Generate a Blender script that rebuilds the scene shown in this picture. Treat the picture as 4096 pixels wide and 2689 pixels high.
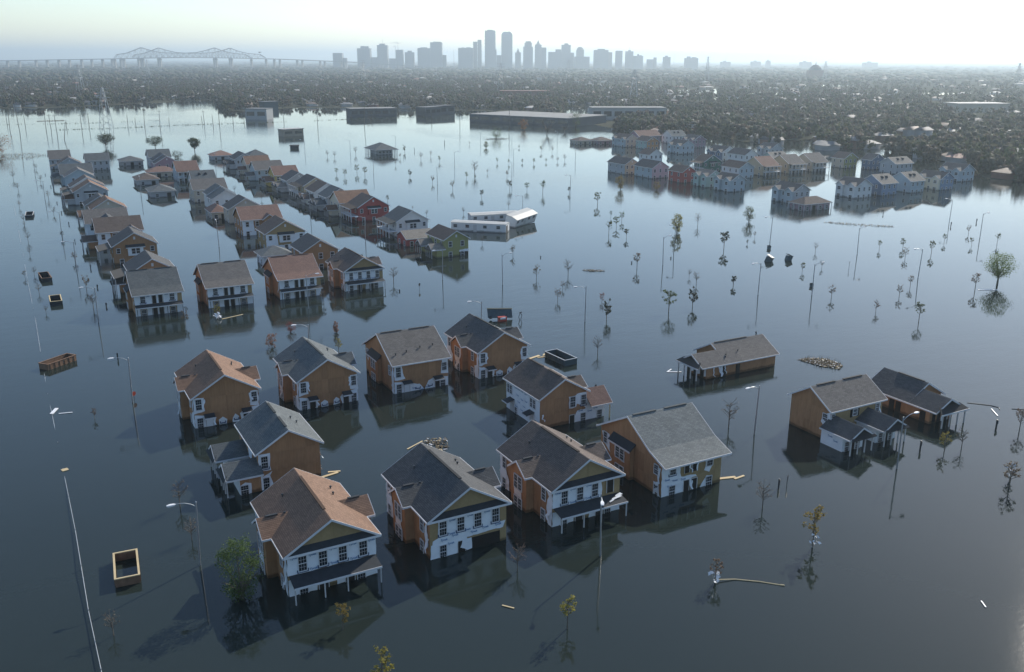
import bpy, math, random
import numpy as np
from mathutils import Vector, Matrix
from mathutils.geometry import tessellate_polygon

for o in list(bpy.data.objects):
    bpy.data.objects.remove(o)
SC = bpy.context.scene
COL = SC.collection
R = math.radians

# ---------------------------------------------------------------- camera, sky, sun, exposure
# world axes follow the street grid: x along the short streets, y along the long ones, water level z = 0
cam_data = bpy.data.cameras.new('camera')
cam_data.lens = 32.128
cam_data.sensor_width = 36.0
cam_data.clip_start = 1.0
cam_data.clip_end = 60000.0
camera = bpy.data.objects.new('camera', cam_data)
COL.objects.link(camera)
camera.matrix_world = (Matrix.Translation((0, 0, 52.0)) @ Matrix.Rotation(R(-28.5), 4, 'Z')
                       @ Matrix.Rotation(R(90 - 16.85), 4, 'X') @ Matrix.Rotation(R(0.197), 4, 'Z'))
SC.camera = camera

SUN_AZ, SUN_EL = 63.2, 30.0            # clockwise from +y, above the horizon
world = bpy.data.worlds.new('World')
SC.world = world
world.use_nodes = True
wn = world.node_tree
sky = wn.nodes.new('ShaderNodeTexSky')
sky.sky_type = 'NISHITA'
sky.sun_disc = False
sky.sun_elevation = R(SUN_EL)
sky.sun_rotation = R(SUN_AZ)
sky.air_density = 1.0
sky.dust_density = 0.3
sky.ozone_density = 2.2
wn.links.new(sky.outputs[0], wn.nodes['Background'].inputs[0])
wn.nodes['Background'].inputs[1].default_value = 0.145

sun_data = bpy.data.lights.new('sun', 'SUN')
sun_data.energy = 4.8
sun_data.angle = R(0.53)
sun_data.color = (1.0, 0.93, 0.82)
sun = bpy.data.objects.new('sun', sun_data)
COL.objects.link(sun)
_s = Vector((math.cos(R(SUN_EL)) * math.sin(R(SUN_AZ)), math.cos(R(SUN_EL)) * math.cos(R(SUN_AZ)), math.sin(R(SUN_EL))))
sun.rotation_euler = (-_s).to_track_quat('-Z', 'Y').to_euler()
sun.location = (200, 100, 300)

SC.view_settings.view_transform = 'Standard'
SC.view_settings.look = 'None'
SC.view_settings.exposure = 0.25
SC.view_settings.gamma = 1.0
SC.render.engine = 'CYCLES'
SC.cycles.use_denoising = True
SC.cycles.max_bounces = 6
SC.cycles.diffuse_bounces = 3
SC.cycles.glossy_bounces = 3
SC.cycles.transmission_bounces = 3
SC.cycles.transparent_max_bounces = 6
SC.cycles.volume_bounces = 0
SC.cycles.caustics_reflective = False
SC.cycles.caustics_refractive = False
SC.cycles.sample_clamp_indirect = 6.0

# ---------------------------------------------------------------- materials
def _nt(name):
    m = bpy.data.materials.new(name)
    m.use_nodes = True
    return m, m.node_tree, m.node_tree.nodes['Principled BSDF']

MATS = {}
def mat(name, col, rough=0.85, var=0.12, scale=1.5, rnd=0.08, spec=0.3, bump=0.0, bscale=20.0, metal=0.0, stretch=None, wet=False, lines=None):
    """plain surface: base colour with soft noise, a little different from one object to the next"""
    m, t, b = _nt(name)
    N, L = t.nodes.new, t.links.new
    tc = N('ShaderNodeTexCoord')
    src = tc.outputs['Object']
    if stretch:
        mp = N('ShaderNodeMapping'); mp.inputs['Scale'].default_value = stretch
        L(src, mp.inputs['Vector']); src = mp.outputs[0]
    nz = N('ShaderNodeTexNoise'); nz.inputs['Scale'].default_value = scale; nz.inputs['Detail'].default_value = 5.0
    L(src, nz.inputs['Vector'])
    oi = N('ShaderNodeObjectInfo')
    a = N('ShaderNodeMath'); a.operation = 'MULTIPLY_ADD'; a.inputs[1].default_value = 2 * var * 2; a.inputs[2].default_value = 1 - 2 * var
    L(nz.outputs['Fac'], a.inputs[0])
    c = N('ShaderNodeMath'); c.operation = 'MULTIPLY_ADD'; c.inputs[1].default_value = 2 * rnd; c.inputs[2].default_value = -rnd
    L(oi.outputs['Random'], c.inputs[0])
    d = N('ShaderNodeMath'); d.operation = 'ADD'
    L(a.outputs[0], d.inputs[0]); L(c.outputs[0], d.inputs[1])
    val = d.outputs[0]
    if lines:                                            # (axis index, spacing in metres, strength): laps or ribs
        sx = N('ShaderNodeSeparateXYZ'); L(tc.outputs['Object'], sx.inputs[0])
        q = N('ShaderNodeMath'); q.operation = 'MULTIPLY'; q.inputs[1].default_value = 1 / lines[1]
        L(sx.outputs[lines[0]], q.inputs[0])
        fr = N('ShaderNodeMath'); fr.operation = 'FRACT'; L(q.outputs[0], fr.inputs[0])
        lt = N('ShaderNodeMath'); lt.operation = 'LESS_THAN'; lt.inputs[1].default_value = 0.14; L(fr.outputs[0], lt.inputs[0])
        mm = N('ShaderNodeMath'); mm.operation = 'MULTIPLY_ADD'; mm.inputs[1].default_value = -lines[2]; mm.inputs[2].default_value = 1.0
        L(lt.outputs[0], mm.inputs[0])
        m2 = N('ShaderNodeMath'); m2.operation = 'MULTIPLY'; L(val, m2.inputs[0]); L(mm.outputs[0], m2.inputs[1]); val = m2.outputs[0]
    if wet:                                              # the tide mark: boards soaked dark just above the water
        ge = N('ShaderNodeNewGeometry'); sz = N('ShaderNodeSeparateXYZ'); L(ge.outputs['Position'], sz.inputs[0])
        n2 = N('ShaderNodeTexNoise'); n2.inputs['Scale'].default_value = 0.9; L(ge.outputs['Position'], n2.inputs['Vector'])
        ad = N('ShaderNodeMath'); ad.operation = 'MULTIPLY_ADD'; ad.inputs[1].default_value = -0.5; L(n2.outputs['Fac'], ad.inputs[0]); L(sz.outputs[2], ad.inputs[2])
        mr = N('ShaderNodeMapRange'); mr.inputs[1].default_value = 0.0; mr.inputs[2].default_value = 0.25; mr.inputs[3].default_value = 0.4; mr.inputs[4].default_value = 1.0
        L(ad.outputs[0], mr.inputs[0])
        m3 = N('ShaderNodeMath'); m3.operation = 'MULTIPLY'; L(val, m3.inputs[0]); L(mr.outputs[0], m3.inputs[1]); val = m3.outputs[0]
    hs = N('ShaderNodeHueSaturation'); hs.inputs['Color'].default_value = (*col, 1)
    L(val, hs.inputs['Value'])
    L(hs.outputs[0], b.inputs['Base Color'])
    b.inputs['Roughness'].default_value = rough
    b.inputs['Specular IOR Level'].default_value = spec
    b.inputs['Metallic'].default_value = metal
    if bump:
        n3 = N('ShaderNodeTexNoise'); n3.inputs['Scale'].default_value = bscale; n3.inputs['Detail'].default_value = 4
        L(src, n3.inputs['Vector'])
        bp = N('ShaderNodeBump'); bp.inputs['Strength'].default_value = bump; bp.inputs['Distance'].default_value = 0.03
        L(n3.outputs['Fac'], bp.inputs['Height']); L(bp.outputs[0], b.inputs['Normal'])
    MATS[name] = m
    return m

def shingle(name, col, col2):
    """asphalt shingles: tabs in courses (uv in metres along the eave and up the slope), weather blotches"""
    col, col2 = [c * 0.85 for c in col], [c * 0.85 for c in col2]
    m, t, b = _nt(name)
    N, L = t.nodes.new, t.links.new
    uv = N('ShaderNodeUVMap')
    br = N('ShaderNodeTexBrick')
    br.offset = 0.5
    br.inputs['Scale'].default_value = 1.0
    br.inputs['Brick Width'].default_value = 0.46
    br.inputs['Row Height'].default_value = 0.2
    br.inputs['Mortar Size'].default_value = 0.012
    br.inputs['Mortar Smooth'].default_value = 0.3
    br.inputs['Bias'].default_value = 0.0
    br.inputs['Color1'].default_value = (*col, 1)
    br.inputs['Color2'].default_value = (*col2, 1)
    br.inputs['Mortar'].default_value = (*[c * 0.45 for c in col], 1)
    L(uv.outputs[0], br.inputs['Vector'])
    nz = N('ShaderNodeTexNoise'); nz.inputs['Scale'].default_value = 0.55; nz.inputs['Detail'].default_value = 6.0
    L(uv.outputs[0], nz.inputs['Vector'])
    oi = N('ShaderNodeObjectInfo')
    a = N('ShaderNodeMath'); a.operation = 'MULTIPLY_ADD'; a.inputs[1].default_value = 0.5; a.inputs[2].default_value = 0.75
    L(nz.outputs['Fac'], a.inputs[0])
    n2 = N('ShaderNodeTexNoise'); n2.inputs['Scale'].default_value = 9.0; n2.inputs['Detail'].default_value = 2.0
    L(uv.outputs[0], n2.inputs['Vector'])
    a2 = N('ShaderNodeMath'); a2.operation = 'MULTIPLY_ADD'; a2.inputs[1].default_value = 0.5; a2.inputs[2].default_value = 0.75
    L(n2.outputs['Fac'], a2.inputs[0])
    mu = N('ShaderNodeMath'); mu.operation = 'MULTIPLY'; L(a.outputs[0], mu.inputs[0]); L(a2.outputs[0], mu.inputs[1])
    r2 = N('ShaderNodeMath'); r2.operation = 'MULTIPLY_ADD'; r2.inputs[1].default_value = 0.12; L(oi.outputs['Random'], r2.inputs[0]); L(mu.outputs[0], r2.inputs[2])
    hs = N('ShaderNodeHueSaturation'); L(br.outputs['Color'], hs.inputs['Color']); L(r2.outputs[0], hs.inputs['Value'])
    L(hs.outputs[0], b.inputs['Base Color'])
    b.inputs['Roughness'].default_value = 0.92
    b.inputs['Specular IOR Level'].default_value = 0.25
    bp = N('ShaderNodeBump'); bp.inputs['Strength'].default_value = 0.5; bp.inputs['Distance'].default_value = 0.012
    L(br.outputs['Fac'], bp.inputs['Height']); bp.invert = True
    L(bp.outputs[0], b.inputs['Normal'])
    MATS[name] = m
    return m

def leafmat(name, col, trans=0.35, var=0.35):
    m, t, b = _nt(name)
    N, L = t.nodes.new, t.links.new
    ge = N('ShaderNodeNewGeometry')
    nz = N('ShaderNodeTexNoise'); nz.inputs['Scale'].default_value = 0.8; nz.inputs['Detail'].default_value = 3
    L(ge.outputs['Position'], nz.inputs['Vector'])
    oi = N('ShaderNodeObjectInfo')
    ad = N('ShaderNodeMath'); ad.operation = 'MULTIPLY_ADD'; ad.inputs[1].default_value = var * 2.4; ad.inputs[2].default_value = 1 - var * 1.2
    L(nz.outputs['Fac'], ad.inputs[0])
    a2 = N('ShaderNodeMath'); a2.operation = 'MULTIPLY_ADD'; a2.inputs[1].default_value = 0.3; L(oi.outputs['Random'], a2.inputs[0]); L(ad.outputs[0], a2.inputs[2])
    a3 = N('ShaderNodeMath'); a3.operation = 'SUBTRACT'; a3.inputs[1].default_value = 0.15; L(a2.outputs[0], a3.inputs[0])
    hu = N('ShaderNodeMath'); hu.operation = 'MULTIPLY_ADD'; hu.inputs[1].default_value = 0.05; hu.inputs[2].default_value = 0.475; L(oi.outputs['Random'], hu.inputs[0])
    hs = N('ShaderNodeHueSaturation'); hs.inputs['Color'].default_value = (*col, 1); L(a3.outputs[0], hs.inputs['Value']); L(hu.outputs[0], hs.inputs['Hue'])
    L(hs.outputs[0], b.inputs['Base Color'])
    b.inputs['Roughness'].default_value = 0.7
    b.inputs['Specular IOR Level'].default_value = 0.2
    tr = N('ShaderNodeBsdfTranslucent'); L(hs.outputs[0], tr.inputs['Color'])
    mx = N('ShaderNodeMixShader'); mx.inputs[0].default_value = trans
    L(b.outputs[0], mx.inputs[1]); L(tr.outputs[0], mx.inputs[2])
    L(mx.outputs[0], t.nodes['Material Output'].inputs['Surface'])
    MATS[name] = m
    return m

SHEATH = mat('sheathing', (0.36, 0.2, 0.105), 0.9, 0.14, 3.0, 0.10, 0.15, wet=True, stretch=(1, 1, 0.25))
OCHRE = mat('ochre_sheathing', (0.33, 0.24, 0.125), 0.9, 0.10, 3.0, 0.07, 0.15, wet=True)
STUD = mat('framing_lumber', (0.22, 0.15, 0.09), 0.9, 0.2, 2.0, wet=True)
WRAP = mat('house_wrap', (0.74, 0.78, 0.82), 0.55, 0.06, 1.2, 0.03, 0.3, bump=0.5, bscale=2.5)
TAPE = mat('flashing_tape', (0.035, 0.075, 0.15), 0.5, 0.1)
INK = mat('blue_print', (0.05, 0.17, 0.36), 0.6, 0.05)
TRIM = mat('white_trim', (0.62, 0.63, 0.65), 0.6, 0.07)
TRIMD = mat('worn_trim', (0.5, 0.5, 0.5), 0.7, 0.1)
FELT = mat('roofing_felt', (0.032, 0.037, 0.043), 0.85, 0.2, 2.0)
DARK = mat('painted_interior_shade', (0.018, 0.017, 0.016), 0.9, 0.2)  # near-black colour painting the shade inside doorways and other openings
LUMBER = mat('pale_lumber', (0.58, 0.46, 0.27), 0.8, 0.1)
GLASS, _t, _b = _nt('window_glass')
_b.inputs['Base Color'].default_value = (0.02, 0.026, 0.032, 1); _b.inputs['Roughness'].default_value = 0.06
_b.inputs['Specular IOR Level'].default_value = 0.6
SH = {
    'dark': shingle('shingle_charcoal', (0.085, 0.088, 0.092), (0.125, 0.127, 0.127)),
    'slate': shingle('shingle_slate', (0.115, 0.13, 0.135), (0.165, 0.18, 0.18)),
    'brown': shingle('shingle_brown', (0.215, 0.135, 0.095), (0.285, 0.18, 0.125)),
    'umber': shingle('shingle_umber', (0.13, 0.105, 0.092), (0.18, 0.145, 0.125)),
    'grey': shingle('shingle_grey', (0.2, 0.215, 0.21), (0.275, 0.29, 0.275)),
    'taupe': shingle('shingle_taupe', (0.16, 0.15, 0.14), (0.22, 0.205, 0.19)),
    'tan': shingle('shingle_tan', (0.26, 0.235, 0.2), (0.33, 0.3, 0.26)),
    'rust': shingle('shingle_rust', (0.24, 0.15, 0.12), (0.3, 0.19, 0.15)),
}
SIDING = {k: mat('siding_' + k, c, 0.6, 0.05, 1.0, 0.03, 0.3, wet=True, lines=(2, 0.2, 0.18)) for k, c in {
    'grey': (0.42, 0.44, 0.46), 'white': (0.66, 0.67, 0.67), 'beige': (0.5, 0.45, 0.37), 'tan': (0.46, 0.38, 0.27), 'blue': (0.2, 0.27, 0.38),
    'lightblue': (0.40, 0.47, 0.51), 'pink': (0.56, 0.42, 0.44), 'red': (0.38, 0.085, 0.075), 'yellow': (0.5, 0.38, 0.12), 'olive': (0.3, 0.3, 0.13),
    'green': (0.06, 0.17, 0.14), 'orange': (0.42, 0.22, 0.11), 'plum': (0.3, 0.21, 0.25), 'cream': (0.6, 0.56, 0.46), 'navy': (0.12, 0.17, 0.25), 'mint': (0.36, 0.47, 0.44)}.items()}
GALV = mat('galvanised_steel', (0.36, 0.38, 0.40), 0.45, 0.1, 2.0, 0.05, 0.5, metal=0.6)
DKMETAL = mat('dark_metal', (0.035, 0.045, 0.055), 0.5, 0.15, metal=0.3)
POLEWOOD = mat('weathered_pole', (0.13, 0.11, 0.095), 0.9, 0.2)
BARK = mat('bark', (0.15, 0.125, 0.1), 0.95, 0.25, 4.0)
WHITEPL = mat('white_plastic', (0.75, 0.76, 0.78), 0.5, 0.05)
RUST = mat('rusty_steel', (0.19, 0.115, 0.075), 0.85, 0.3, 1.5)
TEAL = mat('teal_steel', (0.05, 0.085, 0.10), 0.7, 0.25, 1.5)
REDP = mat('red_paint', (0.42, 0.07, 0.05), 0.5, 0.15)
GALVNET = mat('wire_mesh', (0.2, 0.21, 0.21), 0.6, 0.2)
GALVNET.node_tree.nodes['Principled BSDF'].inputs['Alpha'].default_value = 0.3
LEAF = {'g': leafmat('leaf_green', (0.085, 0.115, 0.035)), 'd': leafmat('leaf_dark', (0.05, 0.06, 0.035), 0.2), 'm': leafmat('leaf_brown', (0.15, 0.1, 0.06), 0.3),
        'y': leafmat('leaf_yellow', (0.24, 0.2, 0.05), 0.45), 'r': leafmat('leaf_red', (0.22, 0.075, 0.05), 0.35), 'b': leafmat('leaf_dead', (0.19, 0.15, 0.11), 0.3),
        'w': leafmat('leaf_willow', (0.13, 0.18, 0.04), 0.45), 'o': leafmat('leaf_oak', (0.06, 0.075, 0.035), 0.25), 'a': leafmat('leaf_autumn', (0.27, 0.13, 0.04), 0.4),
        'f1': leafmat('suburb_leaf_green', (0.1, 0.115, 0.06), 0.35, 0.25), 'f2': leafmat('suburb_leaf_grey', (0.125, 0.125, 0.09), 0.35, 0.25), 'f3': leafmat('suburb_leaf_brown', (0.14, 0.115, 0.085), 0.35, 0.25)}

# ---------------------------------------------------------------- mesh and object helpers
class MB:
    """collects faces; one MB becomes one mesh"""
    def __init__(s):
        s.v, s.f, s.uv, s.mi = [], [], [], []
    def poly(s, pts, uv=None, mi=0):
        n = len(s.v); s.v.extend(pts); s.f.append(tuple(range(n, n + len(pts)))); s.uv.append(uv); s.mi.append(mi)
    def box(s, x0, y0, z0, x1, y1, z1, mi=0):
        n = len(s.v)
        s.v.extend([(x0, y0, z0), (x1, y0, z0), (x1, y1, z0), (x0, y1, z0), (x0, y0, z1), (x1, y0, z1), (x1, y1, z1), (x0, y1, z1)])
        for q in ((0, 3, 2, 1), (4, 5, 6, 7), (0, 1, 5, 4), (1, 2, 6, 5), (2, 3, 7, 6), (3, 0, 4, 7)):
            s.f.append(tuple(n + i for i in q)); s.uv.append(None); s.mi.append(mi)
    def tube(s, p, q, r0, r1=None, n=6, mi=0, cap=True):
        r1 = r0 if r1 is None else r1
        p, q = Vector(p), Vector(q); d = (q - p)
        if d.length < 1e-6: return
        d.normalize(); a = d.orthogonal().normalized(); b = d.cross(a)
        k = len(s.v)
        for c, r in ((p, r0), (q, r1)):
            for i in range(n):
                t = 2 * math.pi * i / n
                s.v.append(tuple(c + a * (r * math.cos(t)) + b * (r * math.sin(t))))
        for i in range(n):
            j = (i + 1) % n
            s.f.append((k + i, k + j, k + n + j, k + n + i)); s.uv.append(None); s.mi.append(mi)
        if cap:
            s.f.append(tuple(k + i for i in reversed(range(n)))); s.uv.append(None); s.mi.append(mi)
            s.f.append(tuple(k + n + i for i in range(n))); s.uv.append(None); s.mi.append(mi)
    def path(s, pts, r, n=5, mi=0):
        for a, b in zip(pts, pts[1:]): s.tube(a, b, r, r, n, mi)
    def prism(s, pts, off, mi=0):
        """polygon pts (3d, in order) swept by vector off"""
        o = Vector(off); top = [tuple(Vector(p) + o) for p in pts]
        s.poly(list(reversed(pts)), mi=mi); s.poly(top, mi=mi)
        for i in range(len(pts)):
            j = (i + 1) % len(pts); s.poly([pts[i], pts[j], top[j], top[i]], mi=mi)
    def mesh(s, name):
        me = bpy.data.meshes.new(name)
        me.from_pydata(s.v, [], s.f)
        if any(u is not None for u in s.uv):
            l = me.uv_layers.new(name='UVMap'); k = 0
            for u, f in zip(s.uv, s.f):
                for i in range(len(f)):
                    l.data[k].uv = u[i] if u else (0, 0); k += 1
        if any(s.mi): me.polygons.foreach_set('material_index', s.mi)
        me.update()
        return me

def obj(name, me, m=None, parent=None, loc=(0, 0, 0), rot=0.0, kind=None):
    if isinstance(me, MB): me = me.mesh(name)
    if m is not None and len(me.materials) == 0:
        for x in (m if isinstance(m, (list, tuple)) else [m]): me.materials.append(x)
    o = bpy.data.objects.new(name, me); COL.objects.link(o)
    o.location = loc
    if rot: o.rotation_euler = (0, 0, rot) if not isinstance(rot, tuple) else rot
    if parent is not None: o.parent = parent
    if kind: o['kind'] = kind
    return o

def thing(name, label, cat, loc=(0, 0, 0), rot=0.0, group=None):
    o = bpy.data.objects.new(name, None); COL.objects.link(o)
    o.location = loc; o.empty_display_size = 0.5
    if rot: o.rotation_euler = (0, 0, rot) if not isinstance(rot, tuple) else rot
    return tag(o, label, cat, group)

LABELS = set()
def tag(o, label, cat, group=None, shared=False):
    o['label'] = label; o['category'] = cat
    if group: o['group'] = group
    return o

def dup(root, loc, label, group=None, scale=None, rot=0.0):
    r = root.copy(); COL.objects.link(r); r.location = loc; r['label'] = label
    if group: r['group'] = group
    if scale is not None: r.scale = scale if isinstance(scale, tuple) else (scale,) * 3
    r.rotation_euler = (0, 0, rot) if not isinstance(rot, tuple) else rot
    for ch in root.children:
        c = ch.copy(); COL.objects.link(c); c.parent = r
        for g in ch.children:
            d = g.copy(); COL.objects.link(d); d.parent = c
    return r

CACHE = {}
def cached(key, fn):
    if key not in CACHE: CACHE[key] = fn()
    return CACHE[key]

FACE_ROT = {'-y': 0.0, '-x': -math.pi / 2, '+x': math.pi / 2, '+y': math.pi}
def on_wall(face, plane, a, off):
    """point on a wall: a runs along the wall (x for y-walls, y for x-walls), off is how far proud"""
    return {'-y': (a, plane - off), '+y': (a, plane + off), '-x': (plane - off, a), '+x': (plane + off, a)}[face]

# ---------------------------------------------------------------- house pieces
def window(root, face, plane, a, z, w=0.85, h=1.6, full=True, off=0.05, trim=None, glass=None):
    """double-hung window centred at a, z: the frame, its two sashes' panes and the glazing bars"""
    def mk_frame():
        b = MB(); t, d = (0.075, 0.09) if full else (0.11, 0.1)
        b.box(-w / 2 - t, -d, -h / 2 - t, -w / 2, 0.02, h / 2 + t); b.box(w / 2, -d, -h / 2 - t, w / 2 + t, 0.02, h / 2 + t)
        b.box(-w / 2, -d, h / 2, w / 2, 0.02, h / 2 + t); b.box(-w / 2, -d - 0.02, -h / 2 - t, w / 2, 0.02, -h / 2)
        b.box(-w / 2, -d * 0.75, -0.035, w / 2, 0.0, 0.035)
        me = b.mesh('window'); me.materials.append(trim or TRIM); return me
    x, y = on_wall(face, plane, a, off)
    o = obj('window', cached(('win', w, h, full, id(trim)), mk_frame), None, root, (x, y, z), FACE_ROT[face])
    def mk_pane():
        b = MB(); b.box(-w / 2 + 0.003, -0.035, 0.0, w / 2 - 0.003, -0.015, h / 2 - 0.038)
        me = b.mesh('pane'); me.materials.append(glass or GLASS); return me
    pm = cached(('pane', w, h), mk_pane)
    obj('pane', pm, None, o, (0, 0, 0.037)); obj('pane', pm, None, o, (0, 0.012, -h / 2 + 0.002))
    if full:
        def mk_bar():
            b = MB(); s = 0.018
            for k in (-1, 1): b.box(k * w / 6 - s / 2, -0.05, -h / 2 + 0.002, k * w / 6 + s / 2, -0.037, h / 2 - 0.002)
            for zz in (-h / 4, h / 4): b.box(-w / 2 + 0.002, -0.053, zz - s / 2, w / 2 - 0.002, -0.04, zz + s / 2)
            me = b.mesh('glazing_bar'); me.materials.append(TRIM); return me
        obj('glazing_bar', cached(('bar', w, h), mk_bar), None, o)
    return o

def doorway(root, face, plane, a, z0, z1, w=0.9, frame=True, off=0.045, m=None):
    """doorway panel, by default near-black to paint the shade inside, a casing round it"""
    h = z1 - z0
    def mk():
        b = MB(); b.box(-w / 2, -0.02, 0, w / 2, 0.02, h); me = b.mesh('doorway'); me.materials.append(m or DARK); return me
    x, y = on_wall(face, plane, a, off)
    o = obj('doorway', cached(('door', w, round(h, 2), id(m)), mk), None, root, (x, y, z0), FACE_ROT[face])
    if frame:
        def mf():
            b = MB(); t = 0.08
            b.box(-w / 2 - t, -0.06, 0, -w / 2, 0.02, h + t); b.box(w / 2, -0.06, 0, w / 2 + t, 0.02, h + t); b.box(-w / 2, -0.06, h, w / 2, 0.02, h + t)
            me = b.mesh('door_frame'); me.materials.append(TRIMD); return me
        obj('door_frame', cached(('doorf', w, round(h, 2)), mf), None, o)
    return o

def rough_outline(pts, jit, rng, step=0.45):
    out = []
    for i, p in enumerate(pts):
        q = pts[(i + 1) % len(pts)]
        n = max(1, int(math.hypot(q[0] - p[0], q[1] - p[1]) / step))
        for k in range(n):
            t = k / n
            out.append((p[0] + (q[0] - p[0]) * t + rng.uniform(-jit, jit), p[1] + (q[1] - p[1]) * t + rng.uniform(-jit, jit)))
    return out

def wrap(root, face, plane, pts, seed=0, off=0.03, jit=0.07, bulge=0.05, name='house_wrap', m=None):
    """sheet of torn wrap stapled on a wall; pts = outline (along, z)"""
    rng = random.Random(seed * 7 + 3)
    ol = rough_outline(pts, jit, rng)
    v3 = []
    for a, z in ol:
        e = off + rng.random() * bulge
        x, y = on_wall(face, plane, a, e); v3.append((x, y, z))
    tris = tessellate_polygon([[Vector((a, z, 0)) for a, z in ol]])
    b = MB(); b.v = v3
    for t in tris: b.f.append(t); b.uv.append(None); b.mi.append(0)
    me = b.mesh(name)
    return obj(name, me, m or WRAP, root)

def flap(root, face, plane, a, z, w, h, seed=0, out=0.5):
    """strip of wrap torn loose, curling away from the wall"""
    rng = random.Random(seed); b = MB(); n = 5; prev = None
    for i in range(n + 1):
        t = i / n; ww = w * (1 - 0.6 * t) ; e = 0.04 + out * t * t + rng.uniform(0, 0.05); aa = a + rng.uniform(-0.08, 0.08) * i
        p = []
        for s_ in (-0.5, 0.5):
            x, y = on_wall(face, plane, aa + s_ * ww, e + rng.uniform(-0.04, 0.04)); p.append((x, y, z - h * t))
        if prev: b.poly([prev[0], prev[1], p[1], p[0]])
        prev = p
    return obj('torn_wrap', b, WRAP, root)

def text_mesh():
    c = bpy.data.curves.new('print', 'FONT'); c.body = 'Tyvek'; c.size = 0.34; c.shear = 0.15; c.resolution_u = 2; c.offset = 0.008
    c.align_x = 'CENTER'; c.align_y = 'CENTER'
    o = bpy.data.objects.new('print', c); COL.objects.link(o)
    bpy.context.view_layer.update()
    me = bpy.data.meshes.new_from_object(o.evaluated_get(bpy.context.evaluated_depsgraph_get()))
    bpy.data.objects.remove(o)
    me.transform(Matrix.Rotation(R(90), 4, 'X')); me.name = 'lettering'
    me.materials.clear(); me.materials.append(INK)
    return me
TEXT = text_mesh()

def lettering(root, face, plane, spots, off=0.095, s=1.0):
    for a, z in spots:
        x, y = on_wall(face, plane, a, off)
        o = obj('lettering', TEXT, None, root, (x, y, z), FACE_ROT[face]); o.scale = (s, 1, s)

def tape(root, face, plane, a, z, w, off=0.045):
    """blue flashing tape under a window sill, turned up at both ends"""
    def mk():
        b = MB(); b.box(-w / 2 - 0.18, -0.006, -0.08, w / 2 + 0.18, 0.0, 0.08)
        for k in (-1, 1): b.box(k * (w / 2 + 0.13) - 0.07, -0.009, 0.081, k * (w / 2 + 0.13) + 0.07, 0.0, 0.3)
        me = b.mesh('flashing_tape'); me.materials.append(TAPE); return me
    x, y = on_wall(face, plane, a, off)
    obj('flashing_tape', cached(('tape', w), mk), None, root, (x, y, z), FACE_ROT[face])

def prof_z(prof, t):
    for (t0, z0), (t1, z1) in zip(prof, prof[1:]):
        if t0 - 1e-6 <= t <= t1 + 1e-6: return z0 + (z1 - z0) * (t - t0) / (t1 - t0)
    return prof[0][1] if t < prof[0][0] else prof[-1][1]

def roof_sweep(root, prof, axis, a0, a1, m, th=0.16, course=0.2, name='roof'):
    """roof swept along axis from a0 to a1; prof = cross-section (across, z) from eave to eave, shingled in lapped courses"""
    b = MB()
    P = (lambda t, z, a: (t, a, z)) if axis == 'y' else (lambda t, z, a: (a, t, z))
    flip = axis == 'y'
    def q(pts, uv):
        if flip: pts = pts[::-1]; uv = uv[::-1]
        b.poly(pts, uv)
    peak = max(range(len(prof)), key=lambda i: prof[i][1])
    dist = 0.0
    for i in range(len(prof) - 1):
        (t0, z0), (t1, z1) = prof[i], prof[i + 1]
        L = math.hypot(t1 - t0, z1 - z0); n = max(1, int(round(L / course))); up = z1 > z0
        for k in range(n):
            f0, f1 = k / n, (k + 1) / n
            h0, h1 = (0.018, 0.0) if up else (0.0, 0.018)
            A = (t0 + (t1 - t0) * f0, z0 + (z1 - z0) * f0 + h0); B = (t0 + (t1 - t0) * f1, z0 + (z1 - z0) * f1 + h1)
            va, vb = dist + L * f0, dist + L * f1
            q([P(*A, a0), P(*A, a1), P(*B, a1), P(*B, a0)][::-1], [(a0, va), (a1, va), (a1, vb), (a0, vb)][::-1])
        dist += L
    low = [(t, z - th) for t, z in prof]
    for (t0, z0), (t1, z1) in zip(low, low[1:]):
        q([P(t0, z0, a0), P(t0, z0, a1), P(t1, z1, a1), P(t1, z1, a0)], [(0, 0)] * 4)
    for a, rev in ((a0, False), (a1, True)):
        ring = [P(t, z, a) for t, z in prof] + [P(t, z, a) for t, z in reversed(low)]
        b.poly(ring[::-1] if rev ^ flip else ring)
    for i in (0, -1):
        b.poly([P(*prof[i], a0), P(*prof[i], a1), P(*low[i], a1), P(*low[i], a0)])
    return obj(name, b, m, root)

def roof_trim(root, prof, axis, a0, a1, m=None, h=0.24, ends=(True, True), fascia=True):
    m = m or TRIM
    P = (lambda t, z, a: (t, a, z)) if axis == 'y' else (lambda t, z, a: (a, t, z))
    for e, a, s in ((0, a0, -1), (1, a1, 1)):
        if not ends[e]: continue
        for (t0, z0), (t1, z1) in zip(prof, prof[1:]):
            b = MB()
            b.prism([P(t0, z0 + 0.01, a + s * 0.004), P(t1, z1 + 0.01, a + s * 0.004), P(t1, z1 - h, a + s * 0.004), P(t0, z0 - h, a + s * 0.004)], Vector(P(0, 0, s * 0.05)))
            obj('rake_board', b, m, root)
    if fascia:
        for i, s in ((0, -1), (-1, 1)):
            t, z = prof[i]; b = MB()
            p, q_ = P(t + s * 0.004, z - 0.2, a0), P(t + s * 0.06, z + 0.015, a1)
            b.box(min(p[0], q_[0]), min(p[1], q_[1]), min(p[2], q_[2]), max(p[0], q_[0]), max(p[1], q_[1]), max(p[2], q_[2]))
            obj('fascia_board', b, m, root)

def ridge_vent(root, axis, t, z, a0, a1, m=None):
    b = MB()
    if axis == 'y': b.box(t - 0.16, a0, z - 0.05, t + 0.16, a1, z + 0.07)
    else: b.box(a0, t - 0.16, z - 0.05, a1, t + 0.16, z + 0.07)
    obj('ridge_vent', b, m or FELT, root)

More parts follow.
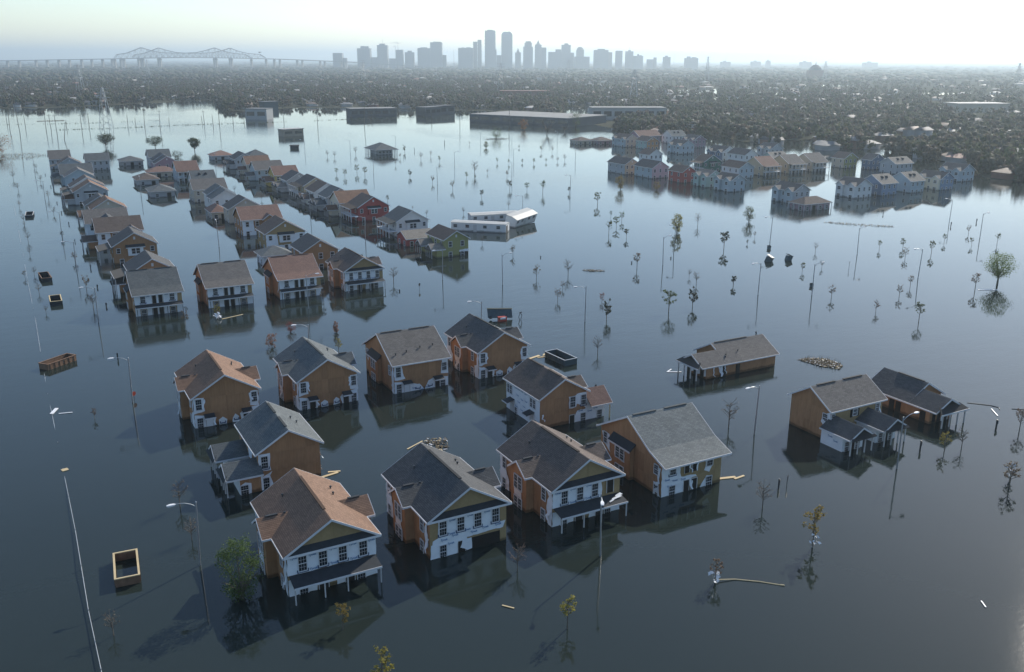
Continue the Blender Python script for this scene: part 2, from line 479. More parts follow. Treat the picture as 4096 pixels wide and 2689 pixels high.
def roof_vent(root, x, y, z):
    def mk():
        b = MB(); b.tube((0, 0, -0.25), (0, 0, 0.22), 0.07, 0.07, 7); b.tube((0, 0, 0.22), (0, 0, 0.34), 0.14, 0.12, 7)
        me = b.mesh('vent_pipe'); me.materials.append(DKMETAL); return me
    obj('vent_pipe', cached('vent', mk), None, root, (x, y, z))

def shell(root, x0, x1, y0, y1, prof, axis, m, zb=-0.9, inset=0.0, name='wall'):
    """the storey walls of one block up to the underside of its roof"""
    b = MB(); i = inset
    X0, X1, Y0, Y1 = x0 + i, x1 - i, y0 + i, y1 - i
    def top(t): return prof_z(prof, t) - 0.17
    lo, hi = (X0, X1) if axis == 'y' else (Y0, Y1)
    ts = sorted({lo, hi} | {t for t, _ in prof if lo < t < hi})
    def wall(fix, rev):
        ring = [(lo, zb), (hi, zb)] + [(t, top(t)) for t in reversed(ts)]
        pts = [((t, fix, z) if axis == 'y' else (fix, t, z)) for t, z in ring]
        b.poly(pts[::-1] if rev else pts)
    if axis == 'y':
        wall(Y0, False); wall(Y1, True)
        for x, r in ((X0, True), (X1, False)):
            p = [(x, Y0, zb), (x, Y1, zb), (x, Y1, top(x)), (x, Y0, top(x))]; b.poly(p[::-1] if r else p)
    else:
        wall(X0, True); wall(X1, False)
        for y, r in ((Y0, False), (Y1, True)):
            p = [(X0, y, zb), (X1, y, zb), (X1, y, top(y)), (X0, y, top(y))]; b.poly(p[::-1] if r else p)
    return obj(name, b, m, root)

def panels(root, face, plane, a0, a1, topf, breaks=(), m=None, zb=-0.9, rows=(1.95, 4.4), th=0.022, step=1.22, holes=(), seed=0, name='sheathing_panel', ztop=None):
    """sheathing boards nailed side by side over one wall, each its own board; topf(a) = roof height above a"""
    m = m or SHEATH; rng = random.Random(seed)
    xs = [a0]
    while xs[-1] + step < a1 - 0.15: xs.append(xs[-1] + step)
    xs.append(a1); xs = sorted(set(xs) | {t for t in breaks if a0 < t < a1})
    for p, q in zip(xs, xs[1:]):
        zs = [zb] + list(rows) + [99]
        for r0, r1 in zip(zs, zs[1:]):
            tp, tq = min(r1, topf(p)), min(r1, topf(q))
            if ztop: tp, tq = min(tp, ztop), min(tq, ztop)
            if max(tp, tq) <= r0 + 0.03: continue
            tp, tq = max(tp, r0), max(tq, r0)
            if any(h[0] < (p + q) / 2 < h[1] and h[2] < (r0 + min(r1, max(tp, tq))) / 2 < h[3] for h in holes): continue
            g = 0.008; e = th + rng.uniform(0, 0.006)
            def mk(P=p, Q=q, TP=tp, TQ=tq, B=r0, E=e):
                b = MB()
                ring = [(P + g, B + g), (Q - g, B + g), (Q - g, TQ - g), (P + g, TP - g)]
                if TP <= B + 0.02: ring = ring[:3]
                elif TQ <= B + 0.02: ring = [ring[0], ring[1], ring[3]]
                pts = [(*on_wall(face, 0, a, 0), z) for a, z in ring]
                nrm = {'-y': (0, -E, 0), '+y': (0, E, 0), '-x': (-E, 0, 0), '+x': (E, 0, 0)}[face]
                if face in ('-y', '+x'): pts = pts[::-1]
                b.prism(pts[::-1] if face in ('-y', '+x') else pts, nrm)
                return b.mesh(name)
            if abs(tp - r1) < 1e-6 and abs(tq - r1) < 1e-6:
                # full boards of one size share a mesh
                key = ('panel', face, round(q - p, 3), r0, r1, id(m), name)
                if key not in CACHE: CACHE[key] = mk(0.0, q - p)
                me = CACHE[key]; A = p
            else:
                me = mk(0.0, q - p); A = p
            loc = (A, plane, 0) if face in ('-y', '+y') else (plane, A, 0)
            obj(name, me, m, root, loc)

def canopy(root, face, plane, a, z, w=1.4, d=1.1, drop=0.35, m=None):
    """little shed roof over a door with its side cheeks"""
    def mk():
        b = MB(); b.prism([(-w / 2, 0, 0), (w / 2, 0, 0), (w / 2, -d, -drop), (-w / 2, -d, -drop)], (0, 0, -0.1)); me = b.mesh('canopy_roof'); me.materials.append(m or FELT); return me
    def mt():
        b = MB(); b.box(-w / 2 - 0.04, -d - 0.05, -drop - 0.16, w / 2 + 0.04, -d - 0.004, -drop + 0.02); b.box(-w / 2 - 0.05, -d, -drop - 0.14, -w / 2 - 0.004, 0, -drop - 0.08); b.box(w / 2 + 0.004, -d, -drop - 0.14, w / 2 + 0.05, 0, -drop - 0.08); me = b.mesh('canopy_trim'); me.materials.append(TRIM); return me
    x, y = on_wall(face, plane, a, 0.03)
    o = obj('canopy_roof', cached(('can', w, d, drop, id(m)), mk), None, root, (x, y, z), FACE_ROT[face])
    obj('canopy_trim', cached(('cant', w, d, drop), mt), None, o)

def shed(root, pts, m, th=0.12, name='porch_roof', trim=True):
    """sloping slab; pts = wall-left, wall-right, eave-right, eave-left corners"""
    b = MB(); b.prism(pts, (0, 0, -th)); 
    o = obj(name, b, m, root)
    if trim:
        p, q = Vector(pts[3]), Vector(pts[2]); out = (p - Vector(pts[0])); out.z = 0; out.normalize()
        t = MB(); t.prism([tuple(p + out * 0.005 + Vector((0, 0, 0.02))), tuple(q + out * 0.005 + Vector((0, 0, 0.02))), tuple(q + out * 0.005 + Vector((0, 0, -0.2))), tuple(p + out * 0.005 + Vector((0, 0, -0.2)))], tuple(out * 0.05))
        obj('fascia_board', t, TRIM, root)
    return o

def post(root, x, y, z1, r=0.07, m=None, name='porch_post'):
    def mk():
        b = MB(); b.box(-r, -r, -0.9, r, r, z1); me = b.mesh(name); me.materials.append(m or TRIMD); return me
    obj(name, cached(('post', r, round(z1, 2), id(m), name), mk), None, root, (x, y, 0))

def hip(root, x0, x1, y0, y1, ze, zr, m, ov=0.5, th=0.14, name='roof', ridge=None, trim=True):
    """hipped roof; ridge along the longer side"""
    X0, X1, Y0, Y1 = x0 - ov, x1 + ov, y0 - ov, y1 + ov
    w, d = X1 - X0, Y1 - Y0
    if w >= d: r0, r1 = (X0 + d / 2, (Y0 + Y1) / 2), (X1 - d / 2, (Y0 + Y1) / 2)
    else: r0, r1 = ((X0 + X1) / 2, Y0 + w / 2), ((X0 + X1) / 2, Y1 - w / 2)
    if ridge: r0, r1 = ridge
    A, B, C, D = (X0, Y0, ze), (X1, Y0, ze), (X1, Y1, ze), (X0, Y1, ze); E, F = (*r0, zr), (*r1, zr)
    b = MB()
    def face(pts):
        p = [Vector(q) for q in pts]; u = (p[1] - p[0]).normalized(); n = (p[1] - p[0]).cross(p[2] - p[0]).normalized(); v = n.cross(u)
        b.poly(pts, [((q - p[0]).dot(u), (q - p[0]).dot(v)) for q in p])
    if w >= d: face([A, B, F, E]); face([B, C, F]); face([C, D, E, F]); face([D, A, E])
    else: face([A, B, E]); face([B, C, F, E]); face([C, D, F]); face([D, A, E, F])
    dn = lambda p: (p[0], p[1], p[2] - th)
    for p, q in ((A, B), (B, C), (C, D), (D, A)): b.poly([q, p, dn(p), dn(q)][::-1])
    b.poly([dn(D), dn(C), dn(B), dn(A)])
    o = obj(name, b, m, root)
    if trim:
        t = MB()
        for p, q, dx, dy in ((A, B, 0, -1), (B, C, 1, 0), (C, D, 0, 1), (D, A, -1, 0)):
            p1, q1 = (p[0] + dx * 0.004, p[1] + dy * 0.004, ze + 0.01), (q[0] + dx * 0.004, q[1] + dy * 0.004, ze + 0.01)
            t.prism([p1, q1, (q1[0], q1[1], ze - 0.2), (p1[0], p1[1], ze - 0.2)], (dx * 0.04, dy * 0.04, 0))
        obj('fascia_board', t, TRIM, root)
    return o

# ---------------------------------------------------------------- water, ground
def water_material():
    m, t, b = _nt('flood_water')
    N, L = t.nodes.new, t.links.new
    ge = N('ShaderNodeNewGeometry')
    # silt: muddy brown-green body, a little patchy
    n0 = N('ShaderNodeTexNoise'); n0.inputs['Scale'].default_value = 0.02; n0.inputs['Detail'].default_value = 4
    L(ge.outputs['Position'], n0.inputs['Vector'])
    mx = N('ShaderNodeMix'); mx.data_type = 'RGBA'
    mx.inputs['A'].default_value = (0.015, 0.023, 0.021, 1); mx.inputs['B'].default_value = (0.023, 0.031, 0.027, 1)
    L(n0.outputs['Fac'], mx.inputs['Factor']); L(mx.outputs['Result'], b.inputs['Base Color'])
    b.inputs['IOR'].default_value = 1.333
    b.inputs['Specular IOR Level'].default_value = 0.5
    # wind: calm and ruffled stretches
    wd = N('ShaderNodeTexNoise'); wd.inputs['Scale'].default_value = 0.009; wd.inputs['Detail'].default_value = 3; wd.inputs['Distortion'].default_value = 0.6
    mp = N('ShaderNodeMapping'); mp.inputs['Scale'].default_value = (1.0, 0.45, 1.0); mp.inputs['Location'].default_value = (31.0, 12.0, 0)
    L(ge.outputs['Position'], mp.inputs['Vector']); L(mp.outputs[0], wd.inputs['Vector'])
    mr = N('ShaderNodeMapRange'); mr.inputs[1].default_value = 0.42; mr.inputs[2].default_value = 0.66; mr.inputs[3].default_value = 0.12; mr.inputs[4].default_value = 1.0
    L(wd.outputs['Fac'], mr.inputs[0])
    # ripples, two sizes
    m2 = N('ShaderNodeMapping'); m2.inputs['Rotation'].default_value = (0, 0, R(25)); m2.inputs['Scale'].default_value = (1.0, 2.2, 1.0)
    L(ge.outputs['Position'], m2.inputs['Vector'])
    r1 = N('ShaderNodeTexNoise'); r1.inputs['Scale'].default_value = 0.9; r1.inputs['Detail'].default_value = 3; r1.inputs['Roughness'].default_value = 0.6
    L(m2.outputs[0], r1.inputs['Vector'])
    r2 = N('ShaderNodeTexNoise'); r2.inputs['Scale'].default_value = 0.16; r2.inputs['Detail'].default_value = 2
    L(m2.outputs[0], r2.inputs['Vector'])
    ad = N('ShaderNodeMath'); ad.operation = 'MULTIPLY_ADD'; ad.inputs[1].default_value = 1.6
    L(r2.outputs['Fac'], ad.inputs[0]); L(r1.outputs['Fac'], ad.inputs[2])
    bp = N('ShaderNodeBump'); bp.inputs['Distance'].default_value = 0.05
    ms = N('ShaderNodeMath'); ms.operation = 'MULTIPLY'; ms.inputs[1].default_value = 0.5; L(mr.outputs[0], ms.inputs[0])
    L(ms.outputs[0], bp.inputs['Strength']); L(ad.outputs[0], bp.inputs['Height'])
    L(bp.outputs[0], b.inputs['Normal'])
    rr = N('ShaderNodeMath'); rr.operation = 'MULTIPLY_ADD'; rr.inputs[1].default_value = 0.06; rr.inputs[2].default_value = 0.025
    L(mr.outputs[0], rr.inputs[0]); L(rr.outputs[0], b.inputs['Roughness'])
    return m
b = MB(); S_ = 27000.0
b.poly([(-S_, -S_, 0), (S_, -S_, 0), (S_, S_, 0), (-S_, S_, 0)])
obj('water', b, water_material(), kind='structure')

def polar(x, y): return math.degrees(math.atan2(x, y)), math.hypot(x, y)
SHORE = [(-60, 1400), (-20, 1250), (-2.4, 1178), (-0.11, 1155), (2.3, 1145), (4.81, 1156), (8.77, 1242), (10.83, 1275), (11.34, 1035), (12.87, 1000), (15.03, 1075), (18.68, 1077), (21.66, 1029), (26.2, 1007), (31.53, 943), (33.52, 781), (35.05, 727), (36.27, 669), (38.37, 674), (42.8, 634), (45.7, 579), (49.81, 606), (52.52, 541), (54.45, 537), (55.82, 458), (59.98, 468), (75, 500), (110, 700)]
def shore_r(az): return float(np.interp(az, [s[0] for s in SHORE], [s[1] for s in SHORE]))
PONDS = [[(457.3, 467.4), (489.6, 462.8), (435.9, 408.2), (407.9, 408.0)], [(494.0, 430.0), (552.0, 446.1), (618.7, 435.5), (604.4, 420.4), (493.5, 379.6), (460.4, 388.9)], [(1047, 1343), (1186, 1379), (1010, 1173), (929, 1185)], [(727, 926), (797, 924), (705, 818), (654, 829)], [(1130, 1224), (1198, 1223), (1092, 1114), (1032, 1117)], [(552, 900), (595, 905), (431, 651), (462, 749)], [(1061, 950), (1110, 957), (1040, 896), (1002, 896)], [(1188, 1788), (1230, 1820), (1090, 1613), (1065, 1603)], [(338, 952), (400, 935), (373, 873), (315, 886)],
         [(520, 640), (600, 660), (640, 600), (560, 570)], [(700, 560), (820, 600), (840, 560), (720, 530)], [(900, 720), (1010, 760), (1040, 720), (930, 690)], [(860, 1050), (960, 1080), (960, 1010), (870, 990)], [(1500, 1500), (1700, 1560), (1690, 1450), (1520, 1400)], [(1300, 1050), (1420, 1080), (1420, 1020), (1310, 1000)]]
def in_poly(x, y, P):
    c = False; j = len(P) - 1
    for i in range(len(P)):
        if (P[i][1] > y) != (P[j][1] > y) and x < (P[j][0] - P[i][0]) * (y - P[i][1]) / (P[j][1] - P[i][1]) + P[i][0]: c = not c
        j = i
    return c
def ponded(x, y): return any(in_poly(x, y, p) for p in PONDS)

from mathutils import noise as mnoise
def ground_sheet():
    azs = np.concatenate([np.linspace(-60, -6, 20), np.linspace(-4, 62, 210), np.linspace(64, 110, 20)])
    rs = np.concatenate([np.geomspace(430, 2500, 130), np.geomspace(2600, 26000, 30)])
    v = []; 
    for a in azs:
        s, c = math.sin(R(a)), math.cos(R(a)); rs0 = shore_r(a)
        for r in rs:
            x, y = r * s, r * c
            t = (r - rs0) / 45.0; t = max(-1.0, min(1.0, t))
            n = mnoise.noise(Vector((x * 0.011, y * 0.011, 0.3))) + 0.5 * mnoise.noise(Vector((x * 0.037, y * 0.037, 2.0)))
            wetness = -0.1 + 0.3 * min(1, max(0, (a - 20) / 30)) 
            z = 0.55 * t + 0.35 * n - wetness * 0.6
            if r < rs0 - 25: z = -0.6
            if r < 2600 and ponded(x, y): z = -0.5
            if r > 5000: z = max(z, 0.3)
            v.append((x, y, z))
    nr = len(rs); f = []
    for i in range(len(azs) - 1):
        for j in range(nr - 1):
            k = i * nr + j
            if max(v[k][2], v[k + 1][2], v[k + nr][2], v[k + nr + 1][2]) < -0.35: continue
            f.append((k, k + nr, k + nr + 1, k + 1))
    me = bpy.data.meshes.new('ground'); me.from_pydata(v, [], f)
    return me
GROUND = mat('ground_soil', (0.075, 0.075, 0.055), 1.0, 0.3, 0.02, spec=0.0)
obj('ground', ground_sheet(), GROUND, kind='structure')

# ---------------------------------------------------------------- the two-storey houses near the camera, still in sheathing and wrap
def bay(root, x_in, x_out, y0, y1, ze, zr, roofm, face, wallm=None, reach=2.6, win=True, base=True):
    """two-storey bay with its own little gable, standing out from a side wall"""
    s = -1 if face == '-x' else 1
    yc = (y0 + y1) / 2; prof = [(y0 - 0.35, ze), (yc, zr), (y1 + 0.35, ze)]
    xa, xb = sorted((x_out + s * 0.35, x_in - s * reach))
    xw0, xw1 = sorted((x_out, x_in - s * 0.1))
    shell(root, xw0, xw1, y0, y1, prof, 'x', wallm or SHEATH, inset=0.03, name='bay_wall')
    roof_sweep(root, prof, 'x', xa, xb, roofm, name='bay_roof')
    roof_trim(root, prof, 'x', xa, xb, ends=(s < 0, s > 0))
    ridge_vent(root, 'x', yc, zr, *sorted((x_out - s * 0.6, x_out - s * 1.9)))
    if face == '-x':
        panels(root, '-x', x_out + 0.03, y0, y1, lambda t: prof_z(prof, t) - 0.18, breaks=(yc,), m=wallm or SHEATH, seed=int(y0 * 10))
        panels(root, '-y', y0 + 0.03, xw0, xw1 - 0.1, lambda t: ze + 0.05, m=wallm or SHEATH)
        if win:
            for a in (-0.5, 0.5):
                window(root, '-x', x_out, yc + a, 3.25, 0.8, 1.7); window(root, '-x', x_out, yc + a, 0.45, 0.8, 1.7)

def gable_house(name, label, x, y, W, D, ze, zr, roof, group, cat='house', ochre_front=True):
    root = thing(name, label, cat, (x, y, 0), group=group)
    return root

def model_f(label, x, y, roof, front=True, porch=True, seed=1, wraps=None, W=9.35, D=12.75):
    """gabled two-storey house with side bays; the front has a skirt roof across the gable, the rear is plain"""
    rng = random.Random(seed)
    root = thing('house', label, 'house', (x, y, 0), group='flooded houses under construction')
    ze, zr, ov = 4.72, 7.75, 0.45
    xc = W / 2; prof = [(-ov, ze), (xc, zr), (W + ov, ze)]
    rm = SH[roof]
    shell(root, 0, W, 0, D, prof, 'y', SHEATH, inset=0.03)
    roof_sweep(root, prof, 'y', -ov, D + ov, rm)
    roof_trim(root, prof, 'y', -ov, D + ov)
    ridge_vent(root, 'y', xc, zr, 2.0, D - 2.0, rm)
    top = lambda t: prof_z(prof, t) - 0.18
    panels(root, '-x', 0.03, 0, D, lambda t: top(0), seed=seed, rows=(1.95, 4.4))
    bay(root, 0, -1.05, 4.4, 8.1, 4.72, 6.2, rm, '-x')
    bay(root, W, W + 1.05, 4.3, 8.0, 4.72, 6.2, rm, '+x')
    for vx, vy in ((W - 1.9, 7.8 + rng.random()), (W - 1.6, 9.0 + rng.random()), (1.6, 6.2), (2.3, 9.6)): roof_vent(root, vx, vy, prof_z(prof, vx))
    if front:
        panels(root, '-y', 0.03, 0, W, top, breaks=(xc,), m=OCHRE, seed=seed + 5, step=0.61 if False else 1.22, rows=(1.95, 4.6))
        b = MB(); zt = 5.4; x0, x1 = -ov + (zt - ze) / ((zr - ze) / (xc + ov)) , W + ov - (zt - ze) / ((zr - ze) / (xc + ov))
        b.prism([(-ov + 0.1, -ov, ze - 0.02), (W + ov - 0.1, -ov, ze - 0.02), (x1 - 0.1, 0.02, zt - 0.05), (x0 + 0.1, 0.02, zt - 0.05)], (0, 0, -0.1))
        obj('skirt_roof', b, FELT, root)
        b = MB(); b.box(-ov + 0.05, -ov - 0.055, ze - 0.22, W + ov - 0.05, -ov - 0.004, ze + 0.02); obj('fascia_board', b, TRIM, root)
        wx = [1.53, 3.65, 5.73, 7.92]
        dead = {'F2': (7.92,)}.get(wraps, ())
        for a in wx:
            if a in dead: doorway(root, '-y', 0, a, 2.6, 4.3, 0.9); continue
            window(root, '-y', 0, a, 3.45, 0.82, 1.62, off=0.08); tape(root, '-y', 0, a, 2.5, 0.82, off=0.11)
        hi = {'F0': [[(-0.02, 2.36), (W, 2.36), (W, 4.66), (-0.02, 4.66)]],
              'F1': [[(0.9, 2.3), (W - 1.0, 2.35), (W - 1.0, 4.66), (1.0, 4.66)], [(0.2, 1.55), (8.9, 1.75), (9.2, 2.55), (0.9, 2.4), (0.3, 2.2)], [(-0.05, -0.8), (3.2, -0.8), (3.25, 1.45), (4.4, 1.4), (4.3, 1.75), (0.1, 1.7)], [(3.6, 0.6), (4.4, 0.1), (5.0, 0.2), (4.9, 1.5), (3.8, 1.5)]],
              'F2': [[(-0.02, 2.36), (6.6, 2.36), (6.8, 3.2), (6.6, 4.66), (-0.02, 4.66)]],
              'M4': [[(-0.02, 2.36), (8.3, 2.36), (8.5, 4.66), (-0.02, 4.66)]]}[wraps]
        for k, p in enumerate(hi): wrap(root, '-y', 0, p, seed * 10 + k, jit=0.05, bulge=0.03, off=0.035 + 0.03 * k)
        sp = [(0.7, 4.25), (2.55, 4.2), (4.7, 4.3), (6.8, 4.25), (8.8, 4.2), (2.6, 2.62), (4.75, 2.68), (6.85, 2.6)]
        if wraps == 'F1': sp = [(2.6, 4.2), (4.75, 4.25), (6.85, 4.2), (1.6, 2.05), (2.9, 2.3), (5.2, 2.15), (6.6, 2.35), (8.2, 2.3), (4.4, 2.6), (2.4, 1.45), (2.5, 2.6)]
        if wraps == 'F2': sp = [(0.6, 4.2), (2.6, 4.3), (4.8, 4.25), (2.6, 2.62), (4.75, 2.66)]
        lettering(root, '-y', 0, sp, off=0.16)
        if porch:
            za, zb_, dd = 2.33, 1.95, 1.95
            shed(root, [(0.12, -0.05, za), (W - 0.12, -0.05, za), (W - 0.1, -dd, zb_), (0.1, -dd, zb_)], FELT)
            for px in (0.2, 3.2, 5.6, W - 0.2): post(root, px, -dd + 0.15, zb_ - 0.12, 0.06)
            for k, (a0, a1) in enumerate(((-0.02, 2.9), (5.0, 5.9), (8.1, W))):
                wrap(root, '-y', 0, [(a0, 0.0), (a1, 0.05), (a1, 1.85), (a0, 1.85)], seed * 10 + 6 + k, jit=0.05)
            for a in (3.6, 6.4): doorway(root, '-y', 0, a, -0.9, 1.55, 0.95, off=0.06)
            for a in (1.5, 7.6): window(root, '-y', 0, a, 0.6, 0.82, 1.62, off=0.08)
            if wraps == 'F2':
                for k, (px, py, w_, h_) in enumerate(((7.6, -1.2, 1.4, 0.5), (8.3, -0.9, 1.0, 0.6), (7.0, -1.5, 0.7, 0.4))):
                    b = MB(); zz = za - (za - zb_) * (-py / dd)
                    b.poly([(px, py, zz + 0.1), (px + w_, py + 0.15, zz + 0.22), (px + w_ * 0.9, py + h_, zz + 0.25), (px + 0.1, py + h_ * 0.8, zz + 0.08)])
                    obj('torn_wrap', b, WRAP, root)
        else:
            window(root, '-y', 0, 1.5, 0.62, 0.75, 1.6, off=0.09)
            doorway(root, '-y', 0, 3.75, -0.9, 1.35, 0.9, off=0.05)
            b = MB(); b.box(4.9, -0.06, -0.9, 8.5, -0.02, 1.4); obj('garage_opening_shade', b, DARK, root)  # flat dark panel on the wall, shade of the open garage painted in
        wrap(root, '-x', 0, [(-0.02, -0.6), (0.9, 0.2), (1.3, 2.2), (0.8, 3.6), (1.2, 4.5), (-0.02, 4.55)] if wraps != 'F1' else [(0.3, 1.3), (1.1, 1.6), (1.2, 3.4), (0.5, 4.2)], seed * 10 + 8, bulge=0.1)
        window(root, '-x', 0, 1.9, 3.45, 0.82, 1.6, off=0.07); window(root, '-x', 0, 2.0, 0.6, 0.82, 1.6, off=0.07)
        flap(root, '-x', 0, 0.6, 2.4, 0.9, 1.6, seed, 0.4)
    else:
        panels(root, '-y', 0.03, 0, W, top, breaks=(xc,), seed=seed + 5)
        # corner windows in rags of wrap, doors under small canopies
        wrap(root, '-y', 0, [(-0.02, 2.2), (1.5, 2.5), (1.35, 3.6), (1.55, 4.5), (-0.02, 4.6)], seed * 10)
        wrap(root, '-y', 0, [(-0.02, -0.8), (2.6, -0.8), (2.9, 0.8), (2.6, 1.4), (0.9, 1.9), (-0.02, 2.1)], seed * 10 + 1)
        wrap(root, '-y', 0, [(8.15, 2.2), (W + 0.02, 2.0), (W + 0.02, 4.4), (8.3, 4.5), (8.0, 3.6)], seed * 10 + 2)
        wrap(root, '-y', 0, [(6.5, 1.2), (7.4, 1.9), (W + 0.02, 2.0), (W + 0.02, -0.6), (6.8, -0.6)], seed * 10 + 3)
        wrap(root, '-y', 0, [(3.2 + rng.random() * .3, -0.6), (4.4, -0.6), (4.5, 0.7), (4.0, 1.15), (3.3, 0.7)], seed * 10 + 4, bulge=0.12)
        wrap(root, '-y', 0, [(5.3, -0.2), (6.4, 0.1), (6.3, 0.9), (5.8, 1.3), (5.4, 0.8)], seed * 10 + 5, bulge=0.12)
        window(root, '-y', 0, 0.72, 3.6, 0.8, 1.6, off=0.08); window(root, '-y', 0, 0.72, 0.7, 0.8, 1.55, off=0.08)
        window(root, '-y', 0, 8.75, 3.5, 0.75, 1.5, off=0.08); window(root, '-y', 0, 8.7, 0.6, 0.75, 1.5, off=0.08)
        tape(root, '-y', 0, 3.9, 0.2, 0.5, off=0.16); tape(root, '-y', 0, 5.9, 0.35, 0.4, off=0.16)
        canopy(root, '-y', 0, 2.05, 2.0, 1.5, 1.1); canopy(root, '-y', 0, 7.5, 1.95, 1.5, 1.1)
        doorway(root, '-y', 0, 2.05, -0.9, 1.3, 0.9, off=0.09, m=WRAP if seed % 2 else DARK); doorway(root, '-y', 0, 7.4, -0.9, 1.25, 0.85, off=0.09)
        for k, (a, z) in enumerate(((1.45, 4.3), (2.7, 1.5), (8.2, 4.2))): flap(root, '-y', 0, a, z, 0.4, 1.3, seed + k, 0.35)
        wrap(root, '-x', 0, [(0.0, -0.6), (1.5, -0.2), (1.6, 2.0), (0.6, 2.3), (0.7, 4.4), (0, 4.5)], seed * 10 + 6, bulge=0.1)
        window(root, '-x', 0, 2.3, 3.5, 0.8, 1.6, off=0.07); window(root, '-x', 0, 2.4, 0.6, 0.8, 1.6, off=0.07)
        flap(root, '-x', -1.05, 6.2, 2.2, 1.1, 1.9, seed + 9, 0.3); flap(root, '-x', -1.05, 5.0, 4.2, 0.5, 2.6, seed + 8, 0.2)
    # rags on the far-back corner of the side wall and on the bay
    wrap(root, '-x', 0, [(D - 2.2, -0.4), (D, -0.5), (D, 4.4), (D - 1.2, 4.4), (D - 1.6, 2.6), (D - 2.4, 1.4)], seed * 10 + 7, bulge=0.12)
    window(root, '-x', 0, D - 1.1, 3.5, 0.8, 1.5, off=0.08); window(root, '-x', 0, D - 1.1, 0.6, 0.8, 1.5, off=0.08)
    wrap(root, '-x', -1.05, [(5.4, 1.4), (7.2, 1.5), (7.3, 2.6), (6.6, 2.35), (5.5, 2.45)], seed * 10 + 9, bulge=0.06)
    return root

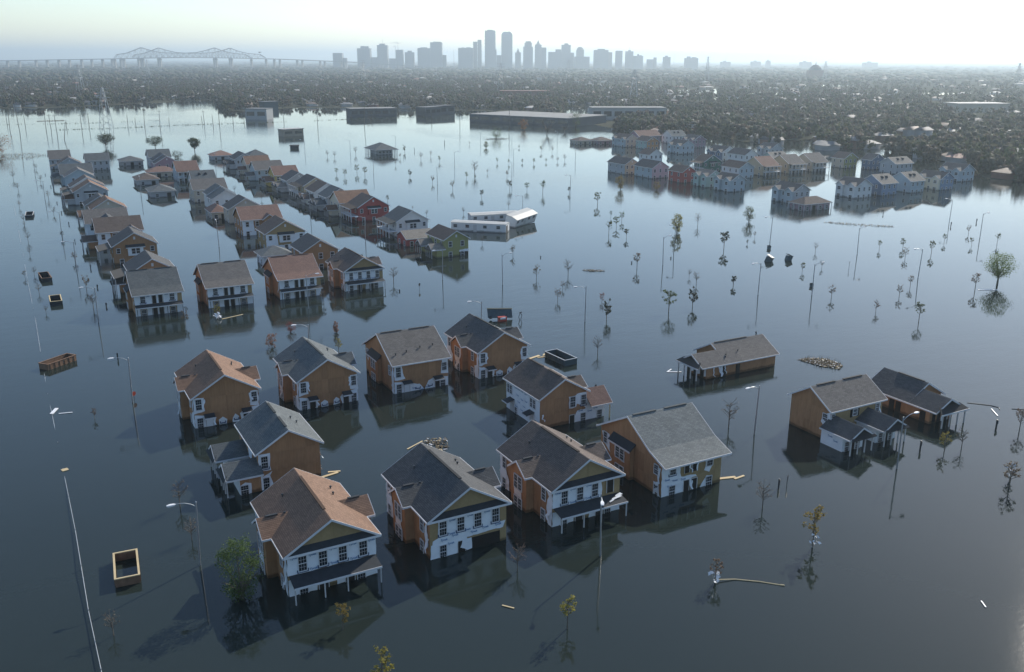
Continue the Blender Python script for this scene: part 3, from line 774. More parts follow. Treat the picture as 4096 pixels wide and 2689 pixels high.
def model_b(label, x, y, roof, front=True, fallen=False, seed=1, W=9.5, D=13.4):
    """two-storey house with its ridge across the lot; the front slope kicks out over the door wall"""
    root = thing('house', label, 'house', (x, y, 0), group='flooded houses under construction')
    rm = SH[roof]; ov = 0.45
    if front: prof = [(-1.25 if fallen else -0.75, 4.42 if fallen else 4.55), (2.0, 5.55), (7.0, 8.45), (D + 0.5, 4.75)]
    else: prof = [(-0.45, 4.88), (6.5, 8.55), (D + 0.5, 4.75)]
    shell(root, 0, W, 0, D, prof, 'x', SHEATH, inset=0.03)
    roof_sweep(root, prof, 'x', -ov, W + ov, rm)
    roof_trim(root, prof, 'x', -ov, W + ov)
    yr = 7.0 if front else 6.5
    ridge_vent(root, 'x', yr, prof_z(prof, yr), 0.4, 4.0, rm); ridge_vent(root, 'x', yr, prof_z(prof, yr), 5.4, 9.0, rm)
    top = lambda t: prof_z(prof, t) - 0.18
    panels(root, '-x', 0.03, 0, D, top, breaks=(2.0, yr), seed=seed)
    panels(root, '-y', 0.03, 0, W, lambda t: top(0), m=OCHRE if front else SHEATH, seed=seed + 3, rows=(1.95,))
    # shallow bay under a lean-to roof on the side wall
    b = MB(); b.box(-0.62, 5.8, -0.9, -0.03, 10.2, 4.35); obj('bay_wall', b, SHEATH, root)
    panels(root, '-x', -0.62, 5.8, 10.2, lambda t: 4.35, rows=(1.95,), seed=seed + 4)
    shed(root, [(0.0, 10.5, 5.0), (0.0, 5.5, 5.0), (-0.95, 5.5, 4.1), (-0.95, 10.5, 4.1)], rm if not front else FELT, name='bay_roof')
    for a in (7.5, 8.5):
        window(root, '-x', -0.62, a, 3.0, 0.8, 1.5); window(root, '-x', -0.62, a, 0.5, 0.8, 1.5)
    wrap(root, '-x', -0.62, [(6.9, 2.0), (9.1, 2.1), (9.3, 3.6), (8.6, 3.95), (7.1, 3.9)], seed * 10 + 9, off=0.04, bulge=0.03)
    window(root, '-x', 0, D - 1.2, 3.5, 0.8, 1.5, off=0.07); wrap(root, '-x', 0, [(D - 2.4, 1.8), (D - 0.9, 2.6), (D - 0.4, 4.2), (D - 2.0, 4.3)], seed * 10, bulge=0.1)
    if front:
        for a in (1.64, 7.5):
            window(root, '-y', 0, a, 3.5, 0.9, 1.5, off=0.08); 
            if not (fallen and a > 5): tape(root, '-y', 0, a, 2.6, 0.9, off=0.11)
            window(root, '-y', 0, a, 0.5, 0.9, 1.5, off=0.08)
        for a in (3.9, 5.15):
            doorway(root, '-y', 0, a, 2.5, 4.25, 0.75, off=0.06); doorway(root, '-y', 0, a, -0.9, 1.5, 0.85, off=0.06)
        if not fallen:
            wrap(root, '-y', 0, [(-0.02, 2.4), (3.4, 2.4), (3.4, 4.4), (-0.02, 4.4)], seed * 10 + 1, jit=0.03, bulge=0.02)
            wrap(root, '-y', 0, [(5.7, 2.4), (8.5, 2.4), (8.6, 4.4), (5.7, 4.4)], seed * 10 + 2, jit=0.05, bulge=0.02)
            wrap(root, '-y', 0, [(4.35, 2.4), (4.7, 2.4), (4.7, 4.4), (4.35, 4.4)], seed * 10 + 3, jit=0.02, bulge=0.02)
            for k, (a0, a1) in enumerate(((-0.02, 0.95), (2.3, 3.3), (4.4, 4.65), (5.7, 6.8), (8.3, W))): wrap(root, '-y', 0, [(a0, -0.8), (a1, -0.8), (a1, 1.9), (a0, 1.9)], seed * 10 + 4 + k, jit=0.03, bulge=0.02)
            shed(root, [(0.05, -0.03, 2.42), (W, -0.03, 2.42), (W, -1.5, 2.05), (0.05, -1.5, 2.05)], FELT)
            for px in (0.2, 3.2, 6.2, W - 0.2): post(root, px, -1.35, 1.9, 0.05, DKMETAL)
            lettering(root, '-y', 0, [(2.6, 4.1), (6.3, 4.15)], off=0.13)
        else:
            wrap(root, '-y', 0, [(-0.02, -0.8), (4.1, -0.8), (4.3, 1.6), (5.6, 1.75), (5.4, 2.0), (3.0, 2.2), (2.7, 4.35), (-0.02, 4.35)], seed * 10 + 1)
            wrap(root, '-y', 0, [(6.7, 2.2), (7.5, 1.9), (8.1, 2.8), (8.2, 4.2), (6.6, 4.3), (6.9, 3.2)], seed * 10 + 2)
            wrap(root, '-y', 0, [(5.7, -0.5), (6.4, 0.4), (7.2, 1.4), (8.1, 1.3), (8.1, 0.2), (7.0, -0.6)], seed * 10 + 3)
            lettering(root, '-y', 0, [(0.8, 2.2), (2.0, 1.9), (3.3, 1.8), (1.2, 1.3)], off=0.13)
            flap(root, '-y', 0, 4.5, 4.2, 0.35, 1.7, seed, 0.2); flap(root, '-y', 0, 5.6, 4.2, 0.4, 1.6, seed + 1, 0.25); flap(root, '-y', 0, 4.6, 1.6, 0.6, 1.4, seed + 2, 0.3)
            wrap(root, '-x', 0, [(0, -0.5), (1.4, 0.0), (1.5, 1.6), (0.5, 1.9)], seed * 10 + 4, bulge=0.15)
            window(root, '-x', 0, 1.0, 3.4, 0.8, 1.2, off=0.07); window(root, '-x', 0, 0.9, 0.6, 0.8, 1.5, off=0.07)
        flap(root, '-x', 0, 0.5, 3.8, 0.6, 2.4, seed + 5, 0.2)
    else:
        wrap(root, '-y', 0, [(-0.02, 2.2), (1.9, 2.3), (1.5, 3.4), (1.3, 4.6), (-0.02, 4.6)], seed * 10 + 1)
        wrap(root, '-y', 0, [(-0.02, -0.8), (W, -0.8), (W, 1.6), (6.9, 1.7), (6.0, 1.4), (5.2, -0.1), (4.4, 1.0), (3.0, 1.3), (1.2, 1.9), (-0.02, 2.0)], seed * 10 + 2)
        wrap(root, '-y', 0, [(8.2, 2.2), (W, 2.1), (W, 4.6), (8.4, 4.6)], seed * 10 + 3)
        for a, z, h in ((0.7, 3.6, 1.65), (0.75, 0.7, 1.6), (8.8, 3.4, 1.3), (8.5, 0.6, 1.4)): window(root, '-y', 0, a, z, 0.8, h, off=0.08)
        canopy(root, '-y', 0, 2.1, 2.0, 1.6, 1.1); canopy(root, '-y', 0, 7.6, 1.95, 1.7, 1.1)
        doorway(root, '-y', 0, 2.1, -0.9, 1.3, 0.9, off=0.09, m=WRAP); doorway(root, '-y', 0, 7.5, -0.9, 1.25, 0.8, off=0.09)
        tape(root, '-y', 0, 4.0, 0.3, 0.6, off=0.12); tape(root, '-y', 0, 6.2, 0.4, 0.5, off=0.12)
        lettering(root, '-y', 0, [(3.4, 0.5), (4.6, 0.1), (5.8, 0.3)], off=0.14)
        for vx, vy in ((1.0, 1.6), (3.0, 1.9), (5.6, 2.4), (7.9, 2.5)): roof_vent(root, vx, vy, prof_z(prof, vy))
        wrap(root, '-x', 0, [(0.0, -0.6), (0.9, 0.2), (1.0, 3.0), (0.6, 4.4), (0, 4.4)], seed * 10 + 4, bulge=0.12)
        window(root, '-x', 0, 1.8, 3.5, 0.7, 1.5, off=0.07)
    return root

def porch_wing(root, axis, side, c, hw, z_e, z_r, inner, outer, roofm, wallm, posts=True):
    """one-storey wing with a hipped gable end, reaching out from a wall"""
    prof = [(c - hw, z_e), (c, z_r), (c + hw, z_e)]
    a0, a1 = sorted((inner, outer))
    roof_sweep(root, prof, axis, a0, a1, roofm, name='porch_roof')
    roof_trim(root, prof, axis, a0, a1, ends=(side < 0, side > 0))
    wa0, wa1 = (outer + 1.6, inner) if side < 0 else (inner, outer - 1.6)
    if axis == 'x': shell(root, wa0, wa1, c - hw + 0.4, c + hw - 0.4, prof, 'x', wallm, name='porch_wall', inset=0.02)
    else: shell(root, c - hw + 0.4, c + hw - 0.4, wa0, wa1, prof, 'y', wallm, name='porch_wall', inset=0.02)
    # closed gable end with a skirt below it
    b = MB(); e = outer - side * 0.25
    P = (lambda t, z, a: (a, t, z)) if axis == 'x' else (lambda t, z, a: (t, a, z))
    b.prism([P(c - hw + 0.15, z_e - 0.02, e), P(c + hw - 0.15, z_e - 0.02, e), P(c, z_r - 0.18, e)], Vector(P(0, 0, -side * 0.08)))
    obj('porch_gable', b, roofm, root)
    b = MB()
    b.prism([P(c - hw, z_e - 0.03, outer + side * 0.35), P(c + hw, z_e - 0.03, outer + side * 0.35), P(c + hw - 0.5, z_e + 0.45, e + side * 0.01), P(c - hw + 0.5, z_e + 0.45, e + side * 0.01)], (0, 0, -0.1))
    obj('skirt_roof', b, roofm, root)
    if posts:
        for k in (-1, -0.33, 0.33, 1):
            p = P(c + k * (hw - 0.35), 0, outer - side * 0.1); post(root, p[0], p[1], z_e - 0.12, 0.07, name='porch_post')

def model_c(label, x, y, W, D, axis, roof, seed, ze=4.75, zr=7.35):
    root = thing('house', label, 'house', (x, y, 0), group='flooded houses under construction')
    rm = SH[roof]; ov = 0.45
    lo, hi = (0, W) if axis == 'y' else (0, D); c = (lo + hi) / 2
    prof = [(lo - ov, ze), (c, zr), (hi + ov, ze)]
    ln = D if axis == 'y' else W
    shell(root, 0, W, 0, D, prof, axis, SHEATH, inset=0.03)
    roof_sweep(root, prof, axis, -ov, ln + ov, rm); roof_trim(root, prof, axis, -ov, ln + ov)
    ridge_vent(root, axis, c, zr, 0.8, ln * 0.42, rm); ridge_vent(root, axis, c, zr, ln * 0.58, ln - 0.6, rm)
    top = lambda t: prof_z(prof, t) - 0.18
    if axis == 'y':
        panels(root, '-y', 0.03, 0, W, top, breaks=(c,), seed=seed); panels(root, '-x', 0.03, 0, D, lambda t: top(0), seed=seed + 1)
    else:
        panels(root, '-x', 0.03, 0, D, top, breaks=(c,), seed=seed); panels(root, '-y', 0.03, 0, W, lambda t: top(0), seed=seed + 1, m=OCHRE)
    return root, prof, top

F0 = model_f('brown-roofed house with four upper windows and a porch roof, beside the green bush', 18.8, 81.5, 'brown', True, True, 1, 'F0')
F1 = model_f('charcoal-roofed house with wide wrapped front and its porch torn away', 34.2, 81.4, 'dark', True, False, 2, 'F1')
F2 = model_f('brown-roofed house with torn wrap lying on its dark porch roof', 49.6, 81.4, 'umber', True, True, 3, 'F2')
F3 = model_b('pale grey-roofed house with ragged wrap hanging from its front, beside a street lamp', 65.3, 81.5, 'grey', True, True, 4)
H1 = model_f('house with rear brown gable wall and orange-brown roof, at the end of its row', 18.6, 131.4, 'brown', False, False, 5)
H2 = model_f('slate-roofed house with plain brown rear gable between brown and taupe roofs', 34.1, 131.3, 'slate', False, False, 6)
H3 = model_b('taupe-roofed house with a low brown eave wall and four roof vents', 49.7, 131.3, 'taupe', False, False, 7)
H4 = model_f('charcoal-roofed house with brown rear gable near the open teal container', 65.0, 131.4, 'dark', False, False, 8)

# narrow brown house with a wrapped white side wall and a rust-coloured side porch
H5, _pr, _tp = model_c('narrow house with white wrapped side wall and small rust-coloured porch roof', 63.0, 107.4, 7.95, 10.3, 'y', 'umber', 9)
wrap(H5, '-x', 0, [(-0.02, -0.8), (10.3, -0.8), (10.3, 4.6), (-0.02, 4.6)], 91, jit=0.03, bulge=0.02)
for a in (9.5, 8.7, 2.4, 1.5): window(H5, '-x', 0, a, 3.42, 0.7, 1.35, off=0.08)
for a in (8.4, 2.3):
    canopy(H5, '-x', 0, a, 2.15, 1.5, 1.4); doorway(H5, '-x', 0, a, -0.9, 1.3, 0.9, off=0.08, m=TRIMD); window(H5, '-x', 0, a - 1.3, 0.4, 0.7, 1.3, off=0.08)
lettering(H5, '-x', 0, [(7.2, 4.2), (6.3, 4.2), (5.3, 4.2), (4.2, 4.15), (6.6, 3.2), (5.2, 2.9), (4.0, 3.0), (6.2, 2.2), (4.6, 2.0), (5.3, 1.2), (7.0, 1.3)], off=0.13)
wrap(H5, '-y', 0, [(4.9, 2.3), (6.2, 2.4), (6.4, 2.9), (W5 := 7.97, 2.0), (7.97, 4.5), (6.3, 4.5), (6.2, 4.25), (4.95, 4.2)], 92)
wrap(H5, '-y', 0, [(5.9, -0.7), (7.97, -0.7), (7.97, 1.9), (6.5, 1.8), (6.0, 0.9)], 93)
window(H5, '-y', 0, 5.55, 3.35, 0.85, 1.6, off=0.08); window(H5, '-y', 0, 7.45, 3.38, 0.8, 1.55, off=0.08); window(H5, '-y', 0, 7.45, 0.5, 0.8, 1.5, off=0.08)
doorway(H5, '-y', 0, 5.5, -0.9, 1.25, 0.8, off=0.06); tape(H5, '-y', 0, 7.45, 2.45, 0.8, off=0.12); flap(H5, '-y', 0, 0.5, 2.2, 0.3, 1.0, 4, 0.3)
_p5 = [(-1.3, 2.55), (1.2, 4.55), (3.7, 2.55)]
shell(H5, 7.9, 11.3, 0.0, 2.4, _p5, 'x', WRAP, name='porch_wall', inset=0.0)
roof_sweep(H5, _p5, 'x', 8.1, 11.9, SH['rust'], name='porch_roof'); roof_trim(H5, _p5, 'x', 8.1, 11.9, ends=(False, True))
window(H5, '-y', 0, 10.4, 0.45, 0.8, 1.5, off=0.05); post(H5, 11.7, -0.9, 2.4, 0.07, LUMBER); lettering(H5, '-y', 0, [(8.6, 1.4), (9.6, 1.7), (7.0, 1.7)], off=0.1)
bay(H5, 7.95, 8.7, 1.6, 5.0, 4.72, 6.0, SH['umber'], '+x', reach=2.2)

H6, _pr, _tp = model_c('slate-roofed narrow house with two one-storey porch wings on its side', 22.2, 107.4, 7.9, 10.6, 'y', 'slate', 10)
for cy in (1.05, 7.6): porch_wing(H6, 'x', -1, cy, 2.25, 2.35, 3.85, 0.3, -4.3, SH['slate'], WRAP)
wrap(H6, '-y', 0, [(-0.02, 2.3), (1.5, 2.2), (1.45, 3.4), (1.5, 4.5), (-0.02, 4.6)], 101); wrap(H6, '-y', 0, [(0.0, -0.5), (1.6, -0.5), (1.6, 0.4), (1.3, 1.5), (1.7, 2.0), (0.3, 1.4)], 102)
window(H6, '-y', 0, 0.75, 3.4, 0.8, 1.6, off=0.08); window(H6, '-y', 0, 0.75, 0.5, 0.8, 1.55, off=0.08); tape(H6, '-y', 0, 0.75, 2.45, 0.8, off=0.12)
wrap(H6, '-x', 0, [(3.4, 2.3), (5.2, 2.3), (5.3, 4.5), (3.2, 4.5)], 103, jit=0.03)
panels(H6, '-y', -0.78, -2.6, 0.0, lambda t: 2.2, rows=(), seed=3); window(H6, '-y', -0.8, -2.1, 0.6, 0.9, 1.2, off=0.05); wrap(H6, '-y', -0.8, [(-2.6, -0.6), (-1.3, -0.5), (-1.2, 1.3), (-2.0, 1.6), (-2.65, 1.2)], 104)
for vx, vy in ((5.9, 6.0), (6.4, 4.9)): roof_vent(H6, vx, vy, prof_z(_pr, vx))
flap(H6, '+x', 7.9, 0.6, 3.2, 0.9, 1.0, 5, 0.5); flap(H6, '+x', 7.9, 0.3, 1.4, 0.5, 0.9, 6, 0.3)

R2, _pr, _tp = model_c('house with two porch wings standing in front of a low charcoal-roofed house', 97.1, 84.3, 10.5, 7.6, 'x', 'taupe', 11, 4.62, 7.2)
for cx in (0.8, 7.5): porch_wing(R2, 'y', -1, cx, 2.45, 2.35, 3.85, 0.3, -5.2, SH['dark'], WRAP)
wrap(R2, '-x', 0, [(-0.02, 2.0), (1.0, 1.9), (1.5, 2.6), (1.4, 3.5), (-0.02, 4.4)], 111, bulge=0.1); window(R2, '-x', 0, 0.9, 3.3, 0.8, 1.2, off=0.07)
window(R2, '-y', 0, 4.8, 3.6, 0.8, 0.9, off=0.07); doorway(R2, '-y', 0, 4.15, 2.9, 4.1, 0.5, frame=False); doorway(R2, '-y', 0, 5.45, 2.9, 4.1, 0.5, frame=False); window(R2, '-y', 0, 0.35, 3.5, 0.6, 1.1, off=0.07)
flap(R2, '-y', 0, 9.9, 4.2, 0.4, 2.0, 7, 0.2); window(R2, '-y', 0, 9.4, 3.5, 0.7, 1.2, off=0.07)
for cx in (0.8, 7.5):
    for dx in (-1.2, 0.9): window(R2, '-y', -3.6, cx + dx, 0.7, 0.8, 1.4, off=0.04)
    doorway(R2, '-y', -3.6, cx - 0.1, -0.9, 1.6, 0.8, off=0.05)
lettering(R2, '-x', -1.28, [(-1.4, 1.6), (-2.4, 1.2)], off=0.05)

def low_house(label, x, y, axis, roof, w1, l1, w2, l2, seed):
    """one-storey house: a long block and a narrower front block with a skirted gable; fronts face -y (axis y) or -x (axis x)"""
    root = thing('house', label, 'house', (x, y, 0), group='flooded houses under construction'); rm = SH[roof]
    ze, z1, z2 = 2.25, 4.75, 4.0
    pa = [(-0.5, ze), (w1 / 2, z1), (w1 + 0.5, ze)]; pb = [(-0.55, ze + 0.03), (w2 / 2, z2), (w2 + 0.55, ze + 0.03)]
    roof_sweep(root, pa, axis, l2, l2 + l1 + 0.4, rm); roof_trim(root, pa, axis, l2, l2 + l1 + 0.4)
    roof_sweep(root, pb, axis, 0.0, l2 + 3.5, rm, name='front_roof'); roof_trim(root, pb, axis, 0.0, l2 + 3.5, ends=(True, False))
    P = (lambda t, z, a: (t, a, z)) if axis == 'y' else (lambda t, z, a: (a, t, z))
    if axis == 'y':
        shell(root, 0, w1, l2 + 0.4, l2 + l1, pa, 'y', SHEATH, inset=0.03); shell(root, 0.01, w2, 1.4, l2 + 1.0, pb, 'y', SHEATH, inset=0.03, name='front_wall')
        panels(root, '-x', 0.03, 1.4, l2 + l1, lambda t: 2.3, rows=(), seed=seed); panels(root, '-y', 1.43, 0, w2, lambda t: 2.3, rows=(), seed=seed + 1)
        for a in (l2 + 2.0, l2 + 3.2, l2 - 2.4): doorway(root, '-x', 0, a, -0.9, 1.7, 0.95, frame=False, off=0.05)
        wrap(root, '-y', 1.4, [(2.6, -0.5), (4.1, -0.4), (4.1, 2.0), (2.6, 2.0)], seed * 10, jit=0.04)
        for a in (0.9, 2.0, 3.6): doorway(root, '-y', 1.4, a, -0.9, 1.7, 0.7, frame=False, off=0.06)
    else:
        shell(root, l2 + 0.4, l2 + l1, 0, w1, pa, 'x', SHEATH, inset=0.03); shell(root, 1.4, l2 + 1.0, 0.01, w2, pb, 'x', SHEATH, inset=0.03, name='front_wall')
        panels(root, '-y', 0.03, 1.4, l2 + l1, lambda t: 2.3, rows=(), seed=seed); panels(root, '-x', 1.43, 0, w2, lambda t: 2.3, rows=(), seed=seed + 1)
        for a in (l2 + 2.8,): doorway(root, '-y', 0, a, -0.9, 1.7, 0.9, frame=False, off=0.05)
        doorway(root, '-y', 0, 5.0, -0.4, 1.8, 1.3, frame=False, off=0.05); flap(root, '-y', 0, 4.4, 2.1, 1.0, 1.9, seed, 0.5); flap(root, '-y', 0, 3.0, 2.1, 0.3, 1.9, seed + 1, 0.1); flap(root, '-y', 0, 5.4, 1.9, 0.3, 1.4, seed + 2, 0.3)
        for k, (a0, a1) in enumerate(((0.1, 0.6), (1.6, 2.5), (3.3, 4.2))): wrap(root, '-x', 1.4, [(a0, 0.5), (a1, 0.3), (a1, 2.0), (a0, 2.0)], seed * 10 + k, jit=0.05)
        for a in (1.1, 2.9, 4.6): doorway(root, '-x', 1.4, a, -0.9, 1.8, 0.8, frame=False, off=0.06)
        for vx, vy in ((l2 + 1.0, 1.2), (l2 + 4.0, 1.6), (l2 + 0.6, 0.8)): roof_vent(root, vx, vy, prof_z(pa, vy))
    b = MB(); b.prism([P(0.0, ze + 0.05, 0.3), P(w2, ze + 0.05, 0.3), P(w2 / 2, z2 - 0.2, 0.3)], Vector(P(0, 0, 0.1))); obj('gable_panel', b, rm, root)
    b = MB(); b.prism([P(-0.5, ze, -0.9), P(w2 + 0.5, ze, -0.9), P(w2 - 0.3, ze + 0.75, 0.28), P(0.3, ze + 0.75, 0.28)], (0, 0, -0.1)); obj('skirt_roof', b, rm, root)
    b = MB(); p, q = P(-0.5, ze - 0.22, -0.96), P(w2 + 0.5, ze + 0.02, -0.905); b.box(min(p[0], q[0]), min(p[1], q[1]), p[2], max(p[0], q[0]), max(p[1], q[1]), q[2]); obj('fascia_board', b, TRIM, root)
    for k in (0.1, w2 * 0.33, w2 * 0.67, w2 - 0.1):
        p = P(k, 0, -0.7); post(root, p[0], p[1], ze - 0.12, 0.08)
    ridge_vent(root, axis, w1 / 2, z1, l2 + 0.8, l2 + l1 * 0.7, rm)
    return root
R1 = low_house('low taupe-roofed house alone in open water beside a weedy mound', 97.6, 113.1, 'x', 'taupe', 8.2, 11.5, 5.0, 5.5, 12)
R3 = low_house('low charcoal-roofed house with brown side wall behind the house with two porches', 115.4, 80.5, 'y', 'dark', 7.6, 8.0, 5.2, 5.0, 13)

M1 = model_b('slate-roofed house at the near end of the lakeside row, tall street lamps before it', 18.8, 200.0, 'slate', True, False, 21)
M2 = model_b('taupe-roofed house with two upstairs doorways, between slate and rust roofs', 33.6, 199.9, 'taupe', True, False, 22)
M3 = model_b('rust-roofed house with white wrapped front behind a thin street lamp', 49.2, 200.0, 'rust', True, False, 23)
M4 = model_f('brown gabled house with four small upper windows at the end of the middle street', 64.6, 200.5, 'umber', True, True, 24, 'M4')

# ---------------------------------------------------------------- houses farther off, finished in siding or still in sheathing
def mid_house(label, x, y, W, D, axis, roof, wall, side=None, feat='', ze=4.75, zr=None, group='flooded houses along the streets', wz=(3.45, 0.55), extra=(), wings=()):
    root = thing('house', label, 'house', (x, y, 0), group=group)
    rm = SH[roof]; wm = wall if not isinstance(wall, str) else SIDING[wall]
    sm = SIDING[side] if isinstance(side, str) else (side or wm)
    ov = 0.45; F = set(feat.split())
    hw = (W if axis == 'y' else D) / 2
    zr = zr or (ze + 0.58 * (hw + ov))
    prof = [(-ov, ze), (hw, zr), (2 * hw + ov, ze)]
    a1 = D if axis == 'y' else W
    shell(root, 0, W, 0, D, prof, axis, wm)
    if side:                                             # the long side wall has its own colour
        b = MB(); b.box(-0.012, 0.0, -0.9, 0.0, D, ze - 0.1 if axis == 'y' else ze - 0.1); obj('side_wall', b, sm, root)
    roof_sweep(root, prof, axis, -ov, a1 + ov, rm, course=0.4); roof_trim(root, prof, axis, -ov, a1 + ov, h=0.26)
    two = ze > 3.5
    rows = wz if two else (0.75,)
    pa = -0.012 if side else 0.0
    # gable / front wall
    cx = W / 2
    for r, z in enumerate(rows):
        if 'awn' in F and r == 0: continue
        n = 4 if axis == 'x' and W > 9 else (2 if W < 8 else 3)
        for k in range(n): 
            a = W * (k + 0.5) / n
            if 'galy' in F and k in (1,): doorway(root, '-y', 0, a, z - 1.4, z + 0.7, 0.9); continue
            window(root, '-y', 0, a, z, 0.9, 1.4, full=False, off=0.03)
    nn = max(2, int(D / 3.6))
    for z in rows:
        for k in range(nn):
            a = D * (k + 0.5) / nn
            if 'galx' in F: doorway(root, '-x', 0, a, z - 1.4, z + 0.7, 0.9) if k % 2 else window(root, '-x', pa, a, z, 0.85, 1.3, full=False, off=0.03)
            else: window(root, '-x', pa, a, z, 0.85, 1.3, full=False, off=0.03)
    if two and axis == 'y':
        b = MB(); b.box(cx - 0.25, -0.08, zr - 1.9, cx + 0.25, -0.01, zr - 1.15); obj('gable_vent', b, TRIM, root)
    if 'awn' in F:
        b = MB(); b.box(cx - 1.9, -0.62, 2.1, cx + 1.9, -0.005, 4.35); obj('bay_wall', b, WRAP if wm in (SHEATH, OCHRE) else wm, root)
        shed(root, [(cx - 2.4, -0.01, 5.0), (cx + 2.4, -0.01, 5.0), (cx + 2.4, -1.05, 4.35), (cx - 2.4, -1.05, 4.35)], FELT, name='awning_roof')
        for a in (-0.55, 0.55): window(root, '-y', -0.62, cx + a, 3.3, 0.9, 1.35, full=False, off=0.03)
        for s_ in (1.2, W - 1.2): window(root, '-y', 0, s_, 3.5, 0.85, 1.2, full=False, off=0.03)
    if 'galx' in F:                                      # two-storey gallery along the side
        d = 2.6
        shed(root, [(0.0, D + 0.4, ze + 0.25), (0.0, -0.4, ze + 0.25), (-d - 0.3, -0.4, ze - 0.35), (-d - 0.3, D + 0.4, ze - 0.35)], rm, name='gallery_roof')
        b = MB(); b.box(-d, 0, 1.75, -0.02, D, 2.0); obj('gallery_deck', b, TRIM, root)
        b = MB(); b.box(-d, 0.02, 2.85, -d + 0.07, D - 0.02, 2.95)
        for k in range(int(D / 0.5)): b.box(-d + 0.02, 0.2 + k * 0.5, 2.0, -d + 0.05, 0.23 + k * 0.5, 2.85)
        obj('railing', b, TRIM, root)
        for k in range(5): post(root, -d + 0.1, 0.15 + k * (D - 0.3) / 4, ze - 0.5, 0.1, TRIM, 'gallery_post')
    if 'galy' in F:
        d = 2.2
        shed(root, [(-0.3, 0.0, ze + 0.15), (W + 0.3, 0.0, ze + 0.15), (W + 0.3, -d - 0.3, ze - 0.3), (-0.3, -d - 0.3, ze - 0.3)], rm, name='gallery_roof')
        b = MB(); b.box(0, -d, 1.75, W, -0.02, 2.0); obj('gallery_deck', b, TRIM, root)
        b = MB(); b.box(0.02, -d, 2.85, W - 0.02, -d + 0.07, 2.95); b.box(0.02, -d + 0.015, 2.4, W - 0.02, -d + 0.05, 2.44); obj('railing', b, TRIM, root)
        for k in range(5): post(root, 0.15 + k * (W - 0.3) / 4, -d + 0.1, ze - 0.45, 0.1, TRIM, 'gallery_post')
    if 'leanx' in F:                                     # one-slope porch roof on the side
        d = 3.6
        shed(root, [(0.0, D - 1.5, ze - 0.2), (0.0, 0.3, ze - 0.2), (-d, 0.3, ze - 1.0), (-d, D - 1.5, ze - 1.0)], SH['tan'] if roof != 'slate' else rm, name='porch_roof')
        for k in range(3): post(root, -d + 0.2, 0.6 + k * (D - 2.6) / 2, ze - 1.2, 0.09, TRIMD)
    if 'bays' in F:
        for cy in (1.8, D - 2.2):
            pr = [(cy - 2.0, ze), (cy, ze + 1.35), (cy + 2.0, ze)]
            shell(root, -1.0, 0.2, cy - 1.7, cy + 1.7, pr, 'x', sm, name='bay_wall'); roof_sweep(root, pr, 'x', -1.35, 2.6, SH['tan'], course=0.4, name='bay_roof'); roof_trim(root, pr, 'x', -1.35, 2.6, ends=(True, False))
            for z in rows: window(root, '-x', -1.0, cy, z, 1.5, 1.2, full=False, off=0.03)
    if 'dorm' in F:
        for t in (0.36, 0.64):
            a = (D if axis == 'y' else W) * t; b = MB(); z0 = ze + (zr - ze) * 0.45; q = hw * 0.5
            if axis == 'x': b.prism([(a - 0.5, q, z0 - 0.2), (a + 0.5, q, z0 - 0.2), (a + 0.5, q, z0 + 0.75), (a, q, z0 + 1.15), (a - 0.5, q, z0 + 0.75)], (0, 2.0, 0))
            else: b.prism([(q, a - 0.5, z0 - 0.2), (q, a + 0.5, z0 - 0.2), (q, a + 0.5, z0 + 0.75), (q, a, z0 + 1.15), (q, a - 0.5, z0 + 0.75)], (2.0, 0, 0))
            obj('dormer', b, FELT, root)
    if 'wrapfront' in F:
        wrap(root, '-y', 0, [(-0.02, 1.2), (W * 0.3, 1.3), (W * 0.28, 4.4), (-0.02, 4.5)], int(x * 7), off=0.012, bulge=0.015); wrap(root, '-y', 0, [(W * 0.62, -0.5), (W, -0.5), (W, 4.5), (W * 0.66, 4.4)], int(x * 5), off=0.012, bulge=0.015); wrap(root, '-y', 0, [(-0.02, -0.6), (W, -0.6), (W, 1.4), (-0.02, 1.2)], int(x * 3), off=0.016, bulge=0.015)
    for cy in wings: porch_wing(root, 'x', -1, cy, 2.3, 2.3, 3.8, 0.2, -4.0, SH['tan'] if 'tanwing' in F else rm, wm)
    for k, e in enumerate(extra):                        # further blocks: x0, y0, w, d, axis, ze, zr, roof
        ex, ey, ew, ed, ea, eze, ezr, er = e; h2 = (ew if ea == 'y' else ed) / 2
        pr = [((ex if ea == 'y' else ey) - ov, eze), ((ex if ea == 'y' else ey) + h2, ezr), ((ex if ea == 'y' else ey) + 2 * h2 + ov, eze)]
        s0, s1 = (ey, ey + ed) if ea == 'y' else (ex, ex + ew)
        shell(root, ex, ex + ew, ey, ey + ed, pr, ea, wm, name='wing_wall', inset=0.004); roof_sweep(root, pr, ea, s0 - ov, s1 + ov, SH[er], course=0.4, name='wing_roof'); roof_trim(root, pr, ea, s0 - ov, s1 + ov)
        if ea == 'y':
            for z in rows:
                for f in (0.28, 0.72): window(root, '-y', ey + 0.004, ex + ew * f, z, 0.9, 1.3, full=False, off=0.03)
    return root

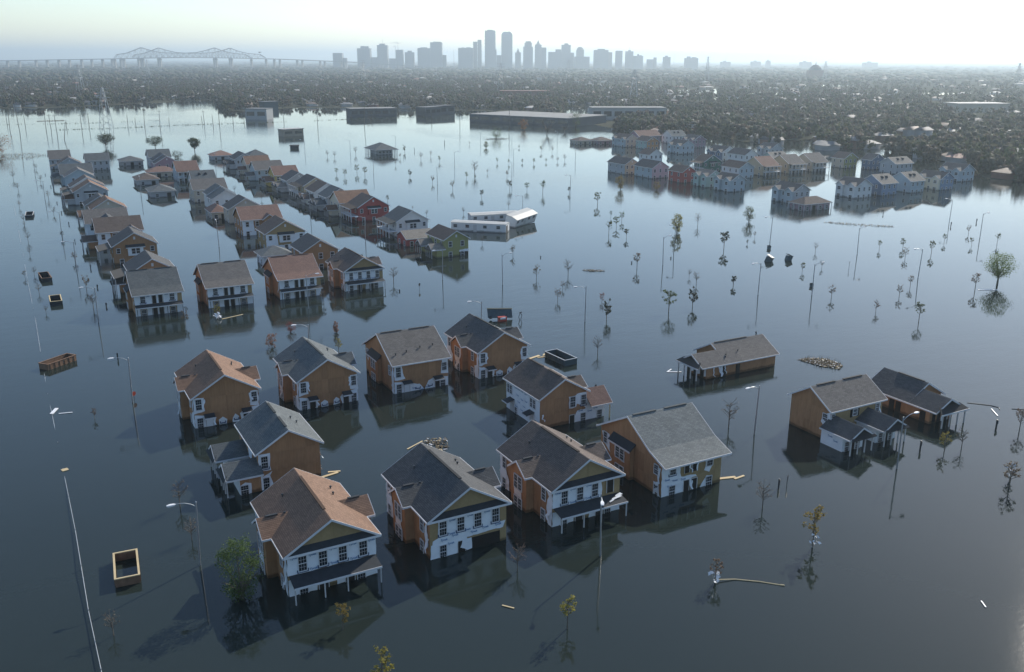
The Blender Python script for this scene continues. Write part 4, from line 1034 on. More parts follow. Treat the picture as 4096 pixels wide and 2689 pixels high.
def hip_house(label, x, y, W, D, roof, wall, ze=2.4, zr=4.5, posts=False, group='flooded houses along the streets', ridge=None):
    root = thing('house', label, 'house', (x, y, 0), group=group)
    wm = SIDING[wall] if isinstance(wall, str) else wall
    b = MB(); b.box(0.02, 0.02, -0.9, W - 0.02, D - 0.02, ze - 0.1); obj('wall', b, wm, root)
    hip(root, 0, W, 0, D, ze, zr, SH[roof], ov=0.6, ridge=ridge)
    n = max(2, int(W / 3)); 
    for k in range(n):
        if k == 1: doorway(root, '-y', 0, W * (k + .5) / n, -0.9, 1.7, 1.6, off=0.02)
        else: window(root, '-y', 0, W * (k + .5) / n, 0.8, 1.1, 1.3, full=False, off=0.02)
    n = max(2, int(D / 3))
    for k in range(n): window(root, '-x', 0, D * (k + .5) / n, 0.8, 1.0, 1.3, full=False, off=0.02)
    if ze > 4:
        for k in range(3): window(root, '-y', 0, W * (k + .5) / 3, 3.4, 0.9, 1.3, full=False, off=0.02)
    if posts:
        for k in range(5): post(root, -0.4 + k * (W + 0.8) / 4, -0.4, ze - 0.15, 0.09, TRIM)
        for k in range(1, 4): post(root, -0.4, -0.4 + k * (D + 0.8) / 3, ze - 0.15, 0.09, TRIM)
    return root

# street on the far side of the fence line
mid_house('grey-walled house with taupe roof, last of its row before the open lake', 16.9, 501, 9.1, 12.5, 'x', 'taupe', 'grey')
mid_house('small pale house with a sunlit tan roof slope, second from the row\'s lake end', 19.4, 476.2, 9.5, 9, 'y', 'umber', 'grey', feat='leanx')
mid_house('blue-grey house with crossing slate roofs and a dark awning', 18.0, 431.5, 12.3, 12.5, 'x', 'slate', 'lightblue', extra=((1.0, -9.2, 10.6, 9.6, 'y', 4.75, 7.9, 'taupe'),), feat='leanx')
mid_house('pale house with umber gable tucked close behind the one with the long awning', 18.8, 387, 11.6, 9.5, 'y', 'umber', 'white', feat='leanx')
mid_house('pale blue-grey gabled house with long dark awning over its upper windows', 18.9, 371.5, 11.4, 9.5, 'y', 'brown', 'grey', feat='awn leanx', wings=(3.0,))
mid_house('charcoal gabled house half hidden behind a tan-walled neighbour in the fence-side row', 20.0, 335.5, 9.5, 8, 'y', 'dark', 'beige')
mid_house('beige gabled house with an orange-brown roof and two porch wings toward the fence', 21.0, 325, 10.4, 9.4, 'y', 'brown', 'beige', wings=(2.5, 7.2))
mid_house('taupe cross-gabled house with a white wrapped gable in the fence-side row', 17.3, 297, 11.6, 11, 'x', 'taupe', WRAP, extra=((2.2, -5.8, 7.2, 6.5, 'y', 4.75, 7.4, 'dark'),))
mid_house('long umber-roofed house, its front half white wrap and half brown board', 18.7, 279.7, 12, 11, 'x', 'umber', SHEATH, feat='wrapfront', extra=((7.4, -1.0, 3.6, 3.0, 'y', 4.75, 6.3, 'umber'),), wings=(3.0,))
mid_house('brown board house with a wide gable and dark awning above its window', 20.5, 256.4, 10.8, 10.2, 'y', 'dark', SHEATH, feat='awn leanx')
mid_house('brown board house with tan roof just behind the slate-roofed row end', 20.8, 221.5, 9.6, 10.7, 'y', 'dark', SHEATH, feat='leanx', wings=(3.0,))
# middle street
mid_house('lone grey house with paired windows and slate roof behind the low hipped house', 31.8, 486, 10.2, 10, 'x', 'slate', 'grey')
hip_house('low grey hipped house standing alone in open water', 48.5, 500.5, 10.5, 11, 'slate', 'grey')
mid_house('grey house with slate roof at the lake end of the middle street', 60.8, 490, 10.1, 11, 'x', 'slate', 'grey')
mid_house('plum-grey house with two stepped gables beside a low rust-roofed house', 59.3, 459, 10.6, 9, 'y', 'dark', 'plum', extra=((0.4, 8.9, 9.4, 9.0, 'y', 5.2, 8.3, 'dark'),))
hip_house('low rust-roofed house squeezed between grey gables and a rust two-storey house', 54.2, 445.5, 12, 8.5, 'rust', 'beige')
mid_house('two-storey house with bright rust roof and a front gallery', 63.4, 424, 9.1, 12, 'x', 'rust', 'lightblue', feat='galy')
hip_house('low umber hipped house with garage doors beside the rust-roofed gallery house', 46.2, 418.8, 8.6, 13, 'umber', 'grey')
hip_house('low slate hipped house with wide garage doors in the middle street', 46.2, 378.5, 8.8, 11.5, 'slate', 'grey')
mid_house('slate-roofed house with two small dormers in the middle street', 63.5, 387, 9.1, 11, 'x', 'slate', 'grey', feat='dorm')
mid_house('beige house with long taupe roof, its plain side facing the fence street', 58.8, 358, 12, 11, 'x', 'taupe', 'beige')
mid_house('pale house with twin stepped slate gables in the middle street', 60.2, 331, 9.8, 9.0, 'y', 'slate', 'white', extra=((0.3, 8.9, 9.2, 8.0, 'y', 5.2, 8.2, 'slate'),))
hip_house('tiny low rust-hipped annex beside the beige charcoal-gabled house', 57.2, 317, 5.0, 9.5, 'rust', 'beige')
mid_house('beige-gabled house with a charcoal roof behind the brown-roofed wrapped house', 60.6, 305.5, 11, 9.2, 'y', 'dark', 'beige')
mid_house('brown-roofed house with white wrap and a small front gable, middle street', 59.5, 282, 12, 11, 'x', 'rust', SHEATH, feat='wrapfront', extra=((6.4, -0.9, 3.4, 3.0, 'y', 4.75, 6.3, 'rust'),))
mid_house('ochre-gabled house with an awning over a wrapped bay window', 60.3, 256.2, 11.2, 10, 'y', 'umber', OCHRE, feat='awn wrapfront')
mid_house('brown board house with charcoal roof rising behind the rust-roofed house', 62.3, 226.5, 9.2, 10.6, 'y', 'dark', SHEATH)
hip_house('low slate hipped wing house tucked behind the rust-roofed house', 54.6, 237.0, 7.4, 7.0, 'slate', WRAP, ze=2.6, zr=4.5)
# street toward the pavilion
hip_house('low brown hipped house at the lake end of the pavilion-side row', 94.5, 508, 10.8, 10, 'rust', 'grey', zr=4.7)
mid_house('grey charcoal-gabled house second in the pavilion-side row from the lake', 96.4, 461.5, 9.3, 12.3, 'y', 'dark', 'grey', wings=(2.5, 8.5))
hip_house('two-storey slate hipped house near the lake end of the pavilion-side row', 106, 474.5, 9.4, 9, 'slate', 'beige', ze=4.8, zr=7.6)
mid_house('brown ridge-roofed house with beige walls in the pavilion-side row', 96.4, 436, 10.8, 11, 'x', 'brown', 'beige', wings=(3.2,))
mid_house('pale blue house with taupe roof and small porch in the pavilion-side row', 94.6, 412, 12.3, 11, 'x', 'taupe', 'lightblue', wings=(3.0,))
mid_house('yellow-walled house with rust roof in the pavilion-side row', 97.1, 388.5, 10.1, 11, 'x', 'rust', 'yellow', wings=(2.8, 8.0))
mid_house('grey house with slate gable next to the yellow-walled house', 97.1, 369.5, 10, 10.5, 'y', 'dark', 'grey', wings=(2.5, 7.8), feat='tanwing')
mid_house('tan-gabled house with charcoal roof and a side gallery', 98.5, 351, 10.2, 12, 'y', 'dark', 'tan', feat='galx')
mid_house('pale house with umber gabled roof, third beyond the red house', 97.1, 332, 10, 10.8, 'y', 'umber', 'white', wings=(2.5, 7.8))
mid_house('slate-gabled house with a porch, two beyond the red house', 97.0, 316.5, 10, 10, 'y', 'slate', 'grey', wings=(2.6, 7.2))
mid_house('cream house with brown roof joined close behind the red house', 97.0, 302, 11.2, 11, 'x', 'brown', 'cream', wings=(4.0,))
RED = mid_house('dark red house with umber roof, awning and a two-storey white side gallery', 99.2, 290, 10.8, 10.5, 'y', 'umber', 'red', feat='awn galx')
mid_house('pale grey house with slate roof, awning and flat-roofed side gallery', 100.2, 258, 10.2, 10.4, 'y', 'slate', 'white', feat='awn galx')
mid_house('low tan-roofed house with brick-red walls beside the olive-yellow house', 97.4, 243.0, 8.6, 7.6, 'x', 'tan', 'red', ze=2.3, zr=4.2)
YEL = mid_house('olive-yellow house with umber roof and two tan porch wings', 101.0, 225.0, 7.3, 11.4, 'y', 'umber', 'olive', wings=(1.6, 9.0), feat='tanwing')
b = MB(); b.box(4.6, -0.05, -0.9, 7.2, -0.01, 1.3); obj('torn_opening_shade', b, DARK, YEL); wrap(YEL, '-y', 0, [(4.4, 1.2), (7.3, 1.0), (7.3, 1.8), (4.6, 1.7)], 77, off=0.06)  # dark panel paints the shade behind the torn wall

# ---------------------------------------------------------------- finished houses of the village across the water
VG = 'painted village houses across the water'
def V(label, *a, **k): return mid_house(label, *a, group=VG, **k)
V('grey-and-tan house with charcoal roof at the lake corner of the village', 254, 357, 8.2, 14, 'y', 'dark', 'tan', side='grey')
V('house with pale pink gable and pale blue side wall, second from the corner', 256.2, 338.8, 9.4, 13.5, 'y', 'dark', 'pink', side='lightblue')
V('brick-red village house with umber roof on the waterfront', 258.8, 320.4, 7.6, 9.6, 'y', 'umber', 'red')
V('mint-green low-fronted house squeezed beside the brick-red village house', 259.2, 303.5, 7.2, 9, 'y', 'taupe', 'mint', feat='bays')
V('pale blue waterfront house with two small bays, next to the mint-green house', 258.6, 288.3, 7.4, 10, 'y', 'dark', 'lightblue', feat='bays')
V('lilac-grey waterfront house with two bays behind the low brown pavilion', 257.8, 252.6, 8.0, 11, 'y', 'dark', 'grey', side='lightblue', feat='bays')
hip_house('low brown hipped house with porch posts at the village waterfront', 248.7, 238.2, 12.8, 7, 'umber', 'plum', zr=4.5, posts=True, group=VG)
V('pale grey house with arched dark porches behind the pink-gabled house', 292, 389, 8.4, 9, 'y', 'umber', 'white')
V('dark green gabled house with side gallery in the middle of the village', 294.2, 348.3, 10.6, 7.5, 'y', 'umber', 'green', feat='awn galx')
V('white-and-blue house with a row of four small windows, middle of the village', 291.6, 320.4, 8.6, 12, 'y', 'umber', 'lightblue', side='white')
V('tan house with rust roof and tall front gallery, first of three alike', 308.6, 323.5, 9.6, 12, 'x', 'rust', 'tan', feat='galy')
V('tan house with grey-tan roof and tall front gallery, middle of three alike', 326.0, 324.5, 9.6, 12, 'x', 'taupe', 'tan', feat='galy')
V('beige house with grey-tan roof and front gallery, beyond its two tan twins', 342.0, 325, 9.6, 12, 'x', 'taupe', 'beige', feat='galy')
V('pale house with charcoal roof near the blue dormered waterfront house', 290.2, 251.8, 8.6, 10, 'y', 'dark', 'white', feat='bays')
V('deep blue house with tan roof and two dormers on the waterfront', 305.0, 252.2, 8.8, 10.5, 'x', 'tan', 'blue', side='navy', feat='dorm')
V('pale blue house with tan roof and two dormers on the waterfront', 322.2, 252.4, 8.2, 10.5, 'x', 'tan', 'lightblue', feat='dorm')
V('sky-blue gabled house with a cream side wall on the waterfront', 340.4, 252.3, 8.2, 11, 'y', 'dark', 'blue', side='cream', feat='bays')
V('pale blue-grey house at the shore end of the waterfront', 373.6, 267, 9, 11, 'y', 'dark', 'lightblue', feat='bays')
V('sky-blue house with two bays in the village\'s back row', 340, 423, 9.3, 12, 'y', 'dark', 'lightblue', feat='bays')
V('blue-grey house with bays at the lake end of the back row', 336.5, 473, 9.3, 14, 'y', 'umber', 'beige', side='lightblue', feat='bays')
V('orange-brown gabled house in the village\'s back row', 339.3, 455, 8.6, 11, 'y', 'umber', 'orange', side='mint')
V('wide tan-roofed house at the very back of the village', 357.5, 488, 17, 11, 'x', 'rust', 'plum')
V('white-gabled house with grey roof and two dormers at the back of the village', 377.2, 479, 11, 11, 'x', 'slate', 'white', feat='dorm')
V('plum-coloured gabled house with balcony at the back of the village', 371.4, 450, 9, 11, 'y', 'dark', 'plum', feat='bays')
V('teal-grey house with bays beside the plain white gabled one', 335.8, 383, 9, 12, 'y', 'dark', 'lightblue', side='navy', feat='bays')
V('plain pale house with dark roof above the tan gallery houses', 335.2, 365, 9, 13, 'y', 'dark', 'white')
V('dark-gabled grey house toward the trees behind the gallery houses', 372.2, 385, 9.2, 10, 'y', 'dark', 'grey', feat='bays')
V('olive-green gabled house behind the dormered waterfront houses', 368, 329, 9.2, 8, 'y', 'umber', 'olive', side='beige')
V('navy gabled house behind the dormered waterfront houses', 375, 318, 9, 6, 'y', 'dark', 'navy')
V('pale grey double house with small tan hips near the village trees', 370.5, 300, 12, 9, 'x', 'tan', 'grey', feat='dorm')
V('tan-hipped house roof between the plain pale house and the galleries', 337, 346, 10, 9, 'x', 'tan', 'mint', feat='dorm')
hip_house('brown hipped house standing apart in the lake before the village', 319.6, 501, 10.5, 10, 'umber', 'beige', group=VG)
hip_house('brown hipped house close beside its lone twin near the village', 331.6, 496, 10.5, 10, 'umber', 'plum', group=VG)

# ---------------------------------------------------------------- measured places (metres on the street grid)
LAMPS = [(11.8, 147.1, '-x'), (12.0, 92.0, '-x'), (50.9, 73.3, '-y'), (89.6, 91.2, '-x'), (98.2, 73.4, '+x'), (75.9, 152.5, '-x'), (100.2, 189.4, '+x'), (100.2, 152.9, '-x'), (148.3, 189.5, '+x'), (160.6, 200.6, '+y'), (196.5, 200.4, '-x'), (148.1, 153.4, '-x'), (158.7, 147.1, '+x'), (205.1, 175.2, '+x'), (258.8, 175.5, '+x'), (195.5, 147.5, '-x'), (275.4, 198.7, '+y'), (150.2, 414.4, '-x'), (161.5, 365.6, '+x'), (196.3, 422.7, '+x'), (230.4, 423.0, '+x'), (197.9, 365.2, '+y'), (152.0, 272.7, '-x'), (197.6, 315.1, '-x'), (262.6, 414.2, '+y'), (11.4, 199.0, '-x'), (11.1, 253.9, '-x'), (10.7, 307.6, '-x'), (9.6, 390.8, '-x'), (9.1, 474.4, '-x'), (49.5, 268.2, '+y'), (89.0, 310.9, '-x'), (89.3, 255.7, '-x'), (89.6, 201.0, '-x'), (52.6, 189.5, '+x'), (41.8, 152.2, '-x'), (149.9, 526.9, '-x'), (172.2, 512.5, '-x'), (206.3, 528.4, '-x'), (265.4, 531.9, '-x'), (283.4, 523.1, '-x'), (312.8, 515.7, '+y'), (43.3, 385.6, '+y'), (88.9, 471.4, '+y')]
SAPLINGS = [(133.6, 418.9, 3.3, 'g'), (134.2, 408.7, 3.8, 'g'), (143.6, 418.9, 4.4, 'g'), (143.9, 408.7, 4.4, 'g'), (160.8, 395.2, 3.3, 'd'), (161.0, 369.9, 3.3, 'm'), (160.3, 347.4, 3.8, 'm'), (181.3, 377.7, 3.2, 'g'), (191.3, 389.7, 6.5, 'b'), (184.1, 374.8, 2.1, 'd'), (198.8, 391.0, 2.3, 'b'), (223.9, 429.3, 2.8, 'g'), (226.7, 421.7, 2.7, 'g'), (200.7, 375.0, 3.2, 'm'), (181.4, 336.6, 3.9, 'd'), (235.7, 423.4, 2.2, 'd'), (239.6, 418.3, 3.0, 'g'), (248.2, 420.2, 2.2, 'g'), (255.1, 419.9, 2.8, 'm'), (261.6, 423.1, 3.7, 'b'), (274.3, 470.2, 3.3, 'g'), (274.3, 497.0, 2.1, 'd'), (260.5, 514.2, 3.7, 'y'), (257.5, 531.7, 2.4, 'b'), (160.6, 321.1, 3.2, 'd'), (157.6, 293.2, 3.0, 'b'), (186.1, 330.2, 3.6, 'g'), (188.5, 321.4, 4.9, 'g'), (198.1, 316.5, 2.7, 'd'), (191.2, 285.3, 5.0, 'g'), (205.9, 474.7, 3.5, 'b'), (199.2, 448.0, 3.3, 'g'), (195.1, 463.1, 4.3, 'b'), (202.2, 503.8, 4.0, 'd'), (173.0, 505.6, 4.5, 'b'), (156.5, 492.5, 3.7, 'b'), (154.8, 500.3, 3.8, 'b'), (137.4, 289.0, 2.5, 'b'), (123.0, 325.2, 2.8, 'g'), (172.2, 441.9, 2.7, 'b'), (187.3, 473.7, 2.8, 'm'), (125.5, 306.7, 1.3, 'b'), (123.9, 290.4, 2.4, 'b'), (278.3, 464.4, 4.0, 'b'), (118.9, 237.6, 2.4, 'b'), (119.0, 218.8, 2.9, 'm'), (110.7, 191.3, 3.5, 'm'), (119.5, 190.6, 4.2, 'b'), (160.5, 232.8, 4.1, 'g'), (169.6, 241.8, 3.8, 'g'), (178.2, 251.1, 3.3, 'g'), (161.8, 225.2, 3.0, 'd'), (178.9, 258.6, 2.2, 'g'), (139.6, 189.1, 4.3, 'm'), (186.1, 230.9, 3.7, 'g'), (195.6, 232.7, 4.2, 'b'), (177.1, 198.6, 5.2, 'd'), (104.2, 170.4, 2.8, 'm'), (110.7, 178.9, 2.0, 'm'), (112.3, 164.7, 1.9, 'r'), (104.8, 151.8, 4.1, 'd'), (120.3, 150.9, 5.3, 'g'), (127.3, 151.5, 4.2, 'd'), (142.0, 168.1, 3.3, 'b'), (145.3, 174.9, 2.1, 'b'), (149.1, 163.0, 2.4, 'd'), (90.5, 133.5, 3.4, 'b'), (196.9, 207.4, 2.0, 'm'), (188.0, 200.8, 1.4, 'd'), (197.5, 183.4, 2.7, 'b'), (175.0, 166.2, 2.6, 'g'), (182.8, 167.0, 2.2, 'b'), (149.1, 162.9, 2.5, 'd'), (160.7, 143.1, 3.2, 'm'), (160.0, 130.0, 2.6, 'm'), (175.5, 136.7, 3.0, 'm'), (185.9, 142.1, 2.9, 'm'), (161.5, 120.3, 4.0, 'g'), (223.8, 175.2, 3.2, 'g'), (212.6, 165.3, 3.1, 'm'), (216.7, 177.5, 2.6, 'g'), (224.5, 166.2, 3.7, 'g'), (241.7, 175.1, 2.6, 'g'), (261.1, 181.1, 2.8, 'm'), (245.0, 168.4, 2.4, 'g'), (254.0, 166.5, 3.2, 'g'), (196.4, 132.4, 4.4, 'm'), (124.7, 73.7, 3.6, 'm'), (108.8, 74.2, 3.2, 'y'), (111.6, 73.6, 3.2, 'b'), (108.7, 64.4, 2.4, 'm'), (74.4, 73.3, 3.6, 'b'), (72.8, 63.7, 5.0, 'y'), (58.5, 63.3, 2.8, 'm'), (106.1, 62.7, 3.7, 'm'), (41.4, 74.9, 3.4, 'b'), (40.7, 63.7, 3.7, 'y'), (21.8, 73.7, 3.0, 'y'), (22.0, 63.9, 4.1, 'y'), (88.0, 94.9, 4.5, 'b'), (2.5, 82.9, 2.6, 'b'), (12.4, 107.0, 3.5, 'b'), (12.2, 97.9, 2.8, 'b'), (48.6, 156.8, 2.8, 'y'), (26.8, 188.5, 3.2, 'm'), (28.4, 197.7, 1.6, 'm'), (5.9, 142.4, 1.8, 'm'), (0.0, 466.8, 4.0, 'b'), (1.2, 425.2, 3.4, 'b'), (0.6, 375.5, 2.8, 'b'), (1.2, 338.3, 3.2, 'b'), (1.2, 329.4, 2.0, 'b'), (1.4, 302.7, 2.9, 'b'), (9.8, 511.3, 2.4, 'b'), (10.5, 504.2, 2.7, 'b'), (10.3, 450.6, 3.3, 'b'), (10.9, 393.7, 3.5, 'b'), (10.7, 352.6, 2.9, 'b'), (10.7, 302.9, 2.3, 'm'), (1.2, 280.4, 2.1, 'b'), (1.4, 252.7, 2.3, 'b'), (-0.7, 250.4, 1.9, 'm'), (1.7, 231.5, 2.5, 'b'), (2.3, 211.9, 1.8, 'b'), (11.5, 265.3, 2.8, 'm'), (11.6, 230.5, 3.4, 'm'), (11.5, 211.3, 3.6, 'b'), (77.9, 203.9, 4.0, 'b'), (57.0, 192.7, 2.9, 'm'), (33.5, 190.6, 3.1, 'y'), (78.4, 381.3, 2.6, 'b'), (82.6, 353.6, 2.5, 'b')]
TREES = [(207.0, 134.0, 7.7, 6.9, 'willow'), (215.3, 230.1, 5.2, 4.8, 'tree'), (14.6, 83.5, 6.7, 4.6, 'bush'), (222.4, 315.2, 5.8, 5.0, 'tree'), (235.2, 307.2, 3.5, 3.3, 'tree'), (52.1, 613.0, 7.5, 11.4, 'oak'), (78.1, 596.3, 6.2, 10.4, 'oak'), (95.0, 562.3, 7.5, 7.9, 'oak'), (-5.7, 598.7, 11.0, 18.0, 'autumn'), (38.6, 165.8, 2.6, 2.7, 'red'), (44.4, 174.0, 2.1, 2.2, 'red'), (52.2, 169.2, 2.4, 1.4, 'red'), (343.4, 580.5, 11.4, 16.3, 'bare'), (349.0, 625.4, 8.3, 8.1, 'autumn'), (283.0, 782.9, 6.3, 8.1, 'bare'), (406.7, 642.0, 10.5, 12.3, 'tree'), (294.0, 564.9, 6.9, 9.3, 'tree'), (256.5, 506.5, 4.0, 3.7, 'tree'), (365.9, 592.7, 7.5, 9.0, 'bare'), (80.2, 530.0, 3.9, 6.8, 'bush2'), (180.7, 224.7, 6.0, 3.6, 'tree2')]
POLES = [(8.8, 763.0, 28.2), (50.0, 765.6, 11.9), (2.7, 782.8, 13.3), (14.3, 845.5, 9.9), (26.7, 782.7, 13.4), (30.3, 787.0, 11.2), (58.1, 804.6, 10.7), (97.4, 792.2, 13.0), (31.5, 730.6, 13.8), (33.0, 681.2, 11.6), (149.5, 787.4, 8.0), (152.8, 779.0, 20.7), (104.1, 757.3, 13.8), (144.3, 796.9, 10.9), (87.1, 810.5, 8.6), (166.9, 793.1, 8.5), (222.4, 740.1, 13.9), (255.0, 720.6, 17.6), (333.4, 706.2, 16.7), (339.0, 630.3, 18.7), (207.5, 786.7, 13.3), (1.7, 879.4, 7.7), (41.9, 806.0, 5.6), (93.5, 814.3, 5.4), (120.6, 822.5, 4.9), (146.3, 817.5, 5.6), (319.6, 733.2, 7.3), (176.3, 795.8, 6.0)]
PYLON = [69.6, 792.7]
POSTS = [(13.3, 477.5, 0.7), (13.4, 430.5, 0.8), (13.1, 379.5, 0.7), (13.2, 353.9, 0.8), (13.9, 328.0, 0.9), (13.5, 295.2, 0.8), (14.4, 254.1, 1.1), (14.0, 231.1, 0.8), (14.1, 211.6, 0.9), (124.1, 212.3, 0.5), (155.1, 194.8, 0.5), (142.1, 194.9, 0.5), (125.3, 129.4, 0.6), (244.1, 540.2, 2.6), (210.7, 509.8, 1.7), (79.5, 117.5, 1.0), (12.2, 171.3, 1.2), (75.8, 194.7, 0.5), (267.4, 219.2, 1.0), (268.6, 193.0, 1.4), (282.7, 193.8, 1.3), (123.0, 76.2, 1.3), (106.2, 76.1, 1.4), (80.1, 76.5, 1.3), (245.0, 542.5, 2.4), (209.2, 506.1, 1.9)]
DUMP = [((1.8, 349.3), (4.3, 348.8), (4.6, 357.5), (2.4, 358.1)), ((2.8, 243.5), (4.9, 243.2), (4.5, 251.1), (2.3, 250.5)), ((3.5, 218.1), (5.9, 217.6), (5.7, 223.9), (3.5, 224.1)), ((-0.6, 171.7), (1.0, 170.8), (5.7, 174.4), (4.2, 175.5)), ((3.6, 91.6), (5.9, 91.3), (6.4, 97.2), (4.0, 96.9)), ((81.4, 130.4), (83.8, 130.4), (83.9, 137.0), (81.0, 136.3))]
# ---------------------------------------------------------------- saplings and trees
def leaf_quads(b, c, rad, n, size, rng, flat=0.5):
    for _ in range(n):
        d = Vector((rng.gauss(0, 1), rng.gauss(0, 1), rng.gauss(0, 1))).normalized() * (rad * rng.random() ** 0.45)
        p = Vector(c) + d
        u = Vector((rng.gauss(0, 1), rng.gauss(0, 1), rng.gauss(0, flat))).normalized(); w = u.orthogonal().normalized()
        w = (w * math.cos(rng.random() * 6.28) + u.cross(w) * math.sin(rng.random() * 6.28))
        s = size * rng.uniform(0.6, 1.4); l = s * 0.5
        b.poly([tuple(p - u * s * 0.6), tuple(p + w * l * 0.7), tuple(p + u * s * 0.6), tuple(p - w * l * 0.7)])

def sapling_proto(kind, seed):
    """unit-height young tree: trunk and twigs, and the leaves that are left on it"""
    rng = random.Random(seed * 31 + ord(kind)); t, c = MB(), MB()
    lean = (rng.uniform(-0.06, 0.06), rng.uniform(-0.06, 0.06))
    P = lambda z: (lean[0] * z * z, lean[1] * z * z, z)
    t.tube((0, 0, -0.3), P(0.35), 0.026, 0.02, 5); t.tube(P(0.35), P(0.7), 0.02, 0.013, 5); t.tube(P(0.7), P(1.0), 0.013, 0.005, 4)
    nb = {'b': 26, 'd': 18, 'g': 20, 'm': 22, 'y': 16, 'r': 22}[kind]
    for k in range(nb):
        z = rng.uniform(0.06 if kind in 'r' else 0.28, 0.95); a = rng.random() * 6.283
        ln = (0.10 + 0.24 * (1 - abs(z - 0.55))) * {'d': 0.8, 'g': 0.85, 'r': 1.1, 'y': 0.75, 'b': 0.95, 'm': 0.85}[kind] * rng.uniform(0.6, 1.15)
        p = Vector(P(z)); q = p + Vector((math.cos(a) * ln, math.sin(a) * ln, ln * rng.uniform(0.5, 1.1)))
        t.tube(p, q, 0.010, 0.005, 3, cap=False)
        if kind in 'bm':
            q2 = q + Vector((math.cos(a + 1) * ln * .4, math.sin(a + 1) * ln * .4, ln * .35)); t.tube((p + q) / 2, q2, 0.004, 0.002, 3, cap=False)
        nl = {'b': 4, 'd': 22, 'g': 17, 'm': 13, 'y': 20, 'r': 22}[kind]
        leaf_quads(c, q, {'d': 0.075, 'g': 0.07, 'm': 0.065, 'y': 0.075, 'r': 0.08, 'b': 0.05}[kind], nl, {'d': 0.07, 'g': 0.058, 'm': 0.055, 'y': 0.05, 'r': 0.06, 'b': 0.04}[kind], rng)
        if kind in 'dgyr' and rng.random() < 0.6: leaf_quads(c, (p + q) / 2, 0.06, nl // 2, 0.05, rng)
    tm, cm = t.mesh('trunk'), c.mesh('crown'); tm.materials.append(BARK); cm.materials.append(LEAF[kind])
    return tm, cm
LANDMARKS = [(23, 87, 'brown-roofed porch house'), (39, 87, 'house without a porch'), (54, 87, 'house with wrap on its porch'), (70, 87, 'pale grey-roofed house'), (23, 137, 'orange-brown roof'), (39, 137, 'slate-roofed rear gable'), (54, 137, 'taupe roof with vents'), (70, 137, 'charcoal-roofed rear gable'), (67, 112, 'house with the white side'), (102, 88, 'house with two porches'), (119, 87, 'low charcoal-roofed house'), (105, 117, 'low taupe-roofed house'), (23, 206, 'slate row-end house'), (38, 206, 'taupe-roofed row house'), (54, 206, 'rust-roofed row house'), (69, 206, 'brown-gabled row house'), (104, 230, 'olive-yellow house'), (134, 258, 'wrecked white trailers'), (105, 295, 'dark red house'), (185, 505, 'hipped pavilion'), (125, 110, 'weedy mound'), (179, 179, 'pair of dark carts'), (196, 131, 'big willow'), (87, 162, 'tilted trailer bed'), (82, 134, 'teal container'), (3, 246, 'dark open container'), (5, 221, 'container with a pale rim'), (3, 353, 'smallest open container'), (2, 173, 'long rusty container'), (5, 94, 'square open frame'), (254, 245, 'low brown village house'), (262, 327, 'brick-red village house'), (257, 365, 'corner house of the village'), (325, 500, 'twin brown hipped houses'), (53, 506, 'low grey hipped house'), (345, 257, 'sky-blue village house'), (310, 257, 'deep blue village house'), (378, 272, 'shore-end village house'), (290, 563, 'small tree island'), (151, 555, 'dark floating hut')]
ORD = ['nearest to', 'second nearest to', 'third nearest to', 'fourth nearest to', 'fifth nearest to', 'sixth nearest to', 'seventh nearest to', 'eighth nearest to', 'ninth nearest to', 'tenth nearest to', 'eleventh nearest to', 'twelfth nearest to', 'thirteenth nearest to', 'fourteenth nearest to', 'fifteenth nearest to']
def place_words(pts):
    """for each point: which landmark it is nearest to, and its rank among the points that share it"""
    near = [min(range(len(LANDMARKS)), key=lambda i: math.hypot(LANDMARKS[i][0] - p[0], LANDMARKS[i][1] - p[1])) for p in pts]
    out = [None] * len(pts)
    for i in set(near):
        mem = sorted((k for k in range(len(pts)) if near[k] == i), key=lambda k: math.hypot(LANDMARKS[i][0] - pts[k][0], LANDMARKS[i][1] - pts[k][1]))
        for r, k in enumerate(mem): out[k] = ORD[min(r, len(ORD) - 1)] + ' the ' + LANDMARKS[i][2]
    return out
DESC = {'g': 'thin leafy green sapling', 'd': 'dense dark evergreen sapling', 'm': 'brown-leaved sapling', 'b': 'bare twiggy sapling', 'y': 'yellowing young tree', 'r': 'reddish low sapling'}
_protos = {}
for (x, y, h, k), where in zip(SAPLINGS, place_words([(s[0], s[1]) for s in SAPLINGS])):
    v = int(abs(x * 7 + y * 3)) % 3
    if (k, v) not in _protos: _protos[(k, v)] = sapling_proto(k, v + 1)
    tm, cm = _protos[(k, v)]
    o = thing('sapling', DESC[k] + ' standing in water, ' + where, 'tree', (x, y, 0), ((x * 13.7) % 6.28), group='young street trees in the water')
    h = h * 0.86; o.scale = (h, h, h)
    obj('trunk', tm, None, o); obj('crown', cm, None, o)

